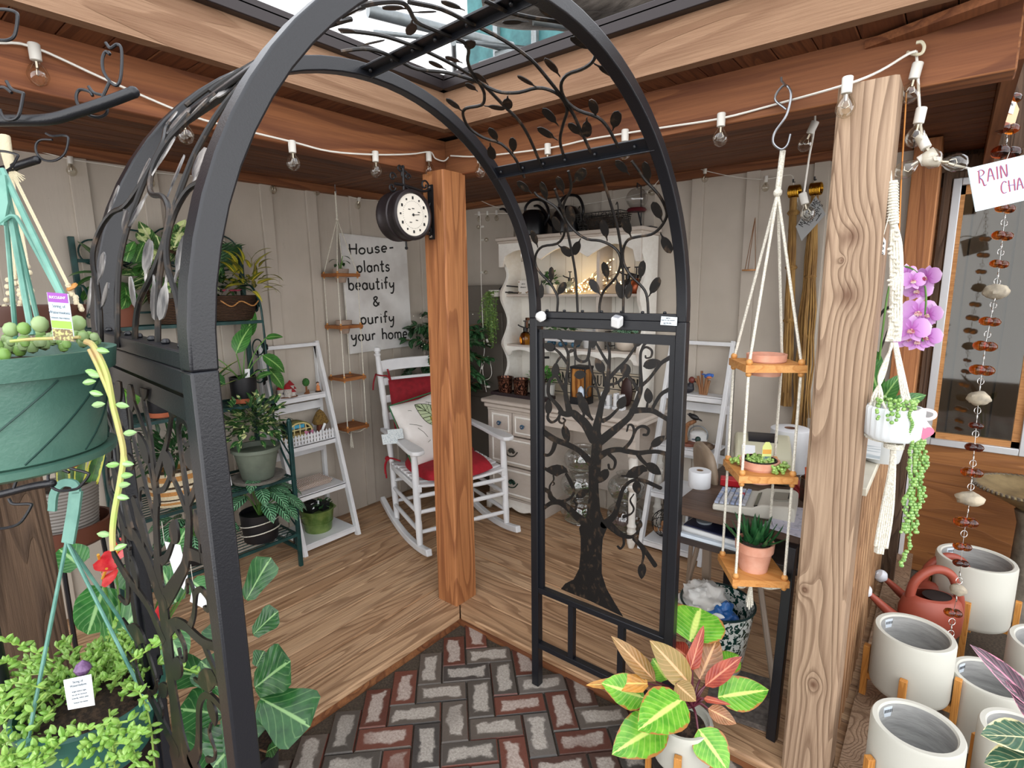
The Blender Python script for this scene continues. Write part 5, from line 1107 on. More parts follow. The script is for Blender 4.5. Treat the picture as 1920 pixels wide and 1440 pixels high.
# the big leaf, drawn on the cover
def pill_leaf(A, B, w, m1, m2, nv=6):
    A = V(A+(0,)); B = V(B+(0,)); d = B-A; n = V((-d.y, d.x, 0)).normalized()*w/2; N_ = 14; L = []; Rr = []
    for i in range(N_+1): t = i/N_; k = sin(pi*min(1, t**.8))**.8 if t < 1 else 0; L.append(A+d*t+n*k); Rr.append(A+d*t-n*k)
    vs = []
    for i in range(N_+1):
        for j in range(7): p = L[i]*(1-j/6)+Rr[i]*j/6; vs.append(onp(p.x, p.y, .002))
    m1.add(vs, [(i*7+j, i*7+j+1, i*7+j+8, i*7+j+7) for i in range(N_) for j in range(6)])
    for side in (L, Rr): m2.tube([onp(p.x, p.y, .003) for p in side], .0016, 5)
    m2.tube([onp((A+d*t/10).x, (A+d*t/10).y, .003) for t in range(11)], .002, 5)
    for k in range(nv):
        t = .12+.75*k/nv
        for s in (1, -1):
            b0 = A+d*t; t2 = min(.98, t+.22); kk = sin(pi*t2**.8)**.8; e = A+d*t2+n*s*kk*.96; m2.tube([onp((b0*(1-q/6)+e*q/6).x, (b0*(1-q/6)+e*q/6).y, .003) for q in range(7)], .0013 if k % 2 else .0022, 5)
m1 = MB(); m2 = MB(); m3 = MB(); pill_leaf((.32, .0), (-.30, .82), .62, m1, m2); pill_leaf((.5, -.55), (.6, -.1), .25, m1, m2, 4)
for pts, w in (([(.0, .32), (-.02, -.2), (.0, -.75), (.05, -.9)], .011), ([(.35, .0), (.2, -.4), (.12, -.85)], .006), ([(.32, 0), (.5, -.45), (.55, -.55)], .005)): m3.strip([onp(a, b_, .0025) for a, b_ in [(p.x, p.y) for p in bez([V(q+(0,)) for q in pts], 5)]], w, PR.to_3x3() @ V((1, 0, 0)), .0008)
for a, b_ in (((-.75, .3), (-.4, .1)), ((-.6, .7), (-.5, .65)), ((-.55, .1), (-.35, -.25)), ((-.4, -.4), (-.3, -.35)), ((.1, -.9), (.3, -.75)), ((-.1, .5), (.2, .75)), ((.1, .8), (.4, .6))): m2.tube([onp(a[0], a[1], .002), onp((a[0]+b_[0])/2+.03, (a[1]+b_[1])/2, .002), onp(b_[0], b_[1], .002)], .0012, 5)
m1.obj('leaf_print', pg, pl_); m2.obj('print_lines', pk, pl_); m3.obj('stem_print', po_, pl_)
for k, (a, b_) in enumerate(((-.30, .02), (-.255, .035))):
    m = MB(); Q = PR @ Matrix.Translation((.03+.004*k, a, b_+.0)) @ Matrix.Rotation(R_(-14), 4, 'X'); m.prism([Q @ V((0, x, z)) for x, z in ((-.05, -.03), (.05, -.03), (.05, .03), (-.05, .03))], Q.to_3x3() @ V((1, 0, 0)), .001); m.obj('price_tag', PM('tag_paper', 'd8dfe0', .7, c2='b3bfc4', sc=160, lo=.52, hi=.58), pl_)
place(pl_)
# ================================================================ WHITE HUTCH DESK
worn = NT('distressed_white'); worn.set(Roughness=.5)
_n1 = worn.noise(worn.coord(scale=(1, 1, 2)), 22, 5, .7); _e = worn.N('NewGeometry'); 
_k = worn.ramp(_n1, [(.25, 'e6e3d9'), (.6, 'f0eee7')]); _k = worn.mix(worn.ramp(_n1, [(.70, 0.0), (.74, .8)]), _k, '6b4e3a')
worn.col(worn.mix(worn.ramp(_e.outputs['Pointiness'], [(.53, 0.0), (.58, .6)]), _k, '8a6a50')); worn.bump(_n1, .15, .004); worn = worn.m
hutch = thing('hutch_desk', 'distressed white hutch desk with shelves above and drawers below', 'hutch', (-.2, 1.25, 0))
HX0, HX1, HY0 = -.775, .265, 1.25; DZ = .775; TX1 = .385
# desk top, mouldings
m = MB(); m.bx((-.765, 1.02, DZ-.028), (TX1, 1.485, DZ)); m.obj('desk_top', worn, hutch, bev=.009)
m = MB(); m.bx((-.75, 1.035, DZ-.06), (TX1-.02, 1.48, DZ-.03)); m.obj('moulding', worn, hutch, bev=.008)
# pedestal
PX0, PX1 = -.735, -.31
m = MB(); m.bx((PX0, 1.06, .07), (PX0+.02, 1.48, DZ-.06)); m.bx((PX1-.02, 1.06, .07), (PX1, 1.48, DZ-.06)); m.bx((PX0, 1.46, .07), (PX1, 1.48, DZ-.06)); m.bx((PX0, 1.055, .07), (PX1, 1.075, .11)); m.bx((PX0, 1.055, DZ-.08), (PX1, 1.075, DZ-.06)); m.obj('pedestal', worn, hutch, bev=.003)
m = MB(); pts = [(PX0-.012, .105)]; n = 30
for i in range(n+1): s = i/n; x = PX0-.012+(PX1-PX0+.024)*s; z = (.0 if s < .1 or s > .9 else .03+.02*(1-abs(cos(s*pi*3)))); pts.append((x, z))
pts.append((PX1+.012, .105)); m.prism([V((x, 1.05, z)) for x, z in pts], (0, 1, 0), .02); m.bx((PX0-.012, 1.05, .0), (PX0+.006, 1.48, .1)); m.bx((PX1-.006, 1.05, 0), (PX1+.012, 1.48, .1)); m.obj('skirt_board', worn, hutch, bev=.003)
def drawer(x0, x1, z0, z1, kind):
    m = MB(); m.bx((x0, 1.052, z0), (x1, 1.30, z1)); m.add(*frame_rim(x0+.018, x1-.018, z0+.016, z1-.016, 1.052)); dw = m.obj('drawer', worn, hutch, bev=.003); cx, cz = (x0+x1)/2, (z0+z1)/2
    if kind == 'knob':
        m = MB(); Rk = Matrix.Rotation(pi/2, 3, 'X'); m.lathe([(.006, 0), (.006, .012), (.015, .016), (.015, .022), (.001, .026)], (cx, 1.052, cz), 16, Rk); m.obj('knob', PM('blue_glass_knob', '3d5a72', .15), dw); m = MB(); m.lathe([(.005, .0255), (.001, .028)], (cx, 1.052, cz), 10, Rk); m.obj('knob_screw', silver, dw)
    else:
        m = MB(); Rk = (0, -1, 0)
        for a in range(7): t = -1.2+a*.4; m.leaf((cx+.0, 1.047, cz-.005), (sin(t), -.15, cos(t)), Rk, .035, .022, 'ovate', .1, .2, 5)
        m.tube(bez([(cx-.045, 1.045, cz+.004), (cx-.03, 1.035, cz-.02), (cx, 1.03, cz-.026), (cx+.03, 1.035, cz-.02), (cx+.05, 1.045, cz+.006)], 4), .004, 7); m.obj('pull_handle', PM('old_pewter_pull', '6b6a62', .4, .7, c2='3d3d38', sc=50) if kind == 'pull' else PM('verdigris_pull', '35584a', .5, .5, c2='1d2a26', sc=50), dw)
def frame_rim(x0, x1, z0, z1, y, w=.007, h=.006):
    v = []; 
    for (a, b_) in ((x0, z0), (x1, z0), (x1, z1), (x0, z1)): v.append((a, y, b_))
    for (a, b_) in ((x0+w, z0+w), (x1-w, z0+w), (x1-w, z1-w), (x0+w, z1-w)): v.append((a, y-h, b_))
    for (a, b_) in ((x0+2*w, z0+2*w), (x1-2*w, z0+2*w), (x1-2*w, z1-2*w), (x0+2*w, z1-2*w)): v.append((a, y-h*.1, b_))
    f = [(i+o, (i+1) % 4+o, 4+(i+1) % 4+o, 4+i+o) for o in (0, 4) for i in range(4)]; return v, f
mid = (PX0+PX1)/2
drawer(PX0+.022, mid-.004, .545, .695, 'knob'); drawer(mid+.004, PX1-.022, .545, .695, 'knob'); drawer(PX0+.022, PX1-.022, .335, .535, 'pull'); drawer(PX0+.022, PX1-.022, .115, .325, 'old')
# knee-space apron and turned legs
m = MB(); m.bx((PX1, 1.05, DZ-.125), (TX1-.03, 1.07, DZ-.06)); m.bx((PX1, 1.46, .15), (TX1-.03, 1.48, DZ-.06)); m.objs('apron', worn, hutch, bev=.003)
def leg(x, y):
    m = MB(); m.bx((x-.024, y-.024, .55), (x+.024, y+.024, DZ-.06)); m.lathe([(.0, 0), (.016, .001), (.021, .02), (.026, .05), (.03, .075), (.02, .085), (.028, .1), (.022, .12), (.028, .135), (.02, .15), (.02, .2), (.024, .3), (.018, .345), (.026, .355), (.028, .375), (.018, .385), (.028, .40), (.028, .42), (.02, .435), (.024, .48), (.028, .53), (.02, .552)], (x, y, 0), 20); m.obj('turned_leg', worn, hutch, bev=.002)
leg(TX1-.055, 1.085); leg(TX1-.055, 1.44)
# upper shelves
Hz = 1.83; SH = (1.458, 1.115)
def side_profile(x):
    # wavy front edge: depth of the side panel as a function of z
    pts = []; n = 40
    for i in range(n+1):
        z = DZ+(Hz-.02-DZ)*i/n; d = 0
        for c, w, a in ((1.27, .16, .075), (.98, .15, .07), (1.59, .12, .075)): d = max(d, a*max(0, cos((z-c)/w*pi/2))**1.5 if abs(z-c) < w else 0)
        pts.append(V((x, HY0+d, z)))
    return pts+[V((x, 1.478, Hz-.02)), V((x, 1.478, DZ))]
for x in (HX0+.012, HX1-.012): m = MB(); m.prism(side_profile(x), (1, 0, 0), .022); m.obj('side_panel', worn, hutch, bev=.002)
m = MB(); m.bx((HX0, HY0+.03, DZ), (HX0+.004, HY0+.031, DZ+.001)); 
m = MB(); 
for i in range(8): x0 = HX0+.02+i*(HX1-HX0-.04)/8; m.bx((x0+.001, 1.466, DZ), (x0+(HX1-HX0-.04)/8-.001, 1.478, Hz-.02))
m.obj('back_boards', PM('hutch_back', 'e2dfd6', .6, c2='d6d2c8', sc=4), hutch, bev=.002)
m = MB(); m.bx((HX0-.015, HY0-.02, Hz-.022), (HX1+.015, 1.485, Hz)); m.bx((HX0-.006, HY0-.01, Hz-.04), (HX1+.006, 1.48, Hz-.022)); m.obj('cornice', worn, hutch, bev=.005)
def scallop(z0, depth, zc, amp, reps, name, y=HY0+.004, xa=None):
    xa = xa or (HX0+.0, HX1-.0); pts = [V((xa[0], y, z0)), V((xa[1], y, z0))]; n = 60
    for i in range(n+1):
        s = 1-i/n; u = s*reps; f = u-math.floor(u); k = depth*(.45+.55*abs(2*f-1)**1.6) if reps else depth
        if s < .035 or s > .965: k = depth*1.3
        pts.append(V((xa[0]+(xa[1]-xa[0])*s, y, z0-k)))
    m = MB(); m.prism(pts, (0, 1, 0), .016); m.obj(name, worn, hutch, bev=.002)
scallop(Hz-.03, .125, 0, 0, 3, 'scalloped_valance')
for z in SH:
    m = MB(); m.bx((HX0+.02, HY0+.045, z-.018), (HX1-.02, 1.47, z)); m.obj('shelf_board', worn, hutch, bev=.003)
scallop(SH[1]-.012, .05, 0, 0, 4, 'scalloped_shelf_trim', HY0+.052, (HX0+.02, HX1-.02))
m = MB(); m.bx((-.05, HY0+.05, SH[1]), (-.03, 1.468, SH[0]-.018)); m.bx((-.05, HY0+.05, SH[0]), (-.03, 1.468, Hz-.06)); m.obj('divider', worn, hutch, bev=.002)
m = MB(); m.tube(bez([(-.66, HY0+.1, 1.74), (-.66, HY0+.1, 1.69), (-.65, HY0+.09, 1.675), (-.64, HY0+.1, 1.685)], 4), .003, 6); m.obj('cup_hook', silver, hutch)
# ---------------------------------------------------------------- on top
def can_black(name, label, c, s, ang, rim=True):
    t = thing(name, label, 'watering can', c); c = V(c); R = Matrix.Rotation(ang, 3, 'Z'); P = lambda x, y, z: c+R @ V((x*s, y*s, z*s)); mt = PM('black_enamel', '131418', .3, .2)
    m = MB(); m.lathe([(.085*s, 0), (.095*s, .01*s), (.098*s, .07*s), (.085*s, .13*s), (.055*s, .165*s), (.04*s, .17*s), (.036*s, .165*s)], c, 28); m.obj('body', mt, t)
    m = MB(); m.tube(bez([P(.08, 0, .04), P(.15, 0, .09), P(.2, 0, .16), P(.25, 0, .2), P(.29, 0, .205)], 5), [.016*s-.009*s*i/20 for i in range(21)], 10); m.obj('spout', mt, t)
    m = MB(); m.tube(bez([P(-.085, 0, .06), P(-.13, 0, .13), P(-.09, 0, .215), P(-.0, 0, .235), P(.06, 0, .2), P(.07, 0, .14)], 6), .009*s, 8); m.obj('handle', mt, t)
can_black('watering_can', 'black long-spouted watering can on the left of the hutch top', (-.56, 1.35, Hz), 1.0, R_(178))
can_black('watering_can', 'black watering can with big looped handle on the hutch top beside the wire basket', (-.30, 1.36, Hz), 1.0, R_(172))
wb = thing('wire_basket', 'dark wire trough basket on the hutch top right of the watering cans', 'basket', (-.02, 1.36, Hz)); m = MB(); X0, X1 = -.18, .10; blk = PM('dark_wire', '2a2826', .5, .4)
for k in range(9): z = Hz+.004+.1*k/8; w = .045+.03*k/8; m.tube([(X0-.1*(z-Hz), 1.36-w, z), (X1+.1*(z-Hz), 1.36-w, z), (X1+.1*(z-Hz), 1.36+w, z), (X0-.1*(z-Hz), 1.36+w, z)], .0016 if k < 8 else .003, 5, closed=True)
rg = random.Random(4)
for k in range(90):
    x = X0+(X1-X0)*rg.random(); z = Hz+.01+.09*rg.random(); r = .012+rg.random()*.01
    for sy in (-1,) if k % 4 else (1,): y = 1.36+sy*(.045+.03*(z-Hz)/.1); m.tube([(x+r*cos(a*pi/4), y, min(max(z+r*sin(a*pi/4), Hz+.002), Hz+.104)) for a in range(8)], .0011, 4, closed=True)
for k in range(14):
    for sx in (X0, X1): y = 1.36+rg.uniform(-.06, .06); z = Hz+.01+.08*rg.random(); r = .014; m.tube([(sx+(.1*(z-Hz))*(1 if sx > 0 else -1), y+r*cos(a*pi/4), z+r*sin(a*pi/4)) for a in range(8)], .0011, 4, closed=True)
m.obj('wire_mesh', blk, wb); m = MB()
for x in (X0+.03, X1-.0): m.tube(bez([(x, 1.285, Hz+.06), (x, 1.275, Hz+.12), (x, 1.265, Hz+.145), (x, 1.25, Hz+.13)], 4), .003, 6)
m.obj('hanging_hook', blk, wb); m = MB(); m.lathe([(.001, 0), (.045, 0), (.062, .07)], (-.04, 1.36, Hz+.004), 20, sx=2.1, sy=.85, cap=(False, False)); m.obj('coco_liner', PM('coco_liner', '4a3c30', .95, bump=1, bsc=120), wb)
fd = thing('hummingbird_feeder', 'glass globe feeder with dark red tray on a rod stand, right end of hutch top', 'feeder', (.18, 1.38, Hz)); m = MB(); m.sph((.165, 1.38, 2.0), (.062, .062, .06), 24); m.obj('glass_globe', thin_glass('feeder_glass', 'f4f4f4', .06), fd)
m = MB(); m.lathe([(.001, 0), (.05, .002), (.058, .012), (.05, .022), (.02, .026), (.001, .026)], (.165, 1.38, 1.925), 24); m.obj('red_tray', PM('dark_red_tray', '541a20', .4), fd)
m = MB(); m.tube([(.2, 1.385, Hz), (.172, 1.385, 1.93)], .005, 8); m.tube([(.17, 1.43, Hz+.1), (.165, 1.43, 2.075), (.165, 1.38, 2.085), (.165, 1.38, 2.06)], .004, 8); m.bx((.13, 1.33, Hz), (.28, 1.42, Hz+.006)); m.tube([(.17, 1.43, Hz), (.17, 1.43, Hz+.1)], .004, 8); m.obj('rod_stand', black_metal, fd)
# ---------------------------------------------------------------- upper shelf
z = SH[0]
bs = thing('box_sign', 'small white box sign with printed words on the upper hutch shelf', 'sign', (-.67, 1.33, z)); p = PY(981, 527, 1.31); m = MB(); m.box((p.x, 1.325, z+.045), (.088, .03, .09), rotm(0, 0, .0)); m.obj('box', PM('box_sign_white', 'dedad2', .6), bs, bev=.002)
text_obj('LIFE IS', .011, ink, bs, V((p.x, 1.3094, z+.066)), (1, 0, 0), (0, 0, 1)); text_obj('theatre', .016, ink, bs, V((p.x, 1.3094, z+.045)), (1, 0, 0), (0, 0, 1))
m = MB()
for a, b_ in ((-.038, .012), (-.03, .006), (.036, .014), (.03, .008), (-.036, .08), (.036, .078), (.024, .01), (-.02, .008)): m.sph((p.x+a, 1.3095, z+b_), (.005, .0008, .005), 7)
m.obj('floral_print', PM('floral_print', '9c5a4a', .7, c2='6b7a4a', sc=90), bs)
wr = MB(); wr.tube(bez([(-.72, 1.33, z+.012), (-.79, 1.31, z+.02), (-.80, 1.28, z+.03), (-.77, 1.29, z+.055), (-.7, 1.33, z+.05), (-.6, 1.36, z+.04), (-.55, 1.38, z+.01)], 6), .0045, 6); wr.tube(bez([(-.76, 1.29, z-.02), (-.78, 1.27, z+.012), (-.68, 1.33, z+.008), (-.55, 1.4, z+.006)], 5), .0045, 6); tag(wr.obj('black_cord', black_pot), 'looped black power cord at the left end of the upper hutch shelf', 'cord')
def mister(label, x, y, z, col, s=1.0, gl=True):
    t = thing('plant_mister', label, 'mister', (x, y, z)); m = MB(); m.lathe([(.028*s, 0), (.034*s, .008*s), (.036*s, .04*s), (.028*s, .065*s), (.012*s, .078*s), (.011*s, .085*s), (.009*s, .085*s)], (x, y, z), 20); m.obj('bottle', col, t)
    m = MB(); m.lathe([(.013*s, .08*s), (.013*s, .098*s), (.004*s, .1*s), (.0035*s, .135*s), (.012*s, .137*s), (.012*s, .142*s), (.001, .142*s)], (x, y, z), 12); m.tube([(x, y, z+.098*s), (x-.032*s, y-.01, z+.108*s), (x-.045*s, y-.014, z+.116*s)], .004*s, 6); m.tube(bez([(x+.008*s, y, z+.09*s), (x+.03*s, y, z+.1*s), (x+.03*s, y, z+.075*s), (x+.02*s, y, z+.07*s)], 4), .003*s, 6); m.obj('pump_head', PM('black_pump', '1a1a1c', .35, .4), t)
amber = glass('amber_glass', 'c98a2a', .02); clearg = thin_glass('clear_bottle', 'dfe6e4', .1)
mister('clear glass plant mister with black pump behind the box sign', -.60, 1.40, z, clearg, 1.0); mister('black-topped glass plant mister in the middle of the upper hutch shelf', -.29, 1.38, z, clearg, 1.0)
mister('dark mister bottle of a pair, right compartment of the upper hutch shelf', .12, 1.38, z, PM('smoke_bottle', '2a2a2c', .1), 1.1); mister('copper-coloured mister bottle at the far right of the upper hutch shelf', .18, 1.37, z, PM('copper_bottle', '9c4f30', .3, .6), 1.1)
t = thing('potted_plant', 'small trailing green plant on the upper hutch shelf behind the vine leaves', 'plant', (-.42, 1.36, z)); m = MB(); pot(m, (-.42, 1.36, z), .03, .04, .06); m.obj('pot', PM('dull_white_pot', 'cfccc6', .5), t); m = MB(); bush(m, (-.42, 1.35, z+.085), (.065, .05, .055), 70, .035, .02, 'ovate', .4, .1, 0, .3, random.Random(31), 4); m.obj('foliage', lf_deep, t)
t = thing('wooden_block', 'pale wooden block sign in the right compartment of the upper shelf', 'block', (.06, 1.34, z)); m = MB(); m.bx((.0, 1.33, z), (.07, 1.36, z+.062)); m.obj('block', PM('pale_block', 'c0a88a', .7), t, bev=.002)
fl = thing('fairy_light_branch', 'warm glowing fairy-light twigs lying on the upper hutch shelf', 'lights', (-.2, 1.36, z)); warm = emit('warm_led', 'ffd58a', 3); tw = MB(); rg = random.Random(21); bl = []
for k in range(16):
    a = rg.uniform(.1, 1.0); x0 = -.33+rg.uniform(0, .06); L = rg.uniform(.25, .46); e = V((x0+L*cos(a*.8), 1.36+rg.uniform(-.06, .06), z+.01+L*sin(a*.62)*.75)); q = bez([(x0, 1.36, z+.008), (x0+L*.4, 1.36, z+.01+L*.2*a), e], 5); tw.tube(q, .0018, 5)
    for j in (3, 5, 7, 9, len(q)-1): bl.append(q[min(j, len(q)-1)]+V((rg.uniform(-.008, .008), 0, .006)))
for k in range(24): bl.append(V((rg.uniform(-.34, .08), 1.34+rg.uniform(-.05, .05), z+.008+rg.uniform(0, .02))))
tw.obj('twigs', PM('brown_twig', '6b5340', .7), fl)
proto = None
for i, q in enumerate(bl):
    if proto is None: mm = MB(); mm.sph(BASE[fl.name], .0042, 8); me = mm.obj('led_bulb', warm, fl); me.location = q-BASE[fl.name]; proto = me
    else: c = proto.copy(); COL.objects.link(c); c.parent = fl; c.location = q-BASE[fl.name]
lt_ = bpy.data.lights.new('fairy_glow', 'POINT'); lt_.energy = .25; lt_.color = (1, .72, .36); lt_.shadow_soft_size = .05; lo_ = bpy.data.objects.new('fairy_glow', lt_); COL.objects.link(lo_); lo_.location = (-.2, 1.34, z+.05)
# ---------------------------------------------------------------- middle shelf
z = SH[1]
t = thing('framed_mirror', 'small wood-framed mirror leaning on the middle hutch shelf', 'mirror', (-.64, 1.43, z)); m = MB(); cx = PY(1000, 615, 1.42).x
for a, b_ in (((-.07, 0), (.07, .018)), ((-.07, .16), (.07, .178)), ((-.07, 0), (-.053, .178)), ((.053, 0), (.07, .178))): m.bx((cx+a[0], 1.42, z+a[1]), (cx+b_[0], 1.438, z+b_[1]))
m.obj('frame', PM('walnut_frame', '6e4326', .5), t, bev=.002); m = MB(); m.bx((cx-.054, 1.428, z+.017), (cx+.054, 1.434, z+.162)); m.obj('mirror_glass', PM('mirror', 'd8dcd8', .03, 1), t)
mister('round amber glass mister in front of the small mirror', -.625, 1.34, z, amber, 1.15)
t = thing('potted_fern', 'little fern sprig beside the amber mister on the middle hutch shelf', 'plant', (-.55, 1.38, z)); m = MB(); pot(m, (-.55, 1.38, z), .02, .028, .04); m.obj('pot', PM('glass_cup', 'b9c2bc', .2), t); m = MB(); rosette(m, (-.55, 1.38, z+.04), 16, .08, .012, .2, 1.2, rg=random.Random(5)); m.obj('foliage', lf_deep, t)
t = thing('planter_tray', 'white wooden tray on blue ball feet holding two small plants', 'tray', (-.33, 1.36, z)); m = MB(); m.bx((-.45, 1.32, z+.035), (-.20, 1.40, z+.05)); m.obj('tray_board', white_paint, t, bev=.002)
for x in (-.42, -.33, -.23):
    m = MB(); m.sph((x, 1.335, z+.018), .018, 14); m.obj('ball_foot', PM('blue_ball', '3d6a85', .3), t); m = MB(); m.sph((x, 1.385, z+.018), .018, 14); m.obj('ball_foot', PM('blue_ball', '3d6a85', .3), t)
for x, lb, sd in ((-.40, 'bushy small plant on the left of the white footed tray', 41), (-.28, 'bushy small plant on the right of the white footed tray', 42)):
    t = thing('potted_plant', lb, 'plant', (x, 1.36, z+.05)); m = MB(); pot(m, (x, 1.36, z+.05), .022, .03, .035); m.obj('pot', terracotta, t); m = MB(); bush(m, (x, 1.36, z+.1), (.06, .05, .04), 70, .03, .02, 'ovate', .4, .1, 0, .3, random.Random(sd), 4); m.obj('foliage', lf_mid if sd == 41 else lf_deep, t)
t = thing('canister', 'white cylinder canister on the middle hutch shelf right of the footed tray', 'canister', (-.14, 1.38, z)); m = MB(); m.lathe([(.036, 0), (.038, .003), (.038, .11), (.034, .112), (.034, .1), (.001, .1)], (-.14, 1.38, z), 24); m.obj('body', PM('canister_white', 'd9d9d8', .4), t)
t = thing('canister', 'taller white canister behind the other on the middle hutch shelf', 'canister', (-.095, 1.42, z)); m = MB(); m.lathe([(.034, 0), (.036, .003), (.036, .15), (.032, .152), (.032, .14), (.001, .14)], (-.095, 1.42, z), 24); m.obj('body', PM('canister_white2', 'c9cacb', .4), t)
t = thing('wire_stand', 'little black wire stand in the right compartment of the middle hutch shelf', 'stand', (.0, 1.38, z)); m = MB()
for x, y in ((-.015, 1.36), (.025, 1.36), (-.015, 1.41), (.025, 1.41)): m.tube([(x, y, z), (x, y, z+.11)], .0025, 6)
for h in (.02, .06, .11): m.tube([(-.015, 1.36, z+h), (.025, 1.36, z+h), (.025, 1.41, z+h), (-.015, 1.41, z+h)], .0025, 6, closed=True)
m.obj('wire', blk, t)
t = thing('potted_watermelon_peperomia', 'round cream pot with striped dark leaves at the right of the middle hutch shelf', 'plant', (.13, 1.36, z)); m = MB(); m.lathe([(.03, 0), (.05, .008), (.068, .04), (.07, .065), (.06, .098), (.05, .104), (.046, .1), (.055, .07)], (.13, 1.36, z), 28); m.obj('pot', PM('cream_pot', 'd6cabb', .5), t); m = MB(); s = MB()
for k in range(12): a = k*2.4; petiole_leaf(m, s, (.13, 1.36, z+.095), V((.13+cos(a)*.045, 1.36+sin(a)*.04, z+.11+.02*(k % 3))), (cos(a), sin(a), -.15), .075, .06, 'heart', .5)
m.obj('foliage', leafmat('leaf_watermelon', '2c5a38', '1c3f28', '1c3f28', nv=5, streak='8fb59a'), t); s.obj('stems', stem_g, t)
# ---------------------------------------------------------------- desk level
z = DZ
ws = thing('porch_sign', 'long cream wooden sign with black capitals standing along the back of the hutch desk', 'sign', (-.2, 1.44, z)); m = MB(); m.bx((-.62, 1.43, z), (.23, 1.452, z+.185)); m.obj('board', PM('cream_sign', 'd3c8b4', .6, c2='c2b49c', sc=14), ws, bev=.002)
m = MB(); 
for zz_ in (z+.172, z+.078, z+.02): m.bx((-.62, 1.4285, zz_-.0025), (.23, 1.4305, zz_+.0025))
m.obj('ruled_line', ink, ws)
SER = {'W': (1.1, [((.05, 1), (.3, 0), 1), ((.3, 0), (.55, 1), .5), ((.55, 1), (.8, 0), 1), ((.8, 0), (1.05, 1), .5)], [(.05, 1), (.55, 1), (1.05, 1)]), 'E': (.7, [((.15, 0), (.15, 1), 1), ((.15, 1), (.6, 1), .5), ((.15, 0), (.62, 0), .5), ((.15, .5), (.45, .5), .5), ((.6, 1), (.6, .8), .5), ((.62, 0), (.62, .22), .5)], [(.12, 0), (.12, 1)]), 'L': (.65, [((.15, 0), (.15, 1), 1), ((.15, 0), (.6, 0), .5), ((.6, 0), (.6, .25), .5)], [(.15, 1), (.12, 0)]), 'C': (.75, [((.62, .8), (.5, .98), .5), ((.5, .98), (.3, 1), .6), ((.3, 1), (.12, .75), 1), ((.12, .75), (.1, .3), 1), ((.1, .3), (.28, 0), 1), ((.28, 0), (.52, .02), .6), ((.52, .02), (.64, .22), .5)], []),
 'O': (.8, [((.4, 1), (.15, .75), .8), ((.15, .75), (.13, .28), 1), ((.13, .28), (.4, 0), .8), ((.4, 0), (.66, .28), .8), ((.66, .28), (.66, .75), 1), ((.66, .75), (.4, 1), .8)], []), 'M': (1.0, [((.12, 0), (.15, 1), .5), ((.15, 1), (.5, .1), 1), ((.5, .1), (.82, 1), .5), ((.82, 1), (.85, 0), 1)], [(.12, 0), (.85, 0), (.12, 1), (.85, 1)]), 'T': (.75, [((.37, 0), (.37, 1), 1), ((.05, 1), (.7, 1), .5), ((.05, 1), (.05, .8), .5), ((.7, 1), (.7, .8), .5)], [(.37, 0)]), 'U': (.8, [((.15, 1), (.16, .25), 1), ((.16, .25), (.4, 0), .8), ((.4, 0), (.64, .25), .5), ((.64, .25), (.65, 1), .5)], [(.15, 1), (.65, 1)]),
 'R': (.8, [((.15, 0), (.15, 1), 1), ((.15, 1), (.5, .97), .5), ((.5, .97), (.58, .75), 1), ((.58, .75), (.45, .52), .8), ((.45, .52), (.15, .5), .5), ((.38, .5), (.72, 0), 1)], [(.15, 0), (.15, 1), (.7, 0)]), 'P': (.72, [((.15, 0), (.15, 1), 1), ((.15, 1), (.5, .97), .5), ((.5, .97), (.6, .74), 1), ((.6, .74), (.48, .5), .8), ((.48, .5), (.15, .47), .5)], [(.15, 0), (.15, 1)]), 'H': (.85, [((.15, 0), (.15, 1), 1), ((.68, 0), (.68, 1), 1), ((.15, .5), (.68, .5), .5)], [(.15, 0), (.15, 1), (.68, 0), (.68, 1)]), ' ': (.5, [], [])}
m = MB(); tx = 'WELCOME TO OUR PORCH'; tot = sum(SER[c][0]+.06 for c in tx); x = -.60; sc_x = (.215+.60)/tot; h = .066
for ch in tx:
    wd, st, sr = SER[ch]; o = lambda a, b_: V((x+a*sc_x, 1.4288, z+.09+b_*h))
    for p, q, wt in st: m.bar(o(*p), o(*q), .0016, .0085*wt+.001, up=(0, 1, 0)) if False else m.strip([o(*p), o(*q)], .0085*wt+.001, (0, -1, 0), .0014)
    for a, b_ in sr: m.strip([o(a-.11, b_), o(a+.11, b_)], .004, (0, -1, 0), .0014)
    x += (wd+.06)*sc_x
m.obj('lettering', ink, ws)
cp = NT('hammered_copper'); _q = cp.noise(cp.coord(scale=(1, 1, .35)), 60, 2, .5, 1.5); cp.set(Roughness=.3, Metallic=.7); cp.col(cp.ramp(_q, [(.46, '231210'), (.53, 'c98a6c'), (.58, '3a1b14')])); cp.bump(_q, .6, .004); cp = cp.m
ty = thing('pot_tray', 'long dark plastic tray under the three copper pots on the desk', 'tray', (-.57, 1.22, z)); m = MB(); m.box((-.56, 1.215, z+.005), (.46, .12, .01)); 
for a, b_, c_, d_ in ((-.56, 1.157, .46, .006), (-.56, 1.273, .46, .006)): m.box((a, b_, z+.011), (c_, d_, .022))
for x in (-.788, -.332): m.box((x, 1.215, z+.011), (.006, .12, .022))
m.obj('tray', PM('dark_tray', '2a1d20', .5), ty)
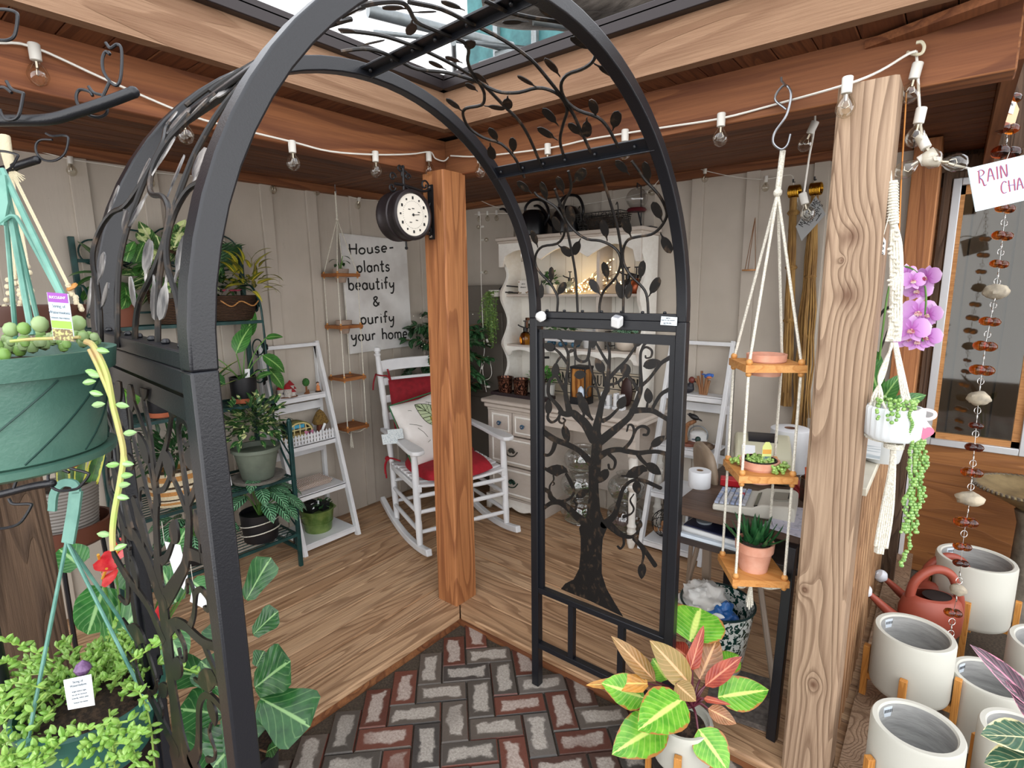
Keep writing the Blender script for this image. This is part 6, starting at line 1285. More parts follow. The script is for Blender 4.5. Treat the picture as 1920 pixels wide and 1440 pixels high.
for k, (x, lb) in enumerate(((-.705, 'hammered copper pot at the left end of the dark tray'), (-.57, 'hammered copper pot in the middle of the dark tray'), (-.435, 'hammered copper pot with green herb at the right end of the dark tray'))):
    t = thing('copper_pot', lb, 'pot', (x, 1.215, z+.01), 'copper pots on the tray'); m = MB(); m.lathe([(.04, 0), (.045, .003), (.054, .10), (.058, .105), (.058, .112), (.051, .112), (.048, .09)], (x, 1.215, z+.01), 26); m.obj('pot', cp, t); m = MB(); m.lathe([(.0565, .104), (.0595, .108), (.0565, .113)], (x, 1.215, z+.01), 26, cap=(False, False)); m.obj('rim', PM('bronze_rim', '2b1712', .35, .6), t)
    if k < 2: soilf(.048, .095)(t, V((x, 1.215, z+.01)))
t = thing('potted_herb', 'bright green leafy herb with pale pot on the hutch desk behind the arbor post', 'plant', (-.40, 1.30, z)); m = MB(); pot(m, (-.40, 1.30, z), .035, .045, .09); m.obj('pot', PM('scroll_white_pot', 'cfcfca', .5), t); m = MB(); bush(m, (-.42, 1.27, z+.14), (.12, .07, .055), 170, .035, .02, 'ovate', .4, .1, .2, .3, random.Random(51), 4); m.obj('foliage', leafmat('leaf_herb', '4f9a3a', '2f6f28', '8fc66a'), t)
t = thing('wire_hanger', 'black handled wire plant hanger standing behind the copper pots', 'hanger', (-.47, 1.30, z)); m = MB(); a, b_, c_ = (-.53, 1.30, z+.1), (-.41, 1.30, z+.1), (-.455, 1.30, z+.26); m.tube([(-.53, 1.30, z), a, c_], .002, 6); m.tube([(-.41, 1.30, z), b_, c_], .002, 6); m.obj('wire', blk, t); m = MB(); m.tube([(-.49, 1.30, z+.262), (-.40, 1.30, z+.268)], .008, 8); m.obj('handle_grip', black_pot, t)
lg = thing('lantern', 'black lantern with copper mesh panels standing on the hutch desk', 'lantern', (-.118, 1.25, z)); m = MB()
for x in (-.168, -.068):
    for y in (1.21, 1.30): m.bx((x-.004, y-.004, z), (x+.004, y+.004, z+.235))
m.bx((-.174, 1.204, z), (-.062, 1.306, z+.045)); m.bx((-.174, 1.204, z+.225), (-.062, 1.306, z+.24)); m.tube(bez([(-.168, 1.255, z+.24), (-.168, 1.255, z+.40), (-.155, 1.255, z+.435), (-.085, 1.255, z+.435), (-.068, 1.255, z+.40), (-.068, 1.255, z+.24)], 5), .004, 6); m.obj('frame', black_metal, lg, bev=.001)
m = MB(); m.bx((-.164, 1.212, z+.045), (-.072, 1.298, z+.225)); cpm = NT('copper_mesh'); _w2 = cpm.noise(cpm.coord(scale=(1, 1, .1)), 90, 2); cpm.set(Roughness=.35, Metallic=.6); cpm.col(cpm.ramp(_w2, [(.4, '8a5226'), (.6, 'd99a52')])); m.obj('copper_panel', cpm.m, lg); m = MB(); m.lathe([(.018, 0), (.022, .02), (.018, .06), (.006, .075), (.001, .076)], (-.09, 1.2, z+.045), 14); m.obj('candle', PM('blue_white_candle', 'c3d0e0', .3), lg)
for k, lb in enumerate(('left chunky white wooden letter block at the right of the hutch desk', 'right chunky white wooden letter block at the right of the hutch desk')):
    x = .075+.085*k; t = thing('letter_block', lb, 'block', (x, 1.22, z)); m = MB(); m.bx((x-.035, 1.2, z), (x+.035, 1.25, z+.02)); m.bx((x-.03, 1.205, z+.02), (x-.008, 1.245, z+.1)); m.bx((x+.008, 1.205, z+.02), (x+.03, 1.245, z+.085+.01*k)); m.bx((x-.008, 1.205, z+.05), (x+.008, 1.245, z+.065)); m.obj('block', white_paint, t, bev=.004)
t = thing('oval_plaque', 'small dark brown oval plaque leaning on the hutch desk', 'plaque', (.16, 1.33, z)); m = MB(); m.sph((.155, 1.33, z+.09), (.04, .01, .09), 16); m.obj('plaque', PM('oxblood', '38201d', .4), t)
# ---------------------------------------------------------------- glass bowls in the knee space
gb = thin_glass('bowl_glass', 'eef0f0', .2)
def bowl(label, c, r, h, mouth, fill=None, fc=None, seed=0, grp='glass terrarium bowls under the desk'):
    t = thing('terrarium_bowl', label, 'bowl', c, grp); m = MB(); pr = [(.001, .002), (r*.5, .0)]
    for i in range(1, 13): a = -pi/2*.85+i/12*(pi*.85); pr.append((r*max(.3, cos(a*.98)), h*(.5+.5*sin(a))))
    pr = [(a, max(0, b_)) for a, b_ in pr]; pr[-1] = (mouth, h); pr += [(mouth+.006, h+.006), (mouth, h+.008)]
    m.lathe(pr, c, 32, cap=(False, False)); m.obj('glass', gb, t)
    m = MB(); m.lathe([(r*.45, .004), (r*.8, h*.16), (r*.7, h*.2), (.001, h*.22)], c, 20); m.obj('gravel', PM('terrarium_gravel', '6d6a5c', .9, c2='a5a294', sc=120, bump=1), t)
    m = MB(); bush(m, V(c)+V((0, 0, h*.28)), (r*.6, r*.6, h*.14), 40, .03, .014, 'ovate', .4, .1, .2, .3, random.Random(seed), 3); m.obj('foliage', lf_mid, t)
bx_, by_ = -.10, 1.21
bowl('bottom glass terrarium bowl of the stack under the hutch desk', (bx_, by_, .0), .12, .17, .06, seed=61); bowl('middle glass terrarium bowl of the stack under the hutch desk', (bx_-.005, by_, .178), .115, .165, .058, seed=62); bowl('top glass terrarium bowl of the stack under the hutch desk', (bx_+.02, by_, .352), .115, .16, .055, seed=63)
bowl('glass bowl beside the turned desk leg, upper of the right pair', (.20, 1.27, .2), .115, .17, .06, seed=64); bowl('dark-filled glass bowl on the floor behind the turned desk leg', (.20, 1.27, .0), .12, .19, .07, seed=65)
t = thing('pine_cones', 'purple-grey pine cones filling the lower glass bowl behind the desk leg', 'pine cones', (.20, 1.27, .03)); m = MB(); rg = random.Random(9)
for k in range(14): m.sph((.20+rg.uniform(-.07, .07), 1.27+rg.uniform(-.07, .07), .05+rg.uniform(0, .08)), (.02, .02, .026), 8)
m.obj('cones', PM('pine_cone', '4a4048', .9, c2='7a6c70', sc=80, bump=1), t); t['kind'] = 'stuff'
# ---------------------------------------------------------------- plants at the corner, trailing plant on the hutch side
t = thing('hanging_plant', 'fine-leaved trailing plant hanging on the left side of the hutch', 'plant', (-.80, 1.27, 1.25)); m = MB(); s = MB(); rg = random.Random(71); c0 = PY(920, 548, 1.27)
for k in range(26):
    a = V((c0.x+rg.uniform(-.05, .05), 1.27+rg.uniform(-.05, .04), c0.z-.02)); L = rg.uniform(.16, .36); dx = rg.uniform(-.05, .04); q = bez([a+V((.05, 0, .03)), a, a+V((dx*.6-.01, rg.uniform(-.03, .02), -L*.5)), a+V((dx, rg.uniform(-.03, .02), -L))], 5); s.tube(q, .0012, 4)
    for p in q[2:]:
        for j in range(4): d = V((rg.uniform(-1, 1), rg.uniform(-1, .4), rg.uniform(-.7, .3))); m.leaf(p, d, (rg.uniform(-.4, .4), -.6, .6), .016, .008, 'ovate', .3, .1, 3)
m.obj('foliage', leafmat('leaf_fine', '7d9a4a', '4f6e30', 'b8c987', nv=0), t); s.obj('stems', stem_g, t); m = MB(); m.lathe([(.03, 0), (.045, .02), (.05, .045), (.045, .045)], (c0.x+.03, 1.29, c0.z-.03), 16); m.obj('wall_pot', PM('white_wall_pot', 'd9d6ce', .5), t)
fc = thing('ficus_tree', 'dark leafy ficus with tiny lights in the corner behind the rocking chair', 'plant', (-1.18, 1.22, 0)); m = MB(); s = MB(); rg = random.Random(72)
C0 = V((-1.12, 1.06, 0)); s.tube(bez([C0+V((0, 0, .1)), C0+V((.01, .01, .6)), C0+V((0, 0, 1.1))], 5), .012, 7)
for k in range(46):
    a = rg.uniform(0, 6.28); h = rg.uniform(.75, 1.25); L = rg.uniform(.18, .34); b0 = C0+V((0, 0, h-.1)); e = b0+V((cos(a)*L, sin(a)*L*.75, rg.uniform(.0, .22))); 
    if e.x < WL+.05 or e.y > WR-.05: e = b0+(e-b0)*.4
    q = bez([b0, b0+(e-b0)*.5+V((0, 0, .05)), e], 5); s.tube(q, .0025, 5)
    for p in q[3:]:
        for j in range(3): d = V((cos(a)+rg.uniform(-1, 1), sin(a)+rg.uniform(-1, 1), rg.uniform(-.6, .4))); m.leaf(p, d, (rg.uniform(-.3, .5), rg.uniform(-.5, .3), .8), rg.uniform(.055, .08), .036, 'ovate', .4, .12, 5)
m.obj('foliage', leafmat('leaf_ficus', '2f5a34', '1c3a22', '6a9468', nv=0), fc); s.obj('branches', stem_b, fc); m = MB(); pot(m, C0, .1, .13, .2); m.obj('pot', PM('navy_pot', '232a3a', .5), fc)
m = MB(); rg = random.Random(3)
for k in range(40): a = rg.uniform(0, 6.28); m.sph(C0+V((cos(a)*rg.uniform(.05, .28), sin(a)*rg.uniform(.05, .24), rg.uniform(.8, 1.35))), .0035, 6)
m.obj('pea_lights', PM('pea_light', 'f4efdd', .3), fc)
ch = thing('corner_cabinet', 'dark grey panelled cabinet in the back corner between the walls', 'cabinet', (-1.2, 1.38, 0)); dk = PM('dark_taupe', '6c655c', .6)
m = MB(); m.bx((-1.41, 1.40, 0), (-.84, 1.478, 1.52)); m.obj('body', dk, ch, bev=.003); m = MB(); m.bx((-1.38, 1.388, .72), (-.87, 1.402, 1.33)); m.obj('upper_panel', dk, ch, bev=.006); m = MB(); m.bx((-1.38, 1.388, .08), (-.87, 1.402, .68)); m.obj('lower_panel', dk, ch, bev=.006)
# ================================================================ RIGHT LADDER SHELF
mirR = lambda p: V((p[1], (WR-.02)-(p[0]+1.41), p[2]))
lad2, _ = ladder_shelf('ladder_shelf', 'white ladder shelf of carved birds against the right wall beside the hutch', .375, .725, dx=.37, zs=(.885, .59, .33, .06), mirror=mirR)
yf = lambda z: WR-.02-.37*(1-z/1.19)
woodred = PM('turned_redwood', '8c4a2a', .5, c2='6b3520', sc=20, stretch=(1, 1, .3)); drift = wood('driftwood', ['5a3622', '8f5d3c', 'b48a62'], axis=2, sc=3)
z = .885; y = 1.42
t = thing('duck_figurine', 'black duck figurine with russet head on the top shelf of the right ladder', 'figurine', (.50, y, z)); m = MB(); m.sph((.488, y, z+.028), (.05, .028, .03), 14); m.sph((.515, y, z+.04), (.018, .02, .03), 12); m.obj('body', PM('duck_black', '22222a', .5), t); m = MB(); m.sph((.52, y, z+.078), (.019, .016, .02), 12); m.obj('head', PM('duck_russet', '6b2a20', .5), t); m = MB(); m.sph((.545, y, z+.07), (.014, .006, .005), 8); m.obj('bill', black_pot, t)
t = thing('bluebird_figurine', 'bluebird figurine perched on upright brown twigs, top shelf of the right ladder', 'figurine', (.585, y, z)); m = MB()
for a, b_, r in (((.575, .0), (.555, .105), .008), ((.585, 0), (.575, .135), .007), ((.595, 0), (.605, .10), .009), ((.605, 0), (.62, .085), .008), ((.567, .04), (.54, .09), .006)): m.tube([(a[0], y, z+a[1]), (b_[0], y, z+b_[1])], r, 7)
m.obj('twigs', drift, t); m = MB(); m.sph((.615, y-.005, z+.112), (.025, .012, .013), 12, rotm(0, -.3, 0)); m.sph((.637, y-.005, z+.115), (.01, .009, .01), 10); m.sph((.588, y-.005, z+.118), (.014, .006, .004), 8); m.obj('body', PM('bluebird_blue', '2f5fb0', .5), t); m = MB(); m.sph((.622, y-.01, z+.104), (.016, .010, .009), 10); m.obj('breast', PM('bluebird_breast', 'c0764a', .6), t)
z = .59; y = 1.36
t = thing('crow_figurine', 'black bird figurine perched on a curved driftwood stump, second shelf of the right ladder', 'figurine', (.53, y, z)); m = MB(); m.lathe([(.055, 0), (.06, .006), (.055, .018), (.001, .02)], (.53, y, z), 20, sy=.7); m.obj('base', woodred, t); m = MB(); m.tube(bez([(.52, y, z+.015), (.515, y, z+.07), (.53, y, z+.12), (.575, y, z+.15)], 5), [.018, .017, .016, .016, .015, .015, .015, .014, .014, .014, .013, .013, .013, .012, .011, .010], 9); m.obj('driftwood', drift, t)
m = MB(); m.sph((.565, y, z+.172), (.032, .015, .016), 12, rotm(0, .35, 0)); m.sph((.542, y, z+.182), (.012, .011, .011), 10); m.sph((.53, y, z+.183), (.008, .003, .003), 6); m.sph((.598, y, z+.16), (.018, .008, .005), 8, rotm(0, .4, 0)); m.obj('bird', PM('crow_black', '121214', .45), t)
t = thing('mallard_figurine', 'carved mallard lying figurine at the right of the second ladder shelf', 'figurine', (.63, 1.33, z)); m = MB(); m.sph((.645, 1.33, z+.022), (.055, .03, .024), 14); m.sph((.70, 1.33, z+.03), (.03, .014, .008), 8, rotm(0, -.2, 0)); m.obj('body', PM('duck_brown', '4a362c', .5, c2='8a745c', sc=40), t); m = MB(); m.sph((.607, 1.32, z+.055), (.017, .015, .018), 12); m.lathe([(.012, .02), (.010, .05)], (.61, 1.325, z), 10); m.obj('head', PM('mallard_green', '1d3a34', .4), t); m = MB(); m.sph((.585, 1.318, z+.052), (.014, .006, .004), 8); m.obj('bill', PM('grey_bill', '5c6c80', .4), t)
t = thing('wire_lantern', 'round white ornament with grey wire hoop behind the crow figurine', 'ornament', (.56, 1.42, z)); m = MB(); m.tube([(.57+.055*cos(a*pi/12), 1.43, z+.055+.05*sin(a*pi/12)) for a in range(24)], .004, 6, closed=True); m.obj('hoop', PM('grey_hoop', '8a8f92', .4, .5), t); m = MB(); m.lathe([(.02, 0), (.05, .02), (.05, .06), (.03, .075)], (.57, 1.43, z), 20); m.obj('shade', white_plastic, t)
z = .33
t = thing('teal_ornament', 'little teal glass ornament on the third shelf of the right ladder', 'ornament', (.47, 1.24, z)); m = MB(); m.lathe([(.018, 0), (.02, .01), (.012, .02), (.022, .04), (.012, .06), (.004, .065)], (.48, 1.24, z), 14); m.obj('glass_body', PM('teal_glaze', '1d5a4e', .2), t)
z = .06
t = thing('wire_cloche', 'round black wire basket of seed pods on the bottom shelf of the right ladder', 'basket', (.47, 1.22, z)); m = MB()
for k in range(8): a = k*pi/8; m.tube([(.48+.08*cos(b_*pi/10)*cos(a), 1.22+.08*cos(b_*pi/10)*sin(a), z+.085+.08*sin(b_*pi/10)) for b_ in range(-10, 11)], .0018, 5)
m.tube([(.48+.08*cos(a*pi/10), 1.22+.08*sin(a*pi/10), z+.085) for a in range(20)], .002, 5, closed=True); m.obj('wire', blk, t); m = MB(); rg = random.Random(2)
for k in range(16): m.sph((.48+rg.uniform(-.045, .045), 1.22+rg.uniform(-.045, .045), z+.03+rg.uniform(0, .05)), (.018, .012, .01), 8, rotm(rg.uniform(0, 3), rg.uniform(0, 3), 0))
m.obj('seed_pods', PM('seed_pod', '8a5636', .7, c2='b98a5c', sc=30), t)
t = thing('display_card', 'small white card with dark picture standing at the back of the bottom ladder shelf', 'card', (.56, 1.40, z)); m = MB(); m.box((.57, 1.38, z+.07), (.07, .004, .12), rotm(-.1, 0, 0)); m.obj('card', paper, t); m = MB(); m.box((.575, 1.375, z+.09), (.045, .004, .05), rotm(-.1, 0, 0)); m.obj('picture', PM('dark_picture', '3a3d44', .5), t)
# ================================================================ WORK TABLE
tw_ = wood('table_top', ['3d2e26', '5f4a3e', '7c6656', '4c3a30'], axis=0, sc=1.2, rough=.5, bump=.15); dkw = PM('dark_table_edge', '2c2523', .5, c2='423733', sc=20, stretch=(.2, 1, 1))
TZ = .70; T0, T1 = (.915, .205), (1.345, 1.0)
wt = thing('work_table', 'dark brown work table with an open lower tier behind the hanging planter', 'table', (1.13, .55, 0)); m = MB(); m.bx((T0[0], T0[1], TZ-.03), (T1[0], T1[1], TZ)); m.obj('table_top', tw_, wt, bev=.003)
m = MB(); m.bx((T0[0], T0[1]+.01, TZ-.145), (T1[0], T1[1], TZ-.12)); m.obj('lower_tier', dkw, wt, bev=.003); m = MB(); m.bx((T0[0], T1[1]-.02, TZ-.12), (T1[0], T1[1], TZ-.03)); m.obj('tier_back', dkw, wt)
for x in (T0[0]+.02, T1[0]-.02):
    for y in (T0[1]+.015, T1[1]-.02):
        if x > 1.2 and y < .4: continue
        m = MB(); m.bx((x-.012, y-.012, TZ-.13), (x+.012, y+.012, TZ-.03)); m.obj('tier_post', dkw, wt)
m = MB(); m.bar((1.325, .125, 0), (1.33, .18, TZ-.03), .03, .03); m.obj('leg', black_metal, wt, bev=.002); m = MB(); m.bar((1.325, .85, 0), (1.33, .85, TZ-.03), .03, .03); m.obj('leg', black_metal, wt, bev=.002); m = MB(); m.bar((.945, .85, 0), (.945, .85, TZ-.13), .03, .03); m.obj('leg', black_metal, wt, bev=.002); m = MB(); m.bar((.96, .52, 0), (.96, .48, TZ-.14), .03, .03); m.obj('leg', PM('tan_tube', '8d7c6c', .5), wt, bev=.002)
fch = thing('folded_stand', 'tan folded tubular metal frame leaning under the table behind the bin', 'stand', (1.2, .35, 0)); m = MB(); m.tube([(1.30, .28, .02), (1.16, .46, .46)], .011, 8); m.tube([(1.28, .40, .25), (1.27, .42, .46)], .011, 8); m.tube([(1.30, .28, .02), (1.28, .40, .25)], .009, 8); m.obj('tube_frame', PM('tan_tube2', '8d7c6c', .45), fch)
cr = thing('cardboard_sheet', 'grey cardboard sheet lying under the table on the deck', 'cardboard', (1.2, .2, 0)); m = MB(); m.box((1.19, .25, .012), (.22, .26, .02), rotm(0, 0, .2)); m.obj('sheet', PM('grey_card', '4a4440', .9, c2='6a625c', sc=60), cr)
# lower tier: packing tray and rolls
bxg = thing('label_box', 'dark blue and white open carton of supplies on the lower tier of the table', 'box', (1.05, .33, TZ-.12)); nav = PM('navy_print', '1b2140', .5); m = MB(); p = V((1.06, .31, TZ-.12)); m.box(p+V((0, 0, .014)), (.24, .13, .028), rotm(0, 0, -.08)); m.obj('carton', white_plastic, bxg, bev=.002); m = MB(); m.box(p+V((0, .0, .03)), (.225, .115, .006), rotm(0, 0, -.08)); m.obj('blue_liner', nav, bxg); m = MB(); m.lathe([(.008, .032), (.028, .034), (.03, .042), (.01, .044), (.008, .036)], p+V((-.06, .01, 0)), 20); m.obj('tape_roll', PM('grey_roll', '9aa2a8', .3), bxg)
ltr = thing('shelf_light', 'long white strip lying along the front edge of the lower table tier', 'strip', (1.1, .24, TZ-.12)); m = MB(); m.bx((.93, .217, TZ-.12), (1.24, .24, TZ-.106)); m.obj('strip', PM('bluish_white', 'd5e0ea', .3), ltr, bev=.003)
# on the table
pr = thing('label_printer', 'beige label printer with dark window on the work table', 'printer', (1.14, .70, TZ)); bg_ = PM('beige_plastic', 'c3bfa5', .45, bump=.05); P0, P1 = PZ(1376, 865, TZ), PZ(1478, 900, TZ)
cx, cy = 1.085, .73; Rz = rotm(0, 0, R_(18)); side = [(-.115, 0), (.115, 0), (.12, .03), (.115, .12), (.08, .155), (.0, .18), (-.07, .155), (-.12, .115), (-.125, .03)]
m = MB(); m.prism([V((cx, cy, TZ+.004))+Rz @ V((0+.0, a, b_)) for a, b_ in side], Rz @ V((1, 0, 0)), .21); m.obj('housing', bg_, pr, bev=.01, smooth=50)
m = MB(); m.prism([V((cx, cy, TZ+.006))+Rz @ V((.0, a, b_)) for a, b_ in ((-.06, .16), (.0, .183), (.07, .161), (.065, .15), (0, .172), (-.055, .15))], Rz @ V((1, 0, 0)), .11); m.obj('window', PM('smoked_window', '23242a', .15), pr); m = MB(); m.prism([V((cx, cy, TZ+.006))+Rz @ V((-.055, a, b_)) for a, b_ in ((-.118, .119), (-.085, .148), (-.082, .146), (-.115, .116))], Rz @ V((1, 0, 0)), .05); m.obj('control_label', paper, pr)
for s in (-1, 1): m = MB(); m.lathe([(.014, 0), (.014, .003), (.001, .004)], V((cx, cy, TZ+.06))+Rz @ V((s*.105, .07, 0)), 14, Rz @ rotm(0, s*pi/2, 0)); m.obj('side_button', PM('pale_button', 'd6d3bf', .4), pr)
rl2 = thing('paper_roll', 'big white paper roll standing behind the label printer', 'roll', (1.21, .86, TZ)); m = MB(); m.lathe([(.075, 0), (.078, .002), (.078, .185), (.074, .188), (.024, .188), (.022, .1)], (1.16, .885, TZ), 30, cap=(True, True)); m.obj('roll', PM('matte_white_roll', 'dfe1e4', .6), rl2); m = MB(); m.lathe([(.024, .12), (.024, .1885), (.019, .1885), (.019, .12)], (1.16, .885, TZ), 20); m.obj('core', PM('brown_core', '6e4a35', .8), rl2)
lr = thing('label_roll', 'small white label roll standing at the left end of the work table', 'roll', (.985, .42, TZ)); m = MB(); c = PZ(1311, 912, TZ); m.lathe([(.042, 0), (.0435, .002), (.0435, .066), (.042, .068), (.013, .068), (.012, .04)], c, 28); m.obj('roll', PM('label_white', 'e3e6ea', .5), lr); m = MB(); m.lathe([(.013, .05), (.013, .0685), (.010, .0685), (.010, .05)], c, 16); m.obj('core', PM('tan_core', '8a7058', .8), lr)
bagm = PM('tan_vinyl', '9c8a76', .5, c2='8a7966', sc=10); bk = thing('folding_chair', 'tan padded chair back leaning at the left end of the work table', 'chair', (.92, .66, 0)); c = PZ(1295, 905, TZ); m = MB(); 
CRm = Matrix.Translation((.895, .62, .71)) @ Matrix.Rotation(R_(35), 4, 'Z') @ Matrix.Rotation(R_(-8), 4, 'Y')
def fchair(s, t_): a, b_ = 2*s-1, 2*t_-1; k = .14; ry = k*a*math.sqrt(1-.35*b_*b_); rz = .125*b_*math.sqrt(1-.35*a*a); th = .018*max(0, (1-a**4)*(1-b_**4))**.4+.006; return CRm @ V((th, ry, rz)), CRm @ V((-th, ry, rz))
cushion(m, fchair, 14); m.obj('padded_back', bagm, bk, smooth=70); m = MB(); m.tube([CRm @ V((-.012, .115*cos(a*pi/16)*1.0, .11*sin(a*pi/16))) for a in range(33)], .009, 8); m.tube([CRm @ V((-.012, -.11, -.05)), (.84, .50, 0)], .01, 8); m.tube([CRm @ V((-.012, .11, -.05)), (.80, .72, 0)], .01, 8); m.obj('tube_frame', PM('tan_tube3', '8d7c6c', .45), bk)
ca = thing('adding_machine', 'cream printing calculator on the front of the work table', 'calculator', (1.17, .40, TZ)); c = V((1.165, .36, TZ)); Rz = rotm(0, 0, R_(-8)); side = [(-.13, 0), (-.13, .022), (.0, .034), (.03, .05), (.12, .06), (.135, .05), (.135, 0)]
m = MB(); m.prism([c+rotm(0, 0, R_(8)) @ V((b_x, 0, b_z)) for b_x, b_z in side], rotm(0, 0, R_(8)) @ V((0, 1, 0)), .19); m.obj('housing', PM('cream_plastic', 'cfccc0', .45), ca, bev=.006); R8 = rotm(0, 0, R_(8))
m = MB(); k1 = PM('key_grey', 'b9bcc0', .5); sl_ = .012/.13
for i in range(6):
    for j in range(7): m.box(c+R8 @ V((-.118+i*.018, -.08+j*.0245, .0265+i*.018*sl_+.003)), (.013, .017, .007), R8)
m.obj('keys', PM('keys', 'c4c6cc', .5, isl='8fa0c4'), ca); m = MB(); m.box(c+R8 @ V((-.045, .02, .037)), (.014, .018, .007), R8); m.obj('red_key', PM('red_key', 'b23a4a', .5), ca); m = MB(); m.box(c+R8 @ V((.012, -.02, .0415)), (.012, .14, .004), R8 @ rotm(0, -.45, 0)); m.obj('display', PM('lcd_black', '16181a', .2), ca)
m = MB(); m.box(c+R8 @ V((.085, .0, .0585)), (.05, .085, .004), R8 @ rotm(0, -.1, 0)); m.obj('printer_cover', PM('grey_cover', '8d8a80', .4), ca); m = MB(); m.box(c+R8 @ V((.11, .01, .062)), (.008, .065, .003), R8 @ rotm(0, -.1, 0)); m.obj('paper_slot', ink, ca)
rb = thing('red_case', 'bright red plastic case behind the calculator on the table', 'case', (1.06, .52, TZ)); c = PZ(1367, 912, TZ); m = MB(); m.box(c+V((0, .02, .015)), (.08, .05, .03), rotm(0, 0, .3)); m.obj('case', PM('red_plastic', 'b81f2a', .35), rb, bev=.004)
r2 = thing('red_stapler', 'small red stapler at the back of the work table beside the printer', 'stapler', (1.25, .62, TZ)); m = MB(); m.box((1.262, .60, TZ+.012), (.03, .1, .024), rotm(0, 0, .5)); m.box((1.262, .60, TZ+.034), (.022, .095, .016), rotm(.12, 0, .5)); m.obj('stapler', PM('red_plastic2', 'a01c26', .35), r2, bev=.003)
cu_ = thing('pencil_cup', 'clear cup with an orange pen at the right end of the work table', 'cup', (1.31, .62, TZ)); m = MB(); m.lathe([(.03, 0), (.034, .09), (.031, .09), (.028, .006)], (1.305, .55, TZ), 20); m.obj('cup', thin_glass('cup_plastic', 'c9b7a8', .2), cu_); m = MB(); m.tube([(1.30, .55, TZ+.01), (1.29, .54, TZ+.13)], .004, 6); m.obj('orange_pen', PM('orange_pen', 'd9582a', .4), cu_)
wb_ = thing('wooden_box', 'small wooden box behind the pencil cup on the work table', 'box', (1.31, .75, TZ)); m = MB(); m.box((1.305, .72, TZ+.05), (.07, .08, .1)); m.obj('box', PM('box_wood', '7a5a44', .7), wb_, bev=.003)
pp = thing('printed_papers', 'loose printed sheets hanging over the right end of the table', 'paper', (1.32, .32, TZ)); m = MB()
for k, (x, y, a) in enumerate(((1.30, .36, .15), (1.31, .28, -.1), (1.295, .32, .4))):
    m.box((x, y, TZ+.003+.002*k), (.14, .18, .0012), rotm(.0, .02*k, a))
m.obj('sheets', PM('lavender_paper', 'd3d3e2', .7, c2='b9bccd', sc=60, lo=.56, hi=.62), pp)
# ================================================================ ENAMEL BIN
en = NT('splatter_enamel'); _v = en.noise(en.coord(), 55, 3, .55, .8); en.set(Roughness=.25); en.col(en.ramp(_v, [(.50, 'dfe4df'), (.53, '0f3b34')])); en = en.m
bn = thing('enamel_bin', 'green and white splatterware enamel bin on the deck under the table', 'bin', (1.045, .36, 0)); bc_ = V((1.05, .37, 0)); m = MB(); m.lathe([(.001, .004), (.095, .0), (.10, .006), (.135, .272), (.138, .28), (.134, .28), (.128, .26), (.096, .012), (.001, .012)], bc_, 40); m.obj('bucket', en, bn); m = MB(); m.tube([bc_+V((.137*cos(a*pi/20), .137*sin(a*pi/20), .281)) for a in range(40)], .0045, 8, closed=True); m.obj('rim', PM('dark_green_rim', '0d2b2a', .3), bn)
def crumple(mb, c, rad, seed, n=22, amp=.35):
    rg = random.Random(seed); vs = []; 
    for i in range(n+1):
        for j in range(n):
            t_ = -pi/2+pi*i/n; a = 2*pi*j/n; d = V((cos(t_)*cos(a), cos(t_)*sin(a), sin(t_))); k = 1+amp*noise.noise(d*2.2+V((seed, 0, 0)))+amp*.4*noise.noise(d*6+V((seed, 3, 0))); vs.append(V(c)+V((d.x*rad[0], d.y*rad[1], d.z*rad[2]))*k)
    mb.add(vs, [(i*n+j, i*n+(j+1) % n, (i+1)*n+(j+1) % n, (i+1)*n+j) for i in range(n) for j in range(n)])
t = thing('white_rags', 'crumpled white plastic sheet stuffed in the enamel bin', 'rag', bc_+V((-.05, 0, .25))); m = MB(); crumple(m, bc_+V((-.055, -.01, .265)), (.085, .085, .07), 3, 30, .45); m.obj('sheet', PM('bag_white', 'dddcd8', .5, c2='cfcbc4', sc=8), t, smooth=60)
t = thing('blue_rag', 'crumpled blue plastic bag in the middle of the enamel bin', 'rag', bc_+V((.03, -.03, .25))); m = MB(); crumple(m, bc_+V((.03, -.04, .245)), (.06, .055, .055), 8, 26, .5); m.obj('bag', PM('bag_blue', '2f6cae', .4, c2='1f4f8c', sc=20), t, smooth=60); m = MB(); m.sph(bc_+V((.035, -.085, .262)), (.028, .012, .022), 12); m.obj('white_lid', white_plastic, t)
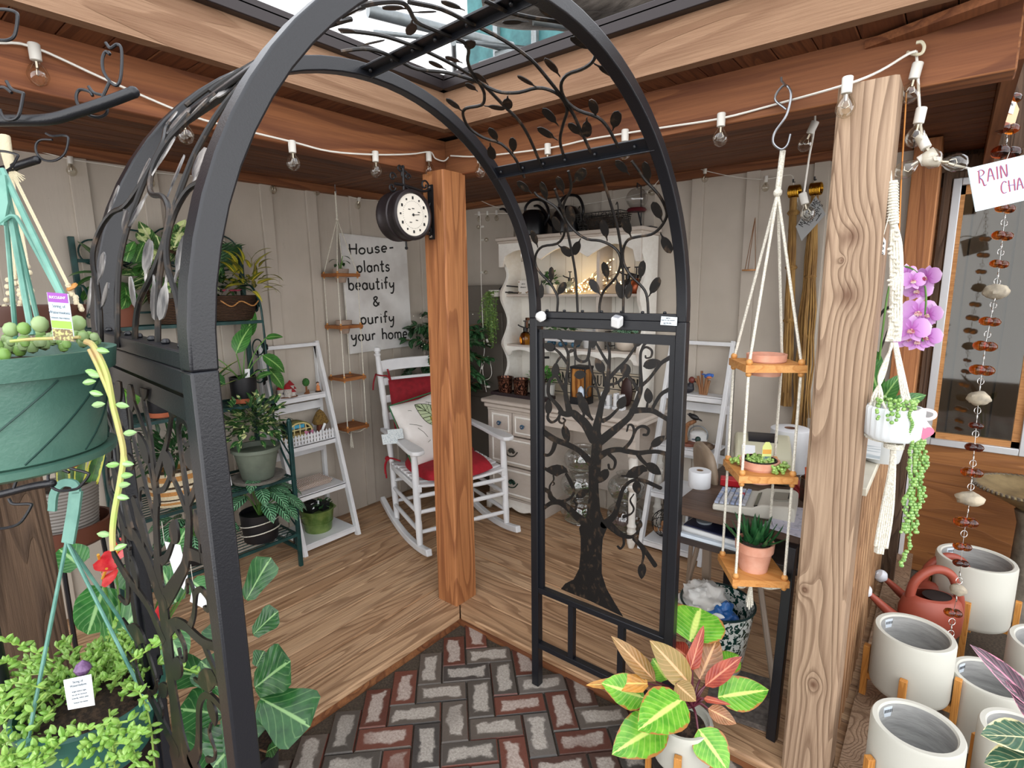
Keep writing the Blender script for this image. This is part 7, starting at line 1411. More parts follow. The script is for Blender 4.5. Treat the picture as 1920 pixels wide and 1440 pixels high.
# ================================================================ ROPE BUNDLES ON THE RIGHT WALL, WITH THEIR SIGN
straw = PM('jute_straw', 'a07c44', .85, c2='6e4f28', sc=60, lo=.35, hi=.65, stretch=(1, 1, .12), bump=.5, bsc=90)
brass = PM('brass_ring', 'b98a2c', .25, 1)
for (x0, z0, x1, z1, lb, sd) in ((.985, 1.985, 1.02, .87, 'left straw-coloured bundle of macrame plant hangers on brass rings', 1), (1.08, 1.985, 1.10, .74, 'right thicker straw bundle of macrame plant hangers on brass rings', 2)):
    t = thing('macrame_hanger_bundle', lb, 'hanger', (x0, 1.43, z1), 'straw macrame bundles on the right wall'); m = MB(); rg = random.Random(sd)
    for k in range(26):
        a = rg.uniform(0, 6.28); r0, r1 = .012, (.028 if sd == 1 else .045)*rg.uniform(.3, 1); pts = []
        for i in range(9):
            u = i/8; w = r0+(r1-r0)*min(1, u*1.6)*(1-.35*(abs((u*4) % 1-.5) < .12)); pts.append((x0+(x1-x0)*u+cos(a)*w, 1.435+sin(a)*w*.6, z0-.06+(z1-z0+.06)*u*(1 if k % 3 else .93)))
        m.tube(bez(pts, 2), .0052, 5)
    for u in (.12, .36, .6): m.lathe([(.022, -.012), (.03, 0), (.022, .012)], (x0+(x1-x0)*u, 1.435, z0+(z1-z0)*u), 12, sy=.7)
    m.obj('cords', straw, t); m = MB()
    for k in range(8): c = V((x0-.02+.006*k, 1.44, z0-.03)); m.tube([c+V((.004*cos(a*pi/8), .022*cos(a*pi/8), .028*sin(a*pi/8))) for a in range(16)], .0032, 6, closed=True)
    m.obj('rings', brass, t); m = MB(); m.tube(bez([(x0-.01, WR-.02, z0+.02), (x0-.01, WR-.05, z0+.015), (x0-.01, WR-.055, z0+.03)], 4), .004, 6); m.obj('wall_hook', black_metal, t)
ms = thing('price_sign', 'tilted grey card sign hand-lettered for macrame hangers, clipped by the rope bundles', 'sign', (1.07, 1.38, 1.75)); yy = 1.37; q = [PY(*a, yy) for a in ((1492, 425), (1530, 367), (1548, 402), (1503, 452))]
gm = MB(); gm.prism(q, (0, 1, 0), .003); gm.obj('card', PM('grey_card2', '9a9c9c', .6), ms); u = (q[1]-q[0]).normalized(); v = (q[0]-q[3]).normalized(); n_ = u.cross(v); v = (n_.cross(u)).normalized()
if (u.cross(v)).y > 0: pass
m = MB(); o = q[0]-u*.0+V((0, -.002, 0)); L = (q[1]-q[0]).length; hh = (q[0]-q[3]).length
hand_text(m, 'MACRAME', o+u*.012-v*hh*.40, u, v, .026, .0028, .0008, xs=(L-.02)/hand_len('MACRAME', .026)); hand_text(m, 'Hangers', o+u*.03-v*hh*.68, u, v, .028, .0026, .0008, xs=(L-.05)/hand_len('Hangers', .028)); m.strip([o+u*.06-v*hh*.86, o+u*.1-v*hh*.86], .003, (0, -1, 0), .0008); m.obj('lettering', ink, ms)
sk_ = thing('hanging_shelf', 'tiny round wooden shelf hung on brown cords on the right wall', 'shelf', PY(1407, 505, 1.44)); c = PY(1405, 508, 1.44); m = MB(); m.lathe([(.034, 0), (.034, .008)], c, 20, sx=1.1); m.obj('board', oak_small, sk_); m = MB(); tp = PY(1416, 408, 1.44)
for a in (0, 2.1, 4.2): m.tube([tp, c+V((.03*cos(a), .03*sin(a), .008))], .0018, 5)
m.obj('cord', PM('brown_cord', '7a5230', .8), sk_)
# ================================================================ FRONT HANGING PLANTER
FX_, FY_ = 1.227, .126; fz = [1.268, .928, .588]; pine = wood('pine_board', ['b06f34', 'c98b4c', 'dba869'], axis=0, sc=3, rough=.5, bump=.12, rings=4)
top = V((FX_+.006, FY_, 1.878)); tier_planter('hanging_planter', 'three-tier pine hanging planter on white cotton rope beside the right post', FX_, FY_, 1.85, .086, fz, .0042, top, rot=R_(33), holes=(0, 1), bead=.0105, tassel=.10, bt_=.022, mat=pine, knot=.115, hole_r=.052)
hk = thing('s_hook', 'large steel S-hook hanging the front planter from the beam', 'hook', (FX_, FY_, 1.85)); m = MB(); q = [(1474, 205), (1453, 185), (1470, 160), (1483, 175), (1475, 215), (1453, 248), (1450, 268), (1464, 280), (1476, 272), (1482, 252)]
m.tube(bez([PY(px, py, .126-.03*math.sin(i/3)) for i, (px, py) in enumerate(q)], 5), .0034, 8); m.obj('hook', steel, hk); m = MB(); bp = PY(1470, 160, .07); m.tube([bp+V((0, .02, .004)), bp+V((0, -.03, .004)), bp+V((0, -.034, .012))], .003, 6); m.obj('screw_eye', steel, hk)
def terra(label, c, r0, r1, h, rim=.02, name='terracotta_pot'):
    t = thing(name, label, 'pot', c); m = MB(); m.lathe([(.001, .001), (r0, 0), (r1*.93, h-rim), (r1, h-rim+.001), (r1*1.03, h), (r1*.93, h), (r0*.9, .012), (.001, .012)], c, 36); m.obj('pot', terracotta, t); return t
terra('empty terracotta pot sunk in the top board of the front hanging planter', (FX_, FY_, fz[0]-.042), .043, .056, .066, .022)
t = terra('terracotta pot of string-of-pearls sunk in the middle board of the front planter', (FX_, FY_, fz[1]-.042), .043, .058, .07, .022); c = V((FX_, FY_, fz[1]))
m = MB(); m.lathe([(.046, .0), (.05, .03), (.047, .03), (.043, .0)], c, 28); m.obj('nursery_liner', black_pot, t); m = MB(); rg = random.Random(5)
def pearl(mb, p, r): mb.sph(p, (r, r, r), 7)
for k in range(90): a = rg.uniform(0, 6.28); q_ = math.sqrt(rg.random())*.042; pearl(m, c+V((cos(a)*q_, sin(a)*q_, .022+rg.uniform(0, .012))), rg.uniform(.0035, .006))
for a0 in (3.4, 5.9, .1):
    for k in range(22): a = a0+rg.uniform(-.35, .35); q_ = .058+rg.uniform(0, .028); pearl(m, c+V((cos(a)*q_, sin(a)*q_, .006+rg.uniform(0, .02))), rg.uniform(.004, .007))
m.obj('foliage', PM('pearl_green', '6f9a44', .35, isl='a9c66a'), t)
m = MB(); cc = c+V((.022, -.008, .03)); u = V((.82, .57, 0)); m.prism([cc+u*x+V((0, 0, z_)) for x, z_ in ((-.014, -.01), (.014, -.01), (.014, .045), (.006, .06), (-.006, .06), (-.014, .045))], u.cross(V((0, 0, 1))), .001); m.obj('plant_tag', PM('lime_tag', 'd3dc8a', .5), t); m = MB(); nn = u.cross(V((0, 0, 1))); 
for z0_, col in ((.022, 0), (.0, 1)): mm = MB(); mm.prism([cc+nn*.001+u*x+V((0, 0, z_)) for x, z_ in ((-.013, z0_), (.013, z0_), (.013, z0_+.014), (-.013, z0_+.014))], nn, .0006); mm.obj('tag_print', (PM('tag_orange', 'd9a24a', .5), PM('tag_blue', '2f4a78', .5, c2='a8c46a', sc=90))[col], t)
t = terra('terracotta pot with spiky dark aloe on the bottom board of the front planter', (FX_+.004, FY_-.004, fz[2]), .043, .058, .095, .03, 'potted_aloe'); c = V((FX_, FY_, fz[2]+.082)); soilf(.05, .085)(t, V((FX_, FY_, fz[2]))); m = MB(); rosette(m, c, 15, .105, .026, .1, 1.05, 'lance', -.25, .45, rg=random.Random(4)); rosette(m, c+V((.018, .012, 0)), 12, .085, .022, .2, 1.1, 'lance', -.25, .45, rg=random.Random(6)); rosette(m, c+V((-.02, -.008, 0)), 10, .08, .02, .2, 1.1, 'lance', -.25, .45, rg=random.Random(7)); m.obj('foliage', leafmat('leaf_aloe', '2c6134', '1c4526', '3f7a46', nv=0, rib=.0), t)
# ================================================================ MACRAME HANGER WITH RIBBED POT, ON THE RIGHT POST
mh = thing('macrame_hanger', 'white macrame plant hanger hung beside the right post', 'hanger', (1.535, .04, 1.2)); YM = .045
def M(px, py, dy=0): return PY(px, py, YM+dy)
m = MB(); m.tube([M(1668, 300, .02), M(1671, 345)], .003, 6); m.tube([M(1672, 340), M(1674, 395), M(1676, 420)], [.0125, .0115, .011], 12)
for k in range(14): p = M(1672+.1*k, 345+5.4*k); m.tube([p+V((.0128*cos(a*pi/6), .0128*sin(a*pi/6), .001*a/6)) for a in range(12)], .0022, 5, closed=True)
for k in range(8):
    o = (k-3.5)*2.6; m.tube(bez([M(1676+o*.4, 420), M(1680+o, 460, .004*(k % 2)), M(1681+o*1.1, 520), M(1680+o, 560, .004*((k+1) % 2)), M(1679+o*1.1, 610), M(1674+o*1.3, 640)], 4), .0038, 6)
for k in range(26): p = M(1676+8*math.sin(k*.9), 425+8.4*k); m.sph(p+V((0, -.006, 0)), (.006, .004, .004), 7)
for k in range(4):
    m.tube(bez([M(1672+k*1.5, 642), M(1657-k*3, 705), M(1636+k*6, 745, -.01), M(1632+k*3, 790, -.02+.015*k)], 5), .0032, 6); m.tube(bez([M(1676+k*1.5, 642), M(1686+k*3, 705), M(1692+k*4, 745, -.01), M(1700+k*6, 790, -.02+.015*k)], 5), .0032, 6)
m.tube(bez([M(1651, 745, -.03), M(1664, 775, -.045), M(1674, 808, -.048), M(1676, 818, -.046)], 5), .0032, 6); m.tube(bez([M(1694, 745, -.03), M(1686, 775, -.045), M(1677, 808, -.048), M(1676, 818, -.046)], 5), .0032, 6); m.tube(bez([M(1636, 750, -.02), M(1622, 780, -.01), M(1620, 812), M(1640, 825, -.02), M(1676, 829, -.046), M(1712, 828, -.02), M(1724, 810), M(1718, 785), M(1700, 748, -.02)], 5), .0032, 6); m.sph(M(1676, 818, -.046), (.008, .006, .006), 8)
for k in range(18):
    o = (k % 6-2.5); r_ = k//6; m.tube(bez([M(1675+o*.8, 832, -.03+.01*r_), M(1673+o*1.7, 880, -.02+.012*r_), M(1663+o*4, 960, -.01+.014*r_), M(1652+o*4.2, 1030+rnd.uniform(-8, 10), -.01+.014*r_)], 4), .0042, 5)
for k in range(3): p = M(1676, 833+3*k, -.02); m.tube([p+V((.02*cos(a*pi/6), .018*sin(a*pi/6), 0)) for a in range(12)], .003, 5, closed=True)
m.obj('cotton_cords', rope_white, mh); m = MB(); a = M(1668, 400, -.012); b_ = M(1657, 440, -.014); m.tube([a, b_], .0012, 5); tg_ = [M(*q, -.014) for q in ((1656, 443), (1661, 452), (1659, 478), (1648, 475), (1650, 452))]; m.obj('tag_string', rope_white, mh); m = MB(); m.prism(tg_, (0, 1, 0), .001); m.obj('price_tag', paper, mh)
text_obj('b b b', .016, ink, mh, (tg_[1]+tg_[3])/2+V((-.001, -.0016, -.002)), (tg_[1]-tg_[2]), V((-.8, 0, .2)), 'tag_writing')
rp_ = thing('ribbed_pot', 'white ribbed pot of string-of-pearls held in the macrame hanger', 'plant', M(1672, 830)); c = M(1672, 822); c.z += .0; m = MB(); n = 72; pr = [(.052, 0), (.062, .012), (.064, .08), (.061, .086), (.055, .086), (.053, .07), (.046, .01)]; vs = []
for i, (r, z_) in enumerate(pr):
    for j in range(n): k = 1+(.022 if (j % 3) == 0 else -.012)*(1 if 1 <= i <= 3 else 0); vs.append(c+V((r*k*cos(2*pi*j/n), r*k*.95*sin(2*pi*j/n), z_)))
m.add(vs, [(i*n+j, i*n+(j+1) % n, (i+1)*n+(j+1) % n, (i+1)*n+j) for i in range(len(pr)-1) for j in range(n)]+[tuple(range(n))[::-1], tuple(range((len(pr)-1)*n, len(pr)*n))]); m.obj('pot', PM('white_glaze', 'e3e8ea', .3), rp_)
pg_ = PM('pearl_green2', '5f8f46', .35, isl='98ba66'); m = MB(); s = MB(); rg = random.Random(8)
for k in range(60): a = rg.uniform(0, 6.28); q_ = math.sqrt(rg.random())*.052; pearl(m, c+V((cos(a)*q_, sin(a)*q_*.8, .088+rg.uniform(0, .018))), rg.uniform(.004, .0065))
for (px0, n_) in ((1648, 7), (1668, 8), (1680, 7), (1690, 4)):
    for k in range(n_): pearl(m, M(px0+rg.uniform(-5, 5), 750+k*6+rg.uniform(-2, 2), -.075), rg.uniform(.004, .0062))
for k in range(24): pearl(m, M(1708+3*math.sin(k*.8), 752+k*4.4, -.07+.002*k), .0045)
for st in range(5):
    x0 = 1700+st*6; 
    for k in range(34 if st != 2 else 46): 
        py = 826+k*5.2; px = x0+4*math.sin(k*.5+st)+(10 if k < 10 else 10-(k-10)*.75); pearl(m, M(px+rg.uniform(-4, 4), py, .0+.01*st+rg.uniform(-.008, .008)), rg.uniform(.004, .0065)); 
    s.tube([M(x0+8, 826, .01*st), M(x0+4, 920, .01*st), M(x0-6, 1010 if st == 2 else 960, .01*st)], .001, 4)
m.obj('foliage', pg_, rp_); s.obj('stems', stem_g, rp_)
rbn = thing('ribbon_heart', 'pale pink ribbon bow with a pink paper heart beside the ribbed pot', 'ribbon', M(1730, 800)); m = MB(); pkr = PM('pale_pink_ribbon', 'e9d2d6', .4)
for q in ([(1718, 772), (1735, 768), (1752, 773), (1752, 782), (1738, 786), (1722, 778)], [(1722, 775), (1728, 795), (1727, 812)], [(1724, 775), (1738, 795), (1746, 805)], [(1724, 776), (1733, 798), (1735, 805)]): m.strip(bez([M(a, b_, -.01) for a, b_ in q], 4), .008, (.1, 1, .2), .0006)
m.obj('ribbon', pkr, rbn); m = MB(); hc = M(1733, 811, -.014); s_ = .020; m.prism([hc+V((s_*.062*16*sin(t_)**3, 0, s_*.062*(13*cos(t_)-5*cos(2*t_)-2*cos(3*t_)-cos(4*t_)))) for t_ in [i*2*pi/28 for i in range(28)]], (0, 1, 0), .0015); m.obj('paper_heart', PM('pink_heart', 'dd7390', .6), rbn)
# ================================================================ ORCHID
oc = thing('potted_orchid', 'pink-purple moth orchid in bloom behind the macrame hanger', 'orchid', (1.55, .55, .91)); YO = .5
def O(px, py, dy=0): return PY(px, py, YO+dy)
pet = NT('orchid_petal'); _tc = pet.N('TexCoord'); _s4 = pet.N('SeparateXYZ'); pet.L(_tc.outputs['UV'], _s4.inputs[0]); pet.set(Roughness=.5); pet.col(pet.ramp(_s4.outputs[0], [(0, 'a63aa0'), (.3, 'c983d0'), (.85, 'dcaee2'), (1, 'ecd6ef')])); pet = pet.m; lip = PM('orchid_lip', 'e9d9c8', .5, c2='b5486a', sc=90)
view = (CAM-O(1715, 600)).normalized(); rt = view.cross(V((0, 0, 1))).normalized()*-1; upv = rt.cross(view)*1.0
if upv.z < 0: upv = -upv
for px, py, s, ax in ((1722, 585, 1.0, 0), (1709, 618, 1.0, .1), (1703, 633, .9, -.1), (1741, 590, .75, .5), (1738, 632, .8, .3), (1720, 545, .8, .2), (1737, 520, .8, .6), (1700, 515, .75, -.5), (1712, 526, .7, -.2), (1728, 600, .7, .1), (1720, 640, .8, 0)):
    pm = MB(); lm_ = MB(); c = O(px, py, rnd.uniform(-.03, .03)); r_ = (rt*cos(ax)+view*sin(ax)); vv = (view*cos(ax)-rt*sin(ax)); L = .05*s
    for d, w, k in ((r_*1+upv*.25, .062, 1.05), (-r_+upv*.25, .062, 1.05), (upv, .034, .95), (r_*.6-upv*.9, .03, .9), (-r_*.6-upv*.9, .03, .9)): pm.leaf(c-vv*.004, d, vv, L*k, w*s, 'round' if w > .05 else 'ovate', .15, .1, 6)
    for d in (r_*.5-upv*.6, -r_*.5-upv*.6, -upv): lm_.leaf(c+vv*.004, d+vv*.5, vv, .016*s, .012*s, 'ovate', .6, .3, 4)
    lm_.sph(c+vv*.006, .004*s, 8); lm_.obj('lip', lip, pm.obj('flower', pet, oc, smooth=70))
m = MB(); m.tube(bez([O(1640, 760, .05), O(1655, 620), O(1670, 530), O(1700, 500), O(1735, 540), O(1730, 640)], 6), .003, 6); m.obj('flower_spike', stem_g, oc)
m = MB(); 
for px, py, d in ((1648, 720, (-.2, -.5, .8)), (1650, 740, (.2, -.4, .6)), (1660, 750, (.6, -.2, .5)), (1640, 700, (-.1, -.1, 1))): m.leaf(O(px, py+20), d, (0, -1, .4), .13, .055, 'ovate', .6, .15, 7)
m.obj('foliage', lf_mid, oc); pc = O(1660, 800); m = MB(); pot(m, (pc.x, pc.y, .912), .05, .065, .10); m.obj('pot', PM('grey_white_pot', 'c9ccca', .5), oc)
m = MB(); m.bx((1.44, .43, .93), (1.52, .434, 1.06)); tag(m.obj('printed_card', PM('lined_card', 'd6dadd', .6, c2='a9b4bb', sc=120, stretch=(.05, 1, 1), lo=.54, hi=.58)), 'white lined printed card behind the macrame cords on the railing cap', 'card')
t = thing('pebble_bag', 'mesh bag of speckled pebbles on the railing cap behind the right post', 'bag', (1.43, .26, .91)); m = MB(); crumple(m, (1.455, .24, .935), (.035, .04, .026), 5, 18, .2); m.obj('mesh_bag', PM('speckled_pebble', 'cfc9cf', .7, c2='6b4a5c', sc=160, lo=.48, hi=.52), t)
t = thing('wire_ring_stand', 'thin black wire ring plant stand on the railing cap', 'stand', (1.46, .5, .91)); m = MB(); m.tube([(1.455+.05*cos(a*pi/10), .5+.07*sin(a*pi/10), .93) for a in range(20)], .003, 6, closed=True); m.obj('ring', blk, t); m = MB(); m.tube(bez([(1.45, .6, .91), (1.44, .62, 1.2), (1.46, .62, 1.38), (1.50, .62, 1.42), (1.53, .62, 1.38)], 5), .005, 7); m.tube([(1.46, .62, 1.2), (1.5, .62, 1.38)], .003, 6); m.obj('upright', blk, t)
# a thin copper wire down the post side
m = MB(); m.tube([PY(1702, 120, .16), PY(1697, 215, .16), PY(1690, 330, .16), PY(1684, 480, .16)], .0022, 6); tag(m.obj('copper_wire', PM('copper_wire', 'b5793c', .4, .6)), 'thin copper wire hanging down beside the right post', 'wire')
# ================================================================ RAIN CHAIN
rc2 = thing('rain_chain', 'rain chain of amber glass beads, stones and silver rings at the far right', 'rain chain', (1.75, .35, .5))
ROUTE = [(1895, 150), (1888, 245), (1885, 400), (1868, 545), (1848, 645), (1835, 745), (1827, 840), (1818, 940), (1806, 1010), (1797, 1105), (1786, 1155), (1776, 1260), (1775, 1300)]
DC = 1.95
def RCp(py, dx=0):
    for (a, b_) in zip(ROUTE, ROUTE[1:]):
        if a[1] <= py <= b_[1]: px = a[0]+(b_[0]-a[0])*(py-a[1])/(b_[1]-a[1]); break
    else: px = ROUTE[-1][0]
    r = ray(px+dx, py); X = RC0; return PD(px+dx, py, DC)
RC0 = None
amb = glass('amber_bead', 'b0601a', .02, 1.5); amb2 = glass('dark_amber_bead', '6e2a10', .03, 1.5)
stone = PM('river_stone', 'b9ad96', .7, c2='8f8778', sc=30, bump=.3)
sv = MB(); py = 160
beads = [(183, 20, 0), (240, 20, 0), (285, 24, 1), (390, 16, 0), (441, 17, 0), (494, 15, 0), (602, 17, 0), (648, 19, 0), (693, 20, 0), (797, 12, 1), (838, 15, 1), (885, 18, 0), (978, 20, 0), (1024, 15, 0), (1055, 13, 1), (1148, 15, 0)]
stones = [(547, 20, 14), (747, 18, 13), (935, 22, 13), (1106, 13, 11)]
for k, (y, w, dkb) in enumerate(beads):
    m = MB(); c1, c2 = RCp(y, -w*.45), RCp(y+2, w*.45); r = w*.62*mpp(DC); m.sph(c1, (r*1.05, r*1.05, r*.82), 14); m.obj('glass_bead', amb2 if dkb else amb, rc2); m = MB(); m.sph(c2, (r, r, r*.8), 14); m.obj('glass_bead', amb2 if dkb else amb, rc2)
for y, a, b_ in stones: m = MB(); c = RCp(y); crumple(m, c, (a*mpp(DC), a*.8*mpp(DC), b_*mpp(DC)), int(y), 14, .18); m.obj('stone', stone, rc2)
occ = [(y, 15) for y, _, _ in beads]+[(y, 13) for y, _, _ in stones]; y = 165; k = 0
while y < 1290:
    if all(abs(y-o) > r for o, r in occ):
        c = RCp(y); r = 6.2*mpp(DC); a1 = CR if k % 2 == 0 else CR*.35+CF*.6; sv.tube([c+a1*r*cos(a*pi/7)+CU*r*sin(a*pi/7) for a in range(14)], .0011, 5, closed=True); k += 1
    y += 11
for y0, y1 in ((160, 1290),): sv.tube([RCp(y) for y in range(y0, y1, 30)], .0008, 4)
sv.obj('silver_rings', silver, rc2); m = MB(); m.tube([RCp(150), PD(1900, 90, DC), PD(1915, 20, DC), PD(1918, -80, DC)], .004, 6); m.obj('hanging_cord', rope_white, rc2)
m = MB(); q = [PD(*a, DC-.01) for a in ((1894, 165), (1911, 205), (1903, 232), (1878, 238), (1869, 200), (1885, 178))]; m.prism(q, CF, .001); m.obj('kraft_tag', PM('peach_tag', 'd9b08a', .6), rc2); m = MB(); q = [PD(*a, DC-.013) for a in ((1881, 187), (1905, 192), (1899, 214), (1876, 208))]; m.prism(q, CF, .001); tk = m.obj('price_sticker', paper, rc2); m = MB()
for i in range(8): m.prism([PD(1883+i*2.2+dx, yy_+i*.5, DC-.0145) for dx, yy_ in ((0, 190), (1.1, 190), (1.1, 195), (0, 195))], CF, .0004)
m.obj('barcode', ink, rc2)
rs = thing('rain_chain_sign', 'white card hand-lettered in red and blue for rain chains, hanging at the right edge', 'sign', PD(1870, 340, 1.45)); DS = 1.43; q = [PD(*a, DS) for a in ((1814, 316), (1940, 286), (1955, 368), (1829, 397))]; m = MB(); m.prism(q, CF, .002); m.obj('card', PM('bluish_card', 'd9ebf2', .6), rs)
u = (q[1]-q[0]).normalized(); v = (q[0]-q[3]).normalized()
for dx, mt, nm in ((0, PM('red_marker', 'b0485a', .7), 'red_lettering'), (.0016, PM('blue_marker', '5a6aa8', .7), 'blue_lettering')):
    m = MB(); off = -CF*(.0016+.0004*(dx > 0))+u*dx; hand_text(m, 'RAIN', PD(1834, 345, DS)+off, u, v, .033, .0022 if dx == 0 else .001, .0006, slant=.08); hand_text(m, 'CHAINS', PD(1876, 364, DS)+off, u, v, .030, .0022 if dx == 0 else .001, .0006, slant=.08); m.obj(nm, mt, rs)
m = MB(); m.tube([PD(1885, 305, DS-.005), PD(1893, 285, DC)], .0008, 4); m.obj('tie_string', rope_white, rs)
# ================================================================ WHITE CYLINDER POTS, WATERING CANS, BIRD BATH
conc = NT('white_fibre_clay'); conc.set(Roughness=.6); _g = conc.noise(conc.coord(), 3, 2); conc.col(conc.ramp(_g, [(.3, 'bdbcb1'), (.7, 'c9c8be')])); conc.bump(conc.noise(conc.coord(), 90, 3), .06, .003); conc = conc.m
inn = PM('grey_inside', 'a9a9a6', .85, c2='8f8f8d', sc=7, bump=.9, bsc=14, stretch=(1, 1, 4)); stw = wood('stand_wood', ['a0622a', 'c8873e', 'd9a25c'], axis=2, sc=3, rough=.5, bump=.1)
GRP = 'white cylinder planters on wooden stands'
def cyl_pot(label, cx, cy, zr, r, h, legs=True, ang=.5, tagp=None, zg=GZ):
    t = thing('cylinder_planter', label, 'planter', (cx, cy, zg), GRP); c = V((cx, cy, zr-h)); e = r*.1; m = MB(); m.lathe([(r*.93, 0), (r*.98, .006), (r, .02), (r, h-.008), (r-.004, h), (r-.02+.004, h), (r-.02, h-.006)], c, 48, cap=(True, False)); m.obj('pot', conc, t); m = MB(); m.lathe([(r-.02, h-.006), (r-.022, h*.5), (r-.03, .05), (.001, .045)], c, 40, cap=(False, False)); m.obj('inner_wall', inn, t)
    if legs:
        st = thing('planter_stand', 'wooden four-leg stand under the '+label, 'stand', (cx, cy, zg), 'wooden planter stands') if False else t
        for k in range(4):
            a = ang+k*pi/2; p = V((cx+cos(a)*(r+.013), cy+sin(a)*(r+.013), zg)); m = MB(); Ra = rotm(0, 0, a); m.box((p.x, p.y, (zg+zr-h*.52)/2), (.02, .022, zr-h*.52-zg), Ra); m.obj('stand_leg', stw, t, bev=.002)
        for a in (ang, ang+pi/2): m = MB(); d = V((cos(a), sin(a), 0)); q = V((cx, cy, zr-h-.0115)); m.bar(q-d*(r+.01), q+d*(r+.01), .02, .022); m.obj('stand_rail', stw, t)
    if tagp is not None:
        a = tagp; p = V((cx+cos(a)*(r-.021), cy+sin(a)*(r-.021), zr-.03)); m = MB(); m.box(p, (.0015, .045, .032), rotm(0, 0, a)); m.obj('price_label', PM('label_blue_white', 'dbe4ec', .5), t); m = MB()
        for i in range(6): m.box(p+rotm(0, 0, a) @ V((-.0012, -.014+i*.005, .003)), (.0008, .002, .01), rotm(0, 0, a))
        m.obj('label_print', ink, t)
    return t
cyl_pot('tall white cylinder planter on a wooden stand, nearest the window wall', 1.838, 1.22, .36, .135, .27, ang=-.1, tagp=2.4)
cyl_pot('white cylinder planter on a wooden stand beside the railing', 1.665, .50, .335, .115, .215, ang=-.1, tagp=2.5)
cyl_pot('white cylinder planter on a wooden stand, closest to the right post foot', 1.695, .06, .30, .108, .19, ang=.68, tagp=2.5)
cyl_pot('white cylinder planter without visible stand between the two front planters', 1.88, .57, .22, .11, .24, False, tagp=2.6)
cyl_pot('low white cylinder planter at the right edge beside the variegated leaves', 1.93, .25, .27, .10, .2, True, ang=.9)
cyl_pot('white cylinder planter with a barcode label at the far right edge', 2.06, .86, .25, .13, .25, False, tagp=2.0)
cyl_pot('small white cylinder planter half hidden before the watering cans', 1.72, 1.13, .17, .075, .16, False)
redc = PM('terracotta_plastic', '9c4a38', .45, c2='8a3f30', sc=6, bump=.05)
def plastic_can(label, c, ang, s=1.0):
    t = thing('watering_can', label, 'watering can', c, 'terracotta plastic watering cans'); c = V(c); R = rotm(0, 0, ang); P = lambda x, y, z_: c+R @ V((x*s, y*s, z_*s)); m = MB(); vs = []
    prof = [(.001, 0), (.105, 0), (.115, .02), (.118, .12), (.105, .18), (.09, .2), (.07, .205)]; m.lathe([(r*s, z_*s) for r, z_ in prof], c, 32, R, cap=(False, False), sx=1.25, sy=.85); m.obj('tank', redc, t); m = MB(); m.lathe([(.06*s, .2*s), (.05*s, .203*s)], c+R @ V((.03*s, 0, 0)), 20, R, sx=1.2); m.obj('filler_opening', PM('dark_hole', '1d0f0c', .9), t)
    m = MB(); m.tube(bez([P(-.12, 0, .04), P(-.19, 0, .09), P(-.25, 0, .145), P(-.30, 0, .19)], 5), [(.032-.0012*i)*s for i in range(16)], 12); m.obj('spout', redc, t); m = MB(); Rr = R @ rotm(0, R_(-55), 0); m.lathe([(.014*s, 0), (.034*s, .02*s), (.036*s, .034*s), (.03*s, .05*s), (.012*s, .058*s), (.001, .06*s)], P(-.295, 0, .185), 20, Rr); m.obj('rose', PM('rose_white', 'dfe3ea', .35), t); m = MB(); m.lathe([(.0095*s, .0575*s), (.0095*s, .064*s), (.005*s, .064*s)], P(-.295, 0, .185), 12, Rr); m.obj('nozzle', PM('nozzle', 'c9ccd2', .4), t)
    m = MB(); m.tube(bez([P(-.11, 0, .13), P(-.09, 0, .27), P(-.01, 0, .345), P(.075, 0, .32), P(.125, 0, .2), P(.135, 0, .1)], 7), [.022*s]*36, 12); m.obj('handle', redc, t); return t
for lb_, q_, an_ in (('rear terracotta plastic watering can with white rose beside the railing', PD(1650, 1079, 2.42), 28), ('front terracotta plastic watering can with white rose beside the railing', PD(1620, 1107, 2.24), 30)): plastic_can(lb_, q_-rotm(0, 0, R_(an_)) @ V((-.325, 0, .205))*.78, R_(an_), .78)
bb = thing('bird_bath', 'shallow aged stone bird bath bowl with rope rim at the right edge', 'bird bath', (2.13, 1.1, .4)); c = PD(1935, 920, 2.5); stn = PM('aged_stone', '6e6455', .6, c2='4a4238', sc=14, bump=.6); m = MB(); m.lathe([(.03, -.1), (.05, -.085), (.13, -.04), (.2, -.005), (.212, .004), (.205, .012), (.18, .004), (.1, -.025), (.001, -.035)], c, 48); m.obj('bowl', PM('bath_bronze', '9a8a66', .4, .3, c2='6e6248', sc=10), bb); m = MB()
for k in range(64): a = 2*pi*k/64; p = c+V((.205*cos(a), .205*sin(a), .006)); m.sph(p, (.016, .007, .009), 6, rotm(0, 0, a+.7))
m.obj('rope_rim', stn, bb); m = MB(); m.lathe([(.1, GZ-c.z), (.09, GZ-c.z+.04), (.04, GZ-c.z+.08), (.035, -.16), (.05, -.1)], c, 24); m.obj('pedestal', stn, bb)
# ================================================================ PLANTS IN FRONT
def pleaf(mb, b, d0, t, d1, w, shape='ovate', bend=.12, fold=.12, nrm=None, wav=0, nl=9):
    P = PD(*b, d0); Q = PD(*t, d1); n = V(nrm) if nrm else ((CAM-P).normalized()+V((0, 0, .5)))
    D = Q-P; n = n.normalized(); u = (n-D.normalized()*n.dot(D.normalized())).normalized(); P2 = P
    D2 = D+u*D.length*bend*.9                           # aim up so the bent tip lands on Q
    mb.leaf(P2, D2, n, D.length*(1+bend*bend*.2), w*mpp((d0+d1)/2), shape, bend, fold, nl, wav); return P
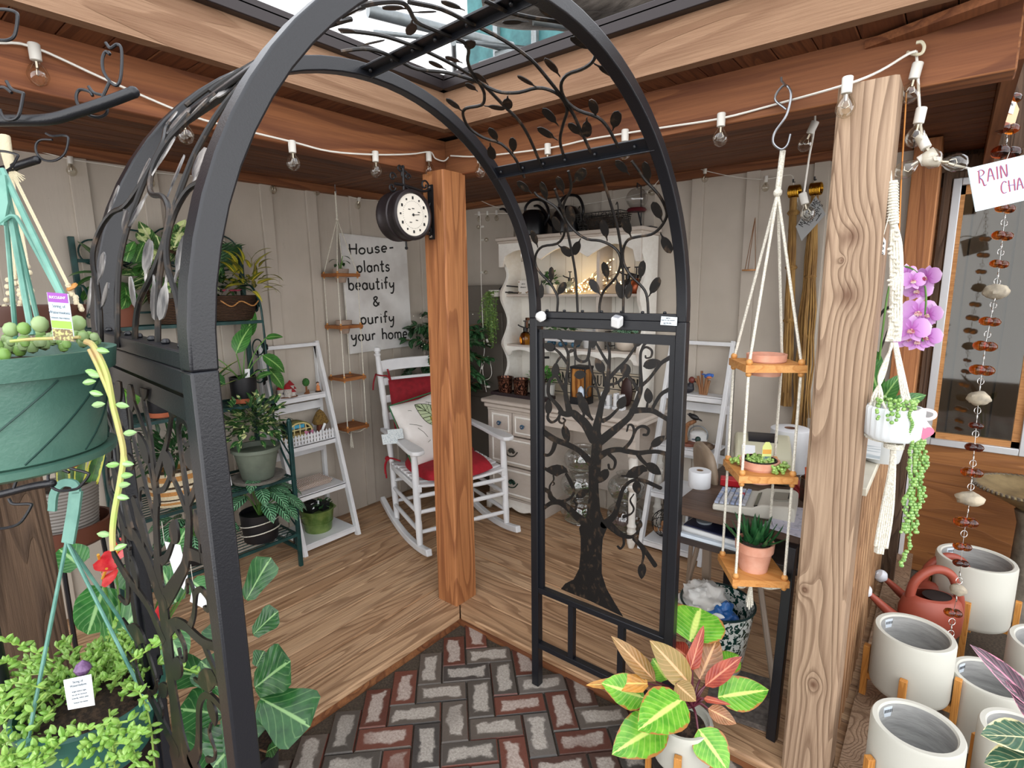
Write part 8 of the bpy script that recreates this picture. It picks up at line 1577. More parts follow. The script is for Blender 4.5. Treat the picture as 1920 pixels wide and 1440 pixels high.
# ---- philodendron in its white pot
ph = thing('potted_philodendron', 'orange and green philodendron in a white pot on a wooden stand beside the arbor leg', 'plant', (1.165, -.27, GZ)); c = PZ(1281, 1346, .175); PC = c
m = MB(); r = .09; pr = [(r*.95, -.13), (r*.99, -.12), (r, -.01), (r-.003, 0), (r-.012, 0), (r-.014, -.02)]; m.lathe(pr, c, 44); m.obj('pot', conc, ph); m = MB(); m.lathe([(r-.013, -.022), (.03, -.012), (.001, -.008)], c, 24, cap=(False, False)); m.obj('soil', soil, ph)
for k in range(4):
    a = .25+k*pi/2; m = MB(); p = c+V((cos(a)*(r+.011), sin(a)*(r+.011), 0)); m.box((p.x, p.y, (GZ+c.z-.05)/2), (.018, .022, c.z-.05-GZ), rotm(0, 0, a)); m.obj('stand_leg', stw, ph, bev=.002)
for a in (.25, .25+pi/2): m = MB(); q = c+V((0, 0, -.142)); d = V((cos(a), sin(a), 0))*(r+.01); m.bar(q-d, q+d, .018, .02); m.obj('stand_rail', stw, ph)
dp = dep(c); grn = leafmat('leaf_orange_green', '77b53a', '4d9226', 'cfe07a', nv=10, rib=.07, rough=.28, edge='a8713c', ew=.02); org = leafmat('leaf_orange', 'd9963c', 'a8742e', 'e8c46a', nv=8, rough=.28); brz = leafmat('leaf_bronze', 'a86a4a', '7c5034', 'd9a878', nv=9, rough=.25, isl='8a7a3c'); rdl = leafmat('leaf_red', 'a84a30', '8a2f26', 'd98a6a', nv=8, rough=.28)
def ph_(x, y): return (1080+x/2.974, 1120+y/2.974)
core = PD(*ph_(650, 610), dp)
LS = [(grn, (600, 560), (345, 745), 205, -.16, 'ovate'), (grn, (500, 690), (200, 878), 190, -.1, 'ovate'), (grn, (385, 560), (140, 480), 150, -.02, 'ovate'), (grn, (640, 250), (690, 60), 250, .16, 'round'), (grn, (790, 560), (1075, 515), 150, .02, 'ovate'), (grn, (680, 735), (850, 970), 160, -.14, 'ovate'), (grn, (510, 460), (425, 340), 120, .06, 'ovate'), (grn, (800, 400), (905, 320), 110, .12, 'ovate'),
 (org, (400, 480), (55, 490), 90, .0, 'lance'), (brz, (445, 470), (195, 215), 85, .04, 'ovate'), (brz, (640, 490), (410, 240), 130, -.02, 'ovate'), (brz, (690, 460), (790, 220), 130, .08, 'ovate'), (rdl, (640, 400), (712, 155), 75, .06, 'lance'), (rdl, (620, 330), (520, 260), 90, .12, 'ovate'), (rdl, (720, 495), (925, 330), 80, -.0, 'ovate'), (rdl, (715, 565), (865, 600), 34, -.06, 'lance'), (brz, (735, 620), (895, 705), 75, -.06, 'ovate'), (brz, (555, 480), (670, 580), 90, -.08, 'ovate')]
mm = {}; s = MB()
for mt, b_, t_, w, dd, sh in LS:
    mb = mm.setdefault(mt.name, (MB(), mt))[0]; P = pleaf(mb, ph_(*b_), dp+dd*.4, ph_(*t_), dp+dd, w/2.974*1.25, sh, .1, .1, None, .03); stem(s, [core, (core+P)/2+V((0, 0, .015)), P], .0045, .003)
for (mb, mt), nm in zip(mm.values(), ('green_leaves', 'orange_leaves', 'bronze_leaves', 'red_leaves')): mb.obj(nm, mt, ph, smooth=70)
s.obj('stems', PM('maroon_stem', '5a2230', .4), ph)
# ---- fiddle-leaf fig left of the opening
fg = thing('potted_fiddle_leaf_fig', 'fiddle-leaf fig in a black nursery pot behind the left arbor leg', 'plant', (.23, -1.12, GZ)); pcx = PZ(455, 1405, .12); m = MB(); pot(m, (pcx.x, pcx.y, GZ), .085, .105, .185, .005, .004, .02); m.obj('pot', black_pot, fg); soilf(.098, .165)(fg, V((pcx.x, pcx.y, GZ)))
fid = leafmat('leaf_fiddle', '2f5f30', '214a26', '86ad70', nv=5, rib=.04, rough=.22, vw=.1); m = MB(); s = MB(); d0 = dep(pcx); fw = 1.35; tr0 = V((pcx.x, pcx.y, .1)); trt = PD(430, 1130, d0+.05)
s.tube(bez([tr0, (tr0+trt)/2+V((.01, .01, 0)), trt], 5), .007, 7)
for b_, t_, w, dd in (((462, 1125), (508, 1045), 48, .05), ((475, 1190), (522, 1145), 42, .0), ((480, 1250), (495, 1220), 30, .05), ((478, 1290), (545, 1238), 80, -.02), ((488, 1310), (582, 1362), 95, -.05), ((500, 1410), (528, 1395), 34, -.1), ((440, 1300), (375, 1240), 60, .02), ((420, 1340), (335, 1330), 70, .0), ((430, 1380), (340, 1420), 80, -.05), ((430, 1330), (470, 1400), 70, -.08), ((400, 1270), (320, 1260), 60, .05), ((430, 1210), (400, 1165), 50, .05), ((440, 1260), (400, 1290), 60, -.04), ((450, 1380), (400, 1440), 80, -.1)):
    P = pleaf(m, b_, d0+dd*.5, t_, d0+dd, w*fw, 'fiddle', .12, .12, None, .05); q = tr0+(trt-tr0)*max(0, min(1, (P.z-tr0.z)/(trt.z-tr0.z)-.05)); stem(s, [q, (q+P)/2, P], .003)
m.obj('foliage', fid, fg, smooth=70); s.obj('stems', stem_b, fg)
# ---- anthurium with red flowers
at = thing('potted_anthurium', 'red-flowered anthurium with big glossy leaves behind the left arbor panel', 'plant', (-.4, -1.1, 0)); da = 1.72; pb = PD(225, 1200, da); m = MB(); pot(m, (pb.x, pb.y, 0), .08, .10, .16); m.obj('pot', black_pot, at); m = MB(); s = MB(); k0 = V((pb.x, pb.y, .16))
for b_, t_, w, dd, sh in (((195, 1100), (165, 1190), 72, 0, 'heart'), ((205, 1215), (285, 1115), 80, .0, 'heart'), ((235, 1060), (245, 1105), 45, .05, 'heart'), ((150, 1060), (110, 1030), 60, .1, 'heart'), ((330, 1130), (300, 1060), 50, .05, 'heart'), ((230, 1230), (180, 1215), 60, -.05, 'heart'), ((310, 1180), (340, 1240), 60, -.05, 'heart'), ((260, 1210), (300, 1290), 70, -.08, 'heart'), ((330, 1030), (350, 990), 40, .1, 'heart'), ((360, 1090), (385, 1110), 40, .05, 'heart')):
    P = pleaf(m, b_, da+dd, t_, da+dd, w, sh, .15, .1); stem(s, [k0, (k0+P)/2+V((0, 0, .04)), P], .003)
m.obj('foliage', leafmat('leaf_anthurium', '3f7f3c', '2c6430', '9cc987', nv=6, rough=.22), at, smooth=70); fm_ = MB(); sp = MB()
for b_, t_, w, a in (((186, 1048), (222, 1062), 34, (184, 1040)), ((215, 1042), (243, 1008), 26, (235, 1012)), ((192, 1085), (222, 1070), 34, (200, 1066)), ((205, 1225), (240, 1212), 26, (222, 1212)), ((302, 1165), (306, 1130), 20, (303, 1145)), ((300, 1215), (318, 1235), 20, (310, 1220))):
    P = pleaf(fm_, b_, da-.03, t_, da-.03, w*1.3, 'heart', .2, .2); sp.tube([P, PD(*a, da-.05)], .004, 6); stem(s, [k0, (k0+P)/2+V((0, 0, .05)), P], .0025)
fm_.objs('spathe', PM('anthurium_red', 'c8202e', .25, c2='e04a4a', sc=40), at); sp.objs('spadix', PM('spadix_yellow', 'e0a83a', .5), at); s.obj('stems', stem_g, at)
for lb, q in (('curled white paper care tag tied inside the left arbor panel', [(308, 1015), (338, 1022), (352, 1080), (345, 1106), (330, 1090)]), ('second white paper tag hanging lower inside the left arbor panel', [(362, 1095), (400, 1140), (385, 1142), (356, 1128)])):
    p_ = [PD(*a, 1.55) for a in q]; ct = thing('care_tag', lb, 'tag', p_[0]); m = MB(); m.prism(p_, CF, .001); m.obj('card', paper, ct); m = MB(); m.tube([p_[0], PX(q[0][0]-4, q[0][1]-60, -.3) if False else p_[0]+V((0, 0, .06))], .0008, 4); m.obj('string', rope_white, ct)
# ---- hanging baskets
bask = PM('green_plastic', '44695d', .35, c2='557a6c', sc=10, bump=.15, bsc=200); tealp = PM('teal_strap', '6a9c8d', .4, c2='487f71', sc=20)
swm = PM('string_green', '6f9f3c', .35, isl='93b85c'); swp = PM('pale_bead', '93a878', .4, isl='6f9644')
def bead_leaf(mb, p, d, L, w, n=7):
    d = V(d).normalized(); a = d.orthogonal().normalized(); b_ = d.cross(a); vs = []
    pr = ((.0, .12), (.18, .7), (.45, 1), (.75, .75), (1, .04))
    for t, k in pr:
        for j in range(n): an = 2*pi*j/n; vs.append(V(p)+d*L*t+(a*cos(an)+b_*sin(an))*w*k/2)
    mb.add(vs, [(i*n+j, i*n+(j+1) % n, (i+1)*n+(j+1) % n, (i+1)*n+j) for i in range(4) for j in range(n)])
b1 = thing('hanging_basket', 'green hanging basket with succulent tag at the upper left', 'planter', (.676, -1.53, 1.29)); c = PD(-22, 660, .72); R1 = .134; m = MB()
m.lathe([(.098, -.145), (.112, -.135), (.122, -.03), (R1, -.028), (R1+.004, 0), (R1-.006, 0), (.115, -.03), (.1, -.12)], c, 48); m.obj('pot', bask, b1); m = MB(); m.lathe([(.10, -.155), (.122, -.147), (.124, -.138), (.112, -.138)], c, 40); m.obj('drip_saucer', bask, b1); m = MB()
for k in range(10):
    a0 = k*2*pi/10; m.tube([c+V(((.1125+.0102*t_)*cos(a0+t_*1.0), (.1125+.0102*t_)*sin(a0+t_*1.0), -.133+.1*t_)) for t_ in [i/10 for i in range(11)]], .0012, 4)
m.obj('spiral_groove', PM('groove', '163a33', .6), b1); m = MB(); m.lathe([(.115, -.02), (.05, -.012), (.001, -.01)], c, 30, cap=(False, False)); m.obj('soil', soil, b1)
m = MB(); rg = random.Random(91)
for k in range(120): a = rg.uniform(0, 6.28); q_ = math.sqrt(rg.random())*.122; r = rg.uniform(.0045, .008); m.sph(c+V((cos(a)*q_, sin(a)*q_, .002+rg.uniform(0, .014))), (r, r, r*1.15), 9)
for px, py, r in ((75, 608, .009), (110, 606, .007), (146, 606, .0085), (20, 618, .008), (45, 616, .007)): p = PD(px, py, .66); m.sph(p, (r, r, r*1.15), 10)
m.obj('watermelon_beads', swp, b1); s = MB(); m = MB(); d = .655
for route, w in (([(160, 640), (176, 650), (200, 700), (212, 760), (222, 800), (232, 850), (226, 900), (215, 960), (211, 1000), (212, 1032)], .0034), ([(168, 655), (185, 690), (206, 740), (214, 765), (228, 830), (236, 870)], .0028), ([(150, 632), (120, 634), (60, 636), (20, 640)], .002)):
    q = bez([PD(a, b_, d) for a, b_ in route], 5); s.tube(q, w, 7)
for px, py, sx in ((217, 758, 1), (231, 813, 1), (226, 868, 1), (224, 892, 1), (219, 910, 1), (217, 930, 1), (207, 1003, -1), (214, 1030, .4), (224, 870, -1), (165, 700, 1), (168, 735, 1), (155, 718, 1), (160, 695, 1), (172, 760, 1), (180, 655, 1)): bead_leaf(m, PD(px, py, d), CR*sx+CU*rnd.uniform(-.25, .15), .0165, .0082)
m.obj('trailing_leaves', PM('trail_leaf', '9cbf8a', .35, isl='7fae5c'), b1); s.obj('stems', PM('pale_stem', '9fbb5c', .5, c2='b59a6a', sc=30), b1)
hk_ = PD(4, 318, .70); m = MB()
for k, (px, py) in enumerate(((120, 560), (60, 628), (75, 620), (30, 640), (-140, 640))): e = PD(px, py, .66+.03*k); q = bez([hk_, (hk_+e)/2, e], 3); m.tube(q, .0036 if k < 2 else .0028, 6)
m.tube(bez([PD(0, 420, .69), PD(25, 405, .69), PD(45, 430, .69), PD(115, 560, .70)], 5), .0025, 6); m.strip([PD(-4, 330, .69), PD(2, 380, .69), PD(-6, 420, .69)], .02, -CF, .003); m.obj('hanger_strap', tealp, b1)
tq = [(88, 548), (128, 551), (139, 631), (101, 638)]; m = MB(); m.prism([PD(*a, .63) for a in tq], CF, .0008); m.obj('tag_card', PM('tag_white', 'dfeef5', .4), b1); U = PD(128, 551, .63)-PD(88, 548, .63); Vv = PD(88, 548, .63)-PD(101, 638, .63); O_ = PD(101, 638, .63)-CF*.0008
for (v0, v1), mt, nm in (((.8, 1), PM('tag_purple', '8a3f9c', .5), 'purple_band'), ((.26, .42), PM('tag_green', '86c43c', .5), 'green_band'), ((.01, .25), PM('tag_photo', 'a9a86a', .6, c2='6b5a3c', sc=300, lo=.45, hi=.55), 'photo_band')): m = MB(); m.prism([O_+U*.03+Vv*v0, O_+U*.97+Vv*v0, O_+U*.97+Vv*v1, O_+U*.03+Vv*v1], CF, .0004); m.obj(nm, mt, b1)
wt_ = PM('tag_text_white', 'f0f0f0', .6); gt_ = PM('tag_text_grey', '5c6a74', .6)
for tx, v, sz, mt in (('SUCCULENT', .9, .0042, wt_), ('String of', .72, .0055, gt_), ('Watermelons', .59, .0055, gt_), ('Senecio herreianus', .48, .0036, gt_)): text_obj(tx, sz, mt, b1, O_+U*.5+Vv*v-CF*.0006, U, Vv, 'tag_print', .0002, xs=.8)
b2 = thing('hanging_basket', 'green hanging basket overflowing with string-of-watermelons at the lower left', 'planter', (.354, -1.433, .6)); c = PD(172, 1300, 1.10); R2 = .128; m = MB()
m.lathe([(.082, -.135), (.09, -.125), (.112, -.03), (R2-.004, -.028), (R2, -.004), (R2-.008, 0), (.108, -.03), (.09, -.1)], c, 44); m.obj('pot', PM('dark_green_plastic', '1f4a41', .4, c2='2f6256', sc=12), b2); m = MB(); m.lathe([(.112, -.025), (.05, -.018), (.001, -.015)], c, 30, cap=(False, False)); m.obj('soil', soil, b2); m = MB(); hp = PD(125, 1015, 1.10)
for k in range(4): a = .5+k*pi/2; e = c+V((cos(a)*R2, sin(a)*R2, -.006)); m.tube([hp, (hp+e)/2+V((0, 0, .0)), e], .0034, 7); m.box(e, (.02, .012, .03), rotm(0, 0, a+pi/2))
m.strip([PD(128, 1018, 1.10), PD(138, 960, 1.10), PD(143, 920, 1.10)], .024, -CF, .006); m.strip(bez([PD(144, 925, 1.1), PD(140, 908, 1.1), PD(118, 906, 1.1), PD(102, 925, 1.1), PD(98, 958, 1.1)], 5), .015, -CF, .006); m.obj('hanger_strap', tealp, b2)
m = MB(); s = MB(); rg = random.Random(92)
def vine(q, sp=1, sz=1.0):
    q = bez(q, 5); s.tube(q, .0017*sz, 5)
    for i, p in enumerate(q[1:]):
        t = (q[min(i+1, len(q)-1)]-q[i]).normalized()
        for k in range(sp): dr = (t*.4+V((rg.uniform(-1, 1), rg.uniform(-1, 1), rg.uniform(-.3, 1)))).normalized(); bead_leaf(m, p, dr, rg.uniform(.012, .02)*sz, rg.uniform(.007, .010)*sz, 6)
for k in range(40):
    a = rg.uniform(.4, 5.2); q_ = rg.uniform(.0, .08); p = c+V((cos(a)*q_, sin(a)*q_, -.01)); L = rg.uniform(.05, .15 if 1 < a < 4 else .075); d = V((cos(a), sin(a), 0)); vine([p, p+d*L*.4+V((0, 0, .045)), p+d*L+V((0, 0, rg.uniform(-.0, .06)))], 2)
for rt in ([(230, 1290), (262, 1300), (282, 1360), (290, 1440)], [(245, 1240), (290, 1210), (298, 1200)], [(100, 1330), (60, 1370), (40, 1440)], [(140, 1350), (110, 1400), (85, 1440)], [(90, 1290), (40, 1300), (5, 1340)], [(90, 1260), (30, 1240), (0, 1245)], [(85, 1300), (40, 1350), (5, 1400)], [(80, 1290), (30, 1280), (0, 1300)], [(100, 1240), (50, 1215), (10, 1200)], [(205, 1330), (210, 1380), (215, 1440)]): vine([PD(a, b_, 1.02+rg.uniform(-.04, .04)) for a, b_ in rt], 2)
for rt in ([(90, 1420), (120, 1385), (165, 1365), (240, 1352)], [(150, 1405), (200, 1378), (250, 1372), (262, 1372)], [(125, 1440), (190, 1400), (240, 1395), (258, 1430)], [(60, 1440), (85, 1415), (90, 1390)], [(0, 1420), (50, 1410), (90, 1400)], [(0, 1440), (40, 1430), (70, 1440)], [(170, 1440), (230, 1420), (250, 1425)]): vine([PD(a, b_, .93) for a, b_ in rt], 2, 1.15)
for k in range(170): px, py = rg.uniform(-10, 120), rg.uniform(1270, 1445); (py > 1270+(px*.9)) and bead_leaf(m, PD(px, py, rg.uniform(.95, 1.15)), (rg.uniform(-1, 1), rg.uniform(-1, 1), rg.uniform(-.6, .8)), .02, .011, 6)
m.obj('foliage', swm, b2); s.obj('stems', PM('vine_stem', '8fae52', .5), b2)
tq = [(119, 1275), (171, 1264), (178, 1322), (128, 1331)]; P4 = [PD(*a, .985) for a in tq]; m = MB(); m.prism(P4, CF, .001); m.obj('tag_card', paper, b2); U = P4[1]-P4[0]; Vv = P4[0]-P4[3]
for tx, v, sz in (('String of', .86, .0065), ('Watermelons', .74, .0065), ('bright indirect light', .55, .004), ('let soil dry between', .44, .004), ('watering  indoor plant', .33, .004), ('Senecio herreianus', .18, .004)): text_obj(tx, sz, gt_, b2, P4[3]+U*.5+Vv*v-CF*.001, U, Vv, 'tag_print', .0002, xs=.85)
m = MB(); bead_leaf(m, PD(155, 1268, 1.0), CU, .03, .028, 10); m.obj('purple_bud', PM('purple_bud', '5a3a62', .4, c2='8a6a94', sc=120, stretch=(1, 1, .2)), b2)
# ---- hook stand
hs = thing('hanging_stand', 'black metal plant display stand with curved arms and wire hooks at the left edge', 'stand', (.4, -1.9, GZ)); pole = PD(-150, 500, .95); m = MB(); m.tube([V((pole.x, pole.y, GZ)), V((pole.x, pole.y, 2.0))], .014, 10); m.obj('pole', black_metal, hs)
for route, d, r in (([(-150, 228), (0, 226), (90, 224), (150, 208), (205, 190), (250, 173)], .95, .0095), ([(-150, 350), (0, 320), (35, 310), (68, 300)], 1.25, .009), ([(-150, 960), (0, 927), (60, 912), (98, 906)], 1.02, .007)):
    m = MB(); q = bez([PD(a, b_, d) for a, b_ in route], 5); q[0] = V((pole.x, pole.y, q[0].z)); m.tube(q, r, 10); m.sph(q[-1], (r*1.05,)*3, 10); m.obj('arm', black_metal, hs)
for route, d in (([(192, 182), (200, 165), (205, 152), (200, 145), (193, 130), (192, 110), (198, 97), (206, 102), (203, 97)], .95), ([(198, 80), (207, 90), (220, 83), (228, 95), (227, 140), (220, 160), (208, 155), (203, 148)], .95), ([(166, 162), (176, 174), (195, 180), (200, 195), (200, 212), (185, 220), (165, 215), (147, 198), (143, 180), (150, 168), (168, 172), (174, 180)], .97), ([(12, 152), (22, 167), (42, 174), (43, 180), (34, 218), (15, 225), (3, 215), (0, 205)], .93), ([(-6, 165), (8, 164), (22, 174)], .93), ([(-10, 18), (10, 18), (28, 22), (33, 32), (28, 65), (15, 75), (-5, 75)], .9), ([(86, 250), (98, 255), (120, 254), (128, 260), (123, 285), (110, 298), (95, 302), (78, 298), (68, 285), (68, 270), (78, 262), (98, 262)], 1.25), ([(72, 292), (55, 302), (20, 312)], 1.25), ([(-10, 283), (10, 284), (32, 290), (32, 296), (20, 315), (5, 322), (-8, 322)], 1.22), ([(116, 858), (128, 876), (162, 886), (166, 892), (150, 912), (138, 918), (110, 920), (95, 910), (90, 895), (95, 884), (112, 880), (130, 886)], 1.02), ([(92, 905), (60, 912), (30, 920)], 1.02), ([(16, 935), (25, 945), (55, 945), (58, 950), (40, 978), (20, 988), (-6, 992)], 1.0), ([(14, 865), (18, 878), (32, 880), (34, 890), (26, 915)], 1.0)):
    m = MB(); m.tube(bez([PD(a, b_, d) for a, b_ in route], 4), .0026, 7); m.obj('hook', black_metal, hs)
mh2 = thing('macrame_hanger', 'cream twisted macrame plant hanger with brown bowl behind the upper left basket', 'hanger', PD(30, 320, 1.25)); m = MB(); dm = 1.25; creamr = PM('cream_cotton', 'cfc4a6', .85, bump=.5, bsc=250); m.tube([PD(8, 255, dm), PD(12, 285, dm), PD(22, 320, dm)], .011, 9)
for e, b_ in (((152, 580), (128, 535)), ((62, 590), (52, 500)), ((40, 590), (38, 530)), ((20, 610), (28, 520)), ((8, 600), (20, 500))):
    for o in (-1.5, 1.5): m.tube(bez([PD(20+o, 318, dm), PD((20+b_[0])/2+o, (318+b_[1])/2, dm), PD(b_[0]+o, b_[1], dm)], 3), .0022, 5)
    for k in range(9): p = PD(b_[0]+(e[0]-b_[0])*k/8+2.5*sin(k*1.9), b_[1]+(e[1]-b_[1])*k/8, dm); m.sph(p, (.006, .006, .0065), 7)
for k in range(16): m.tube([PD(22, 318, dm), PD(28+k*1.3, 330+rnd.uniform(0, 12), dm)], .001, 4)
m.obj('cotton_cords', creamr, mh2); m = MB(); p = PD(135, 538, dm); m.tube([p+V((.012*cos(a*pi/6), .012*sin(a*pi/6)*.6, .006*sin(a*pi/6))) for a in range(12)], .004, 6, closed=True); m.obj('wooden_ring', bead_wood, mh2); m = MB(); p = PD(72, 582, dm); m.lathe([(.03, -.05), (.08, -.03), (.092, .0), (.094, .012), (.086, .012), (.08, .0), (.03, -.035)], p, 30, sx=1.0); m.obj('brown_bowl', PM('brown_bowl', '4a2a1e', .5), mh2)
# ---- weathered post and what stands by it
chamfer_post('post_left', dark_post, -.10, .04, -1.56, -1.392, -.02, 1.085); m = MB(); m.bx((-.16, -1.52, .98), (-.10, -1.40, 1.10)); struct(m.obj('trim_10', dark_post))
t = thing('potted_ivy', 'frosted green leafy plant on top of the weathered left post', 'plant', (-.03, -1.48, 1.085)); m = MB(); pot(m, (-.03, -1.48, 1.085), .06, .07, .03); m.obj('pot', terra2, t); m = MB(); bush(m, (-.03, -1.46, 1.12), (.10, .12, .035), 110, .05, .03, 'ovate', .5, .12, .1, .2, random.Random(95), 4); m.obj('foliage', leafmat('leaf_frost', '7fb59a', '4f9070', 'd0e6d8', nv=5), t)
t = thing('lime_moss', 'bright lime fine-leaved plant beside the weathered left post', 'plant', PD(128, 840, 2.0)); m = MB(); p = PD(118, 840, 1.95); bush(m, p, (.05, .05, .03), 160, .018, .012, 'round', .3, .1, .4, .2, random.Random(96), 3); m.obj('foliage', lf_light, t); m = MB(); pot(m, p-V((0, 0, .07)), .04, .045, .05); m.obj('pot', terra2, t)
t = thing('potted_snake_plant', 'snake plant in a grey ribbed pot on a brown plant stand by the left wall', 'plant', (-1.0, -1.12, 0)); c = PX(125, 1000, -.9); m = MB(); m.lathe([(.095, 0)]+[(.1+.003*(i % 2)+.0006*i, .004+.19*i/30) for i in range(31)]+[(.105, .195), (.09, .12)], c, 36); m.obj('pot', PM('grey_ribbed', '77726c', .6), t); m = MB(); m.lathe([(.12, -.03), (.145, -.012), (.15, .05), (.138, .05), (.13, .0)], c, 36); m.obj('stand_bowl', PM('brown_stand', '5a3020', .5), t)
for k in range(3): m = MB(); a = k*2.1-.4; m.tube([c+V((cos(a)*.11, sin(a)*.11, -.02)), V((c.x+cos(a)*.13, c.y+sin(a)*.13, .0))], .008, 6); m.obj('stand_leg', black_metal, t)
m = MB(); da2 = dep(c)
for b_, t_, w in (((170, 905), (205, 790), 26), ((150, 905), (160, 740), 20), ((120, 910), (110, 800), 22), ((140, 900), (135, 830), 20)): pleaf(m, b_, da2, t_, da2, w, 'blade', .05, .2)
m.obj('foliage', leafmat('leaf_snake', '3f6a2c', '24451f', 'b9b94a', nv=0, rib=.0, edge='b5b545', ew=.12), t); soilf(.095, .17)(t, c)
# ---- variegated rubber plant at the lower right edge
vg = thing('variegated_rubber_plant', 'dark variegated rubber plant leaves with pink edges at the lower right corner', 'plant', (1.9, -.3, GZ)); m = MB(); s = MB(); dv = 1.15; pb = PD(2010, 1500, dv); k0 = V((pb.x, pb.y, GZ+.2)); m2 = MB()
for b_, t_, w, mb in (((1945, 1325), (1818, 1208), 42, m2), ((1950, 1360), (1885, 1275), 36, m2), ((1950, 1385), (1838, 1378), 62, m), ((1955, 1420), (1845, 1432), 60, m), ((1960, 1400), (1905, 1405), 40, m2), ((2000, 1380), (2080, 1300), 60, m)): P = pleaf(mb, b_, dv, t_, dv-.02, w, 'ovate', .08, .16); stem(s, [k0, (k0+P)/2+V((0, 0, .05)), P], .003)
m.obj('green_leaves', leafmat('leaf_var_green', '2c4a36', '3c5f48', 'd6cf9a', nv=7, rib=.02, edge='d9cf9c', ew=.05), vg); m2.obj('purple_leaves', leafmat('leaf_var_purple', '3a2a34', '4f3d49', 'b9768c', nv=7, rib=.05, edge='b9768c', ew=.03), vg); s.obj('stems', stem_g, vg); m = MB(); pot(m, (pb.x, pb.y, GZ), .08, .1, .2); m.obj('pot', black_pot, vg)
# ---- magnetic planters and price tag on the arbor rail
t = thing('magnet_planter', 'small round white magnetic planter on the right arbor rail', 'planter', PY(1014, 592, -.12)); p = PY(1014, 593, -.124); m = MB(); m.lathe([(.001, -.018), (.012, -.016), (.0185, -.004), (.0175, .008), (.011, .015), (.009, .014), (.013, .0)], p, 22, rotm(.35, -.35, 0), cap=(False, False)); m.obj('pot', white_plastic, t)
t = thing('magnet_planter', 'small square white magnetic planter on the right arbor rail', 'planter', PY(1157, 602, -.12)); p = PY(1157, 603, -.126); m = MB(); Rq = rotm(.35, R_(12), 0); m.box(p, (.03, .03, .034), Rq); m.obj('pot', white_plastic, t, bev=.005); m = MB(); m.box(p+Rq @ V((0, 0, .0168)), (.02, .02, .001), Rq); m.obj('opening', PM('grey_opening', '9a9ca2', .7), t)
t = thing('price_tag', 'white rounded price label hanging at the right end of the arbor rail', 'tag', PY(1255, 602, -.11)); q = [PY(*a, -.112) for a in ((1240, 593), (1270, 595), (1269, 611), (1238, 609))]; m = MB(); m.prism(q, (0, 1, 0), .001); m.obj('label', PM('label_pale', 'e3eef5', .5), t, bev=.0004); U = q[1]-q[0]
for tx, v, sz in (('NEW', .82, .006), ('TREE OF LIFE ARBOR', .58, .0045), ('$279.95', .22, .0075)): text_obj(tx, sz, ink, t, q[3]+U*.45+(q[0]-q[3])*v+V((0, -.001, 0)), (1, 0, 0), (0, 0, 1), 'label_print', .0002)
# ================================================================ STRING LIGHTS
bulb_gl = thin_glass('bulb_glass', 'f6f4ee', .05); fil = PM('filament_silver', 'b9b3a8', .25, .9)
def lights(label, cord, bulbs, f, r=.0225, cw=.0032, tilt=None, sag=0):
    p0 = f(*cord[0]); t = thing('string_lights', label, 'string lights', p0, 'strings of clear bulb lights'); m = MB(); m.tube(bez([f(*q) for q in cord], 4), cw, 6); m.obj('cord', cord_white, t)
    for b_ in bulbs:
        px, py = b_[:2]; tl = b_[2] if len(b_) > 2 else (0, 0, -1); c = f(px, py); d = V(tl).normalized(); R = V((0, 0, -1)).rotation_difference(d).to_matrix(); k = r/.0225
        m = MB(); m.lathe([(.011*k, .026*k), (.0125*k, .024*k), (.012*k, -.012*k), (.010*k, -.013*k)], c, 14, R); s_ = m.obj('socket', PM_sock, t); m = MB(); m.lathe([(.008*k, -.012*k), (.010*k, -.020*k), (.017*k, -.028*k), (.0225*k, -.042*k), (.0225*k, -.050*k), (.016*k, -.064*k), (.006*k, -.070*k), (.0005, -.0705*k)], c, 18, R, cap=(False, False)); m.obj('bulb', bulb_gl, t)
        m = MB(); m.tube([c+R @ V((0, 0, -.014*k)), c+R @ V((0, 0, -.03*k))], .004*k, 6); m.tube([c+R @ V((a*k, 0, b2*k)) for a, b2 in ((-.005, -.03), (-.009, -.042), (0, -.047), (.009, -.042), (.005, -.03))], .0012*k, 4); m.obj('filament', fil, t)
    return t
PM_sock = PM('bulb_socket', 'cfccc4', .5)
fL = lambda x, y: PX(x, y, -.135); fR = lambda x, y: PY(x, y, .135 if x < 1480 else (.0 if x < 1630 else .1))
lights('front string of clear bulbs along the left beam to the corner post', [(-10, 80), (62, 88), (200, 150), (345, 212), (420, 235), (548, 266), (620, 284), (704, 290), (770, 289), (806, 285), (816, 297), (832, 302), (841, 295), (843, 291)], [(66, 103), (345, 222), (548, 279), (704, 297), (804, 297)], fL)
lights('front string of clear bulbs along the right beam to the ring hook', [(845, 292), (900, 293), (1027, 278), (1100, 262), (1172, 250), (1250, 238), (1352, 222), (1460, 194), (1588, 158), (1650, 133), (1700, 103), (1718, 96)], [(900, 300), (1027, 283), (1172, 258), (1352, 229), (1588, 165)], fR)
fH = lambda x, y: PY(x, y, .13 if x < 1770 else .45)
lights('cluster of clear bulbs dangling from the ring hook behind the right post', [(1718, 96), (1720, 125), (1722, 160), (1724, 200), (1728, 250), (1738, 275), (1750, 292), (1762, 302), (1830, 318), (1900, 322)], [(1716, 138, (-.15, 0, -1)), (1724, 222, (-.1, 0, -1)), (1733, 270, (.5, -.2, -1)), (1733, 296, (-.8, 0, -.5)), (1752, 303, (1, 0, -.2))], fH, .022)
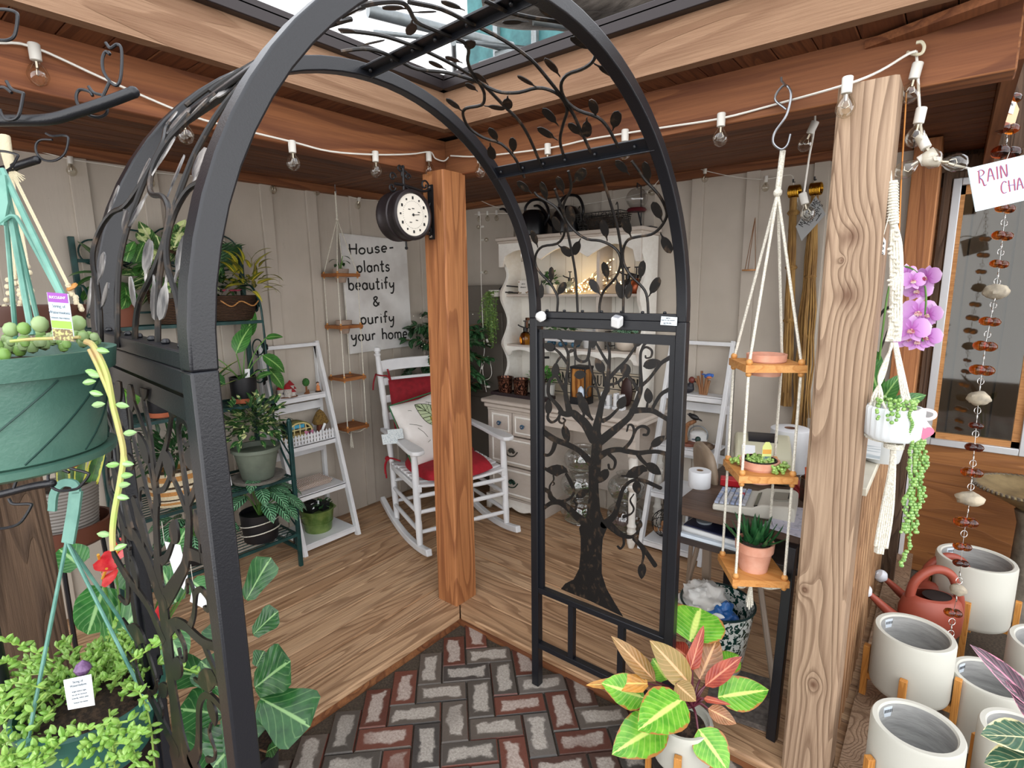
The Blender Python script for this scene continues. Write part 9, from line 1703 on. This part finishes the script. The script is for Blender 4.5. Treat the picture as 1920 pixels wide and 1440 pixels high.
hk = MB(); hk.tube(bez([PY(1702, 98, .14), PY(1715, 102, .12), PY(1728, 100, .12), PY(1733, 88, .12), PY(1728, 79, .12), PY(1718, 80, .12)], 4), .004, 7); tag(hk.obj('cup_hook', PM('cream_hook', 'c9c2a8', .4)), 'cream screw-in cup hook holding the light string at the right beam end', 'hook')
fB = lambda x, y: PX(x, y, WL+.03)
lights('back string of clear bulbs along the left wall under the ceiling', [(-10, 262), (60, 280), (130, 298), (200, 309), (280, 322), (365, 330), (510, 338), (565, 335), (595, 344), (640, 362), (675, 373), (750, 377), (790, 372)], [(132, 302), (280, 326), (511, 342), (593, 346), (673, 374, (-.2, -.2, -1)), (749, 379)], fB, .02, .0024)
fW = lambda x, y: PY(x, y, WR-.05)
lights('back string of clear bulbs along the right wall to the rope bundles', [(884, 370), (893, 372), (930, 388), (975, 392), (1060, 388), (1180, 368), (1225, 350), (1262, 304), (1322, 320), (1380, 332), (1435, 336), (1482, 328), (1488, 345), (1492, 372), (1486, 400), (1484, 415)], [(896, 374, (-1, 0, -.3)), (1212, 360, (1, 0, -.2)), (1322, 322), (1436, 338), (1492, 376), (1485, 418)], fW, .018, .0022)
lights('short string of three bulbs hanging from the beam near the macrame sign', [(1529, 188), (1527, 240), (1518, 290), (1512, 330), (1507, 365)], [(1522, 243, (-.4, 0, -1)), (1508, 376, (.3, 0, -1))], lambda x, y: PY(x, y, .42), .022, .003)
lights('dark row of small bulbs and hanging cords beside the hutch', [(890, 402), (940, 400), (970, 401)], [(898, 402), (914, 401), (931, 400)], lambda x, y: PY(x, y, 1.30), .016, .002)
lights('white light cord with small bulbs hanging down left of the hutch', [(900, 402), (901, 440), (902, 520), (905, 600), (908, 660), (900, 700), (912, 712), (922, 700), (915, 668), (905, 690), (912, 735)], [(906, 450, (1, 0, 0)), (905, 511, (1, 0, 0)), (903, 425, (-1, 0, 0)), (914, 640, (.5, 0, -1)), (903, 690, (-.5, 0, -1)), (900, 706, (-1, 0, -.3)), (915, 725, (-1, 0, 0))], lambda x, y: PY(x, y, 1.22), .014, .0022)
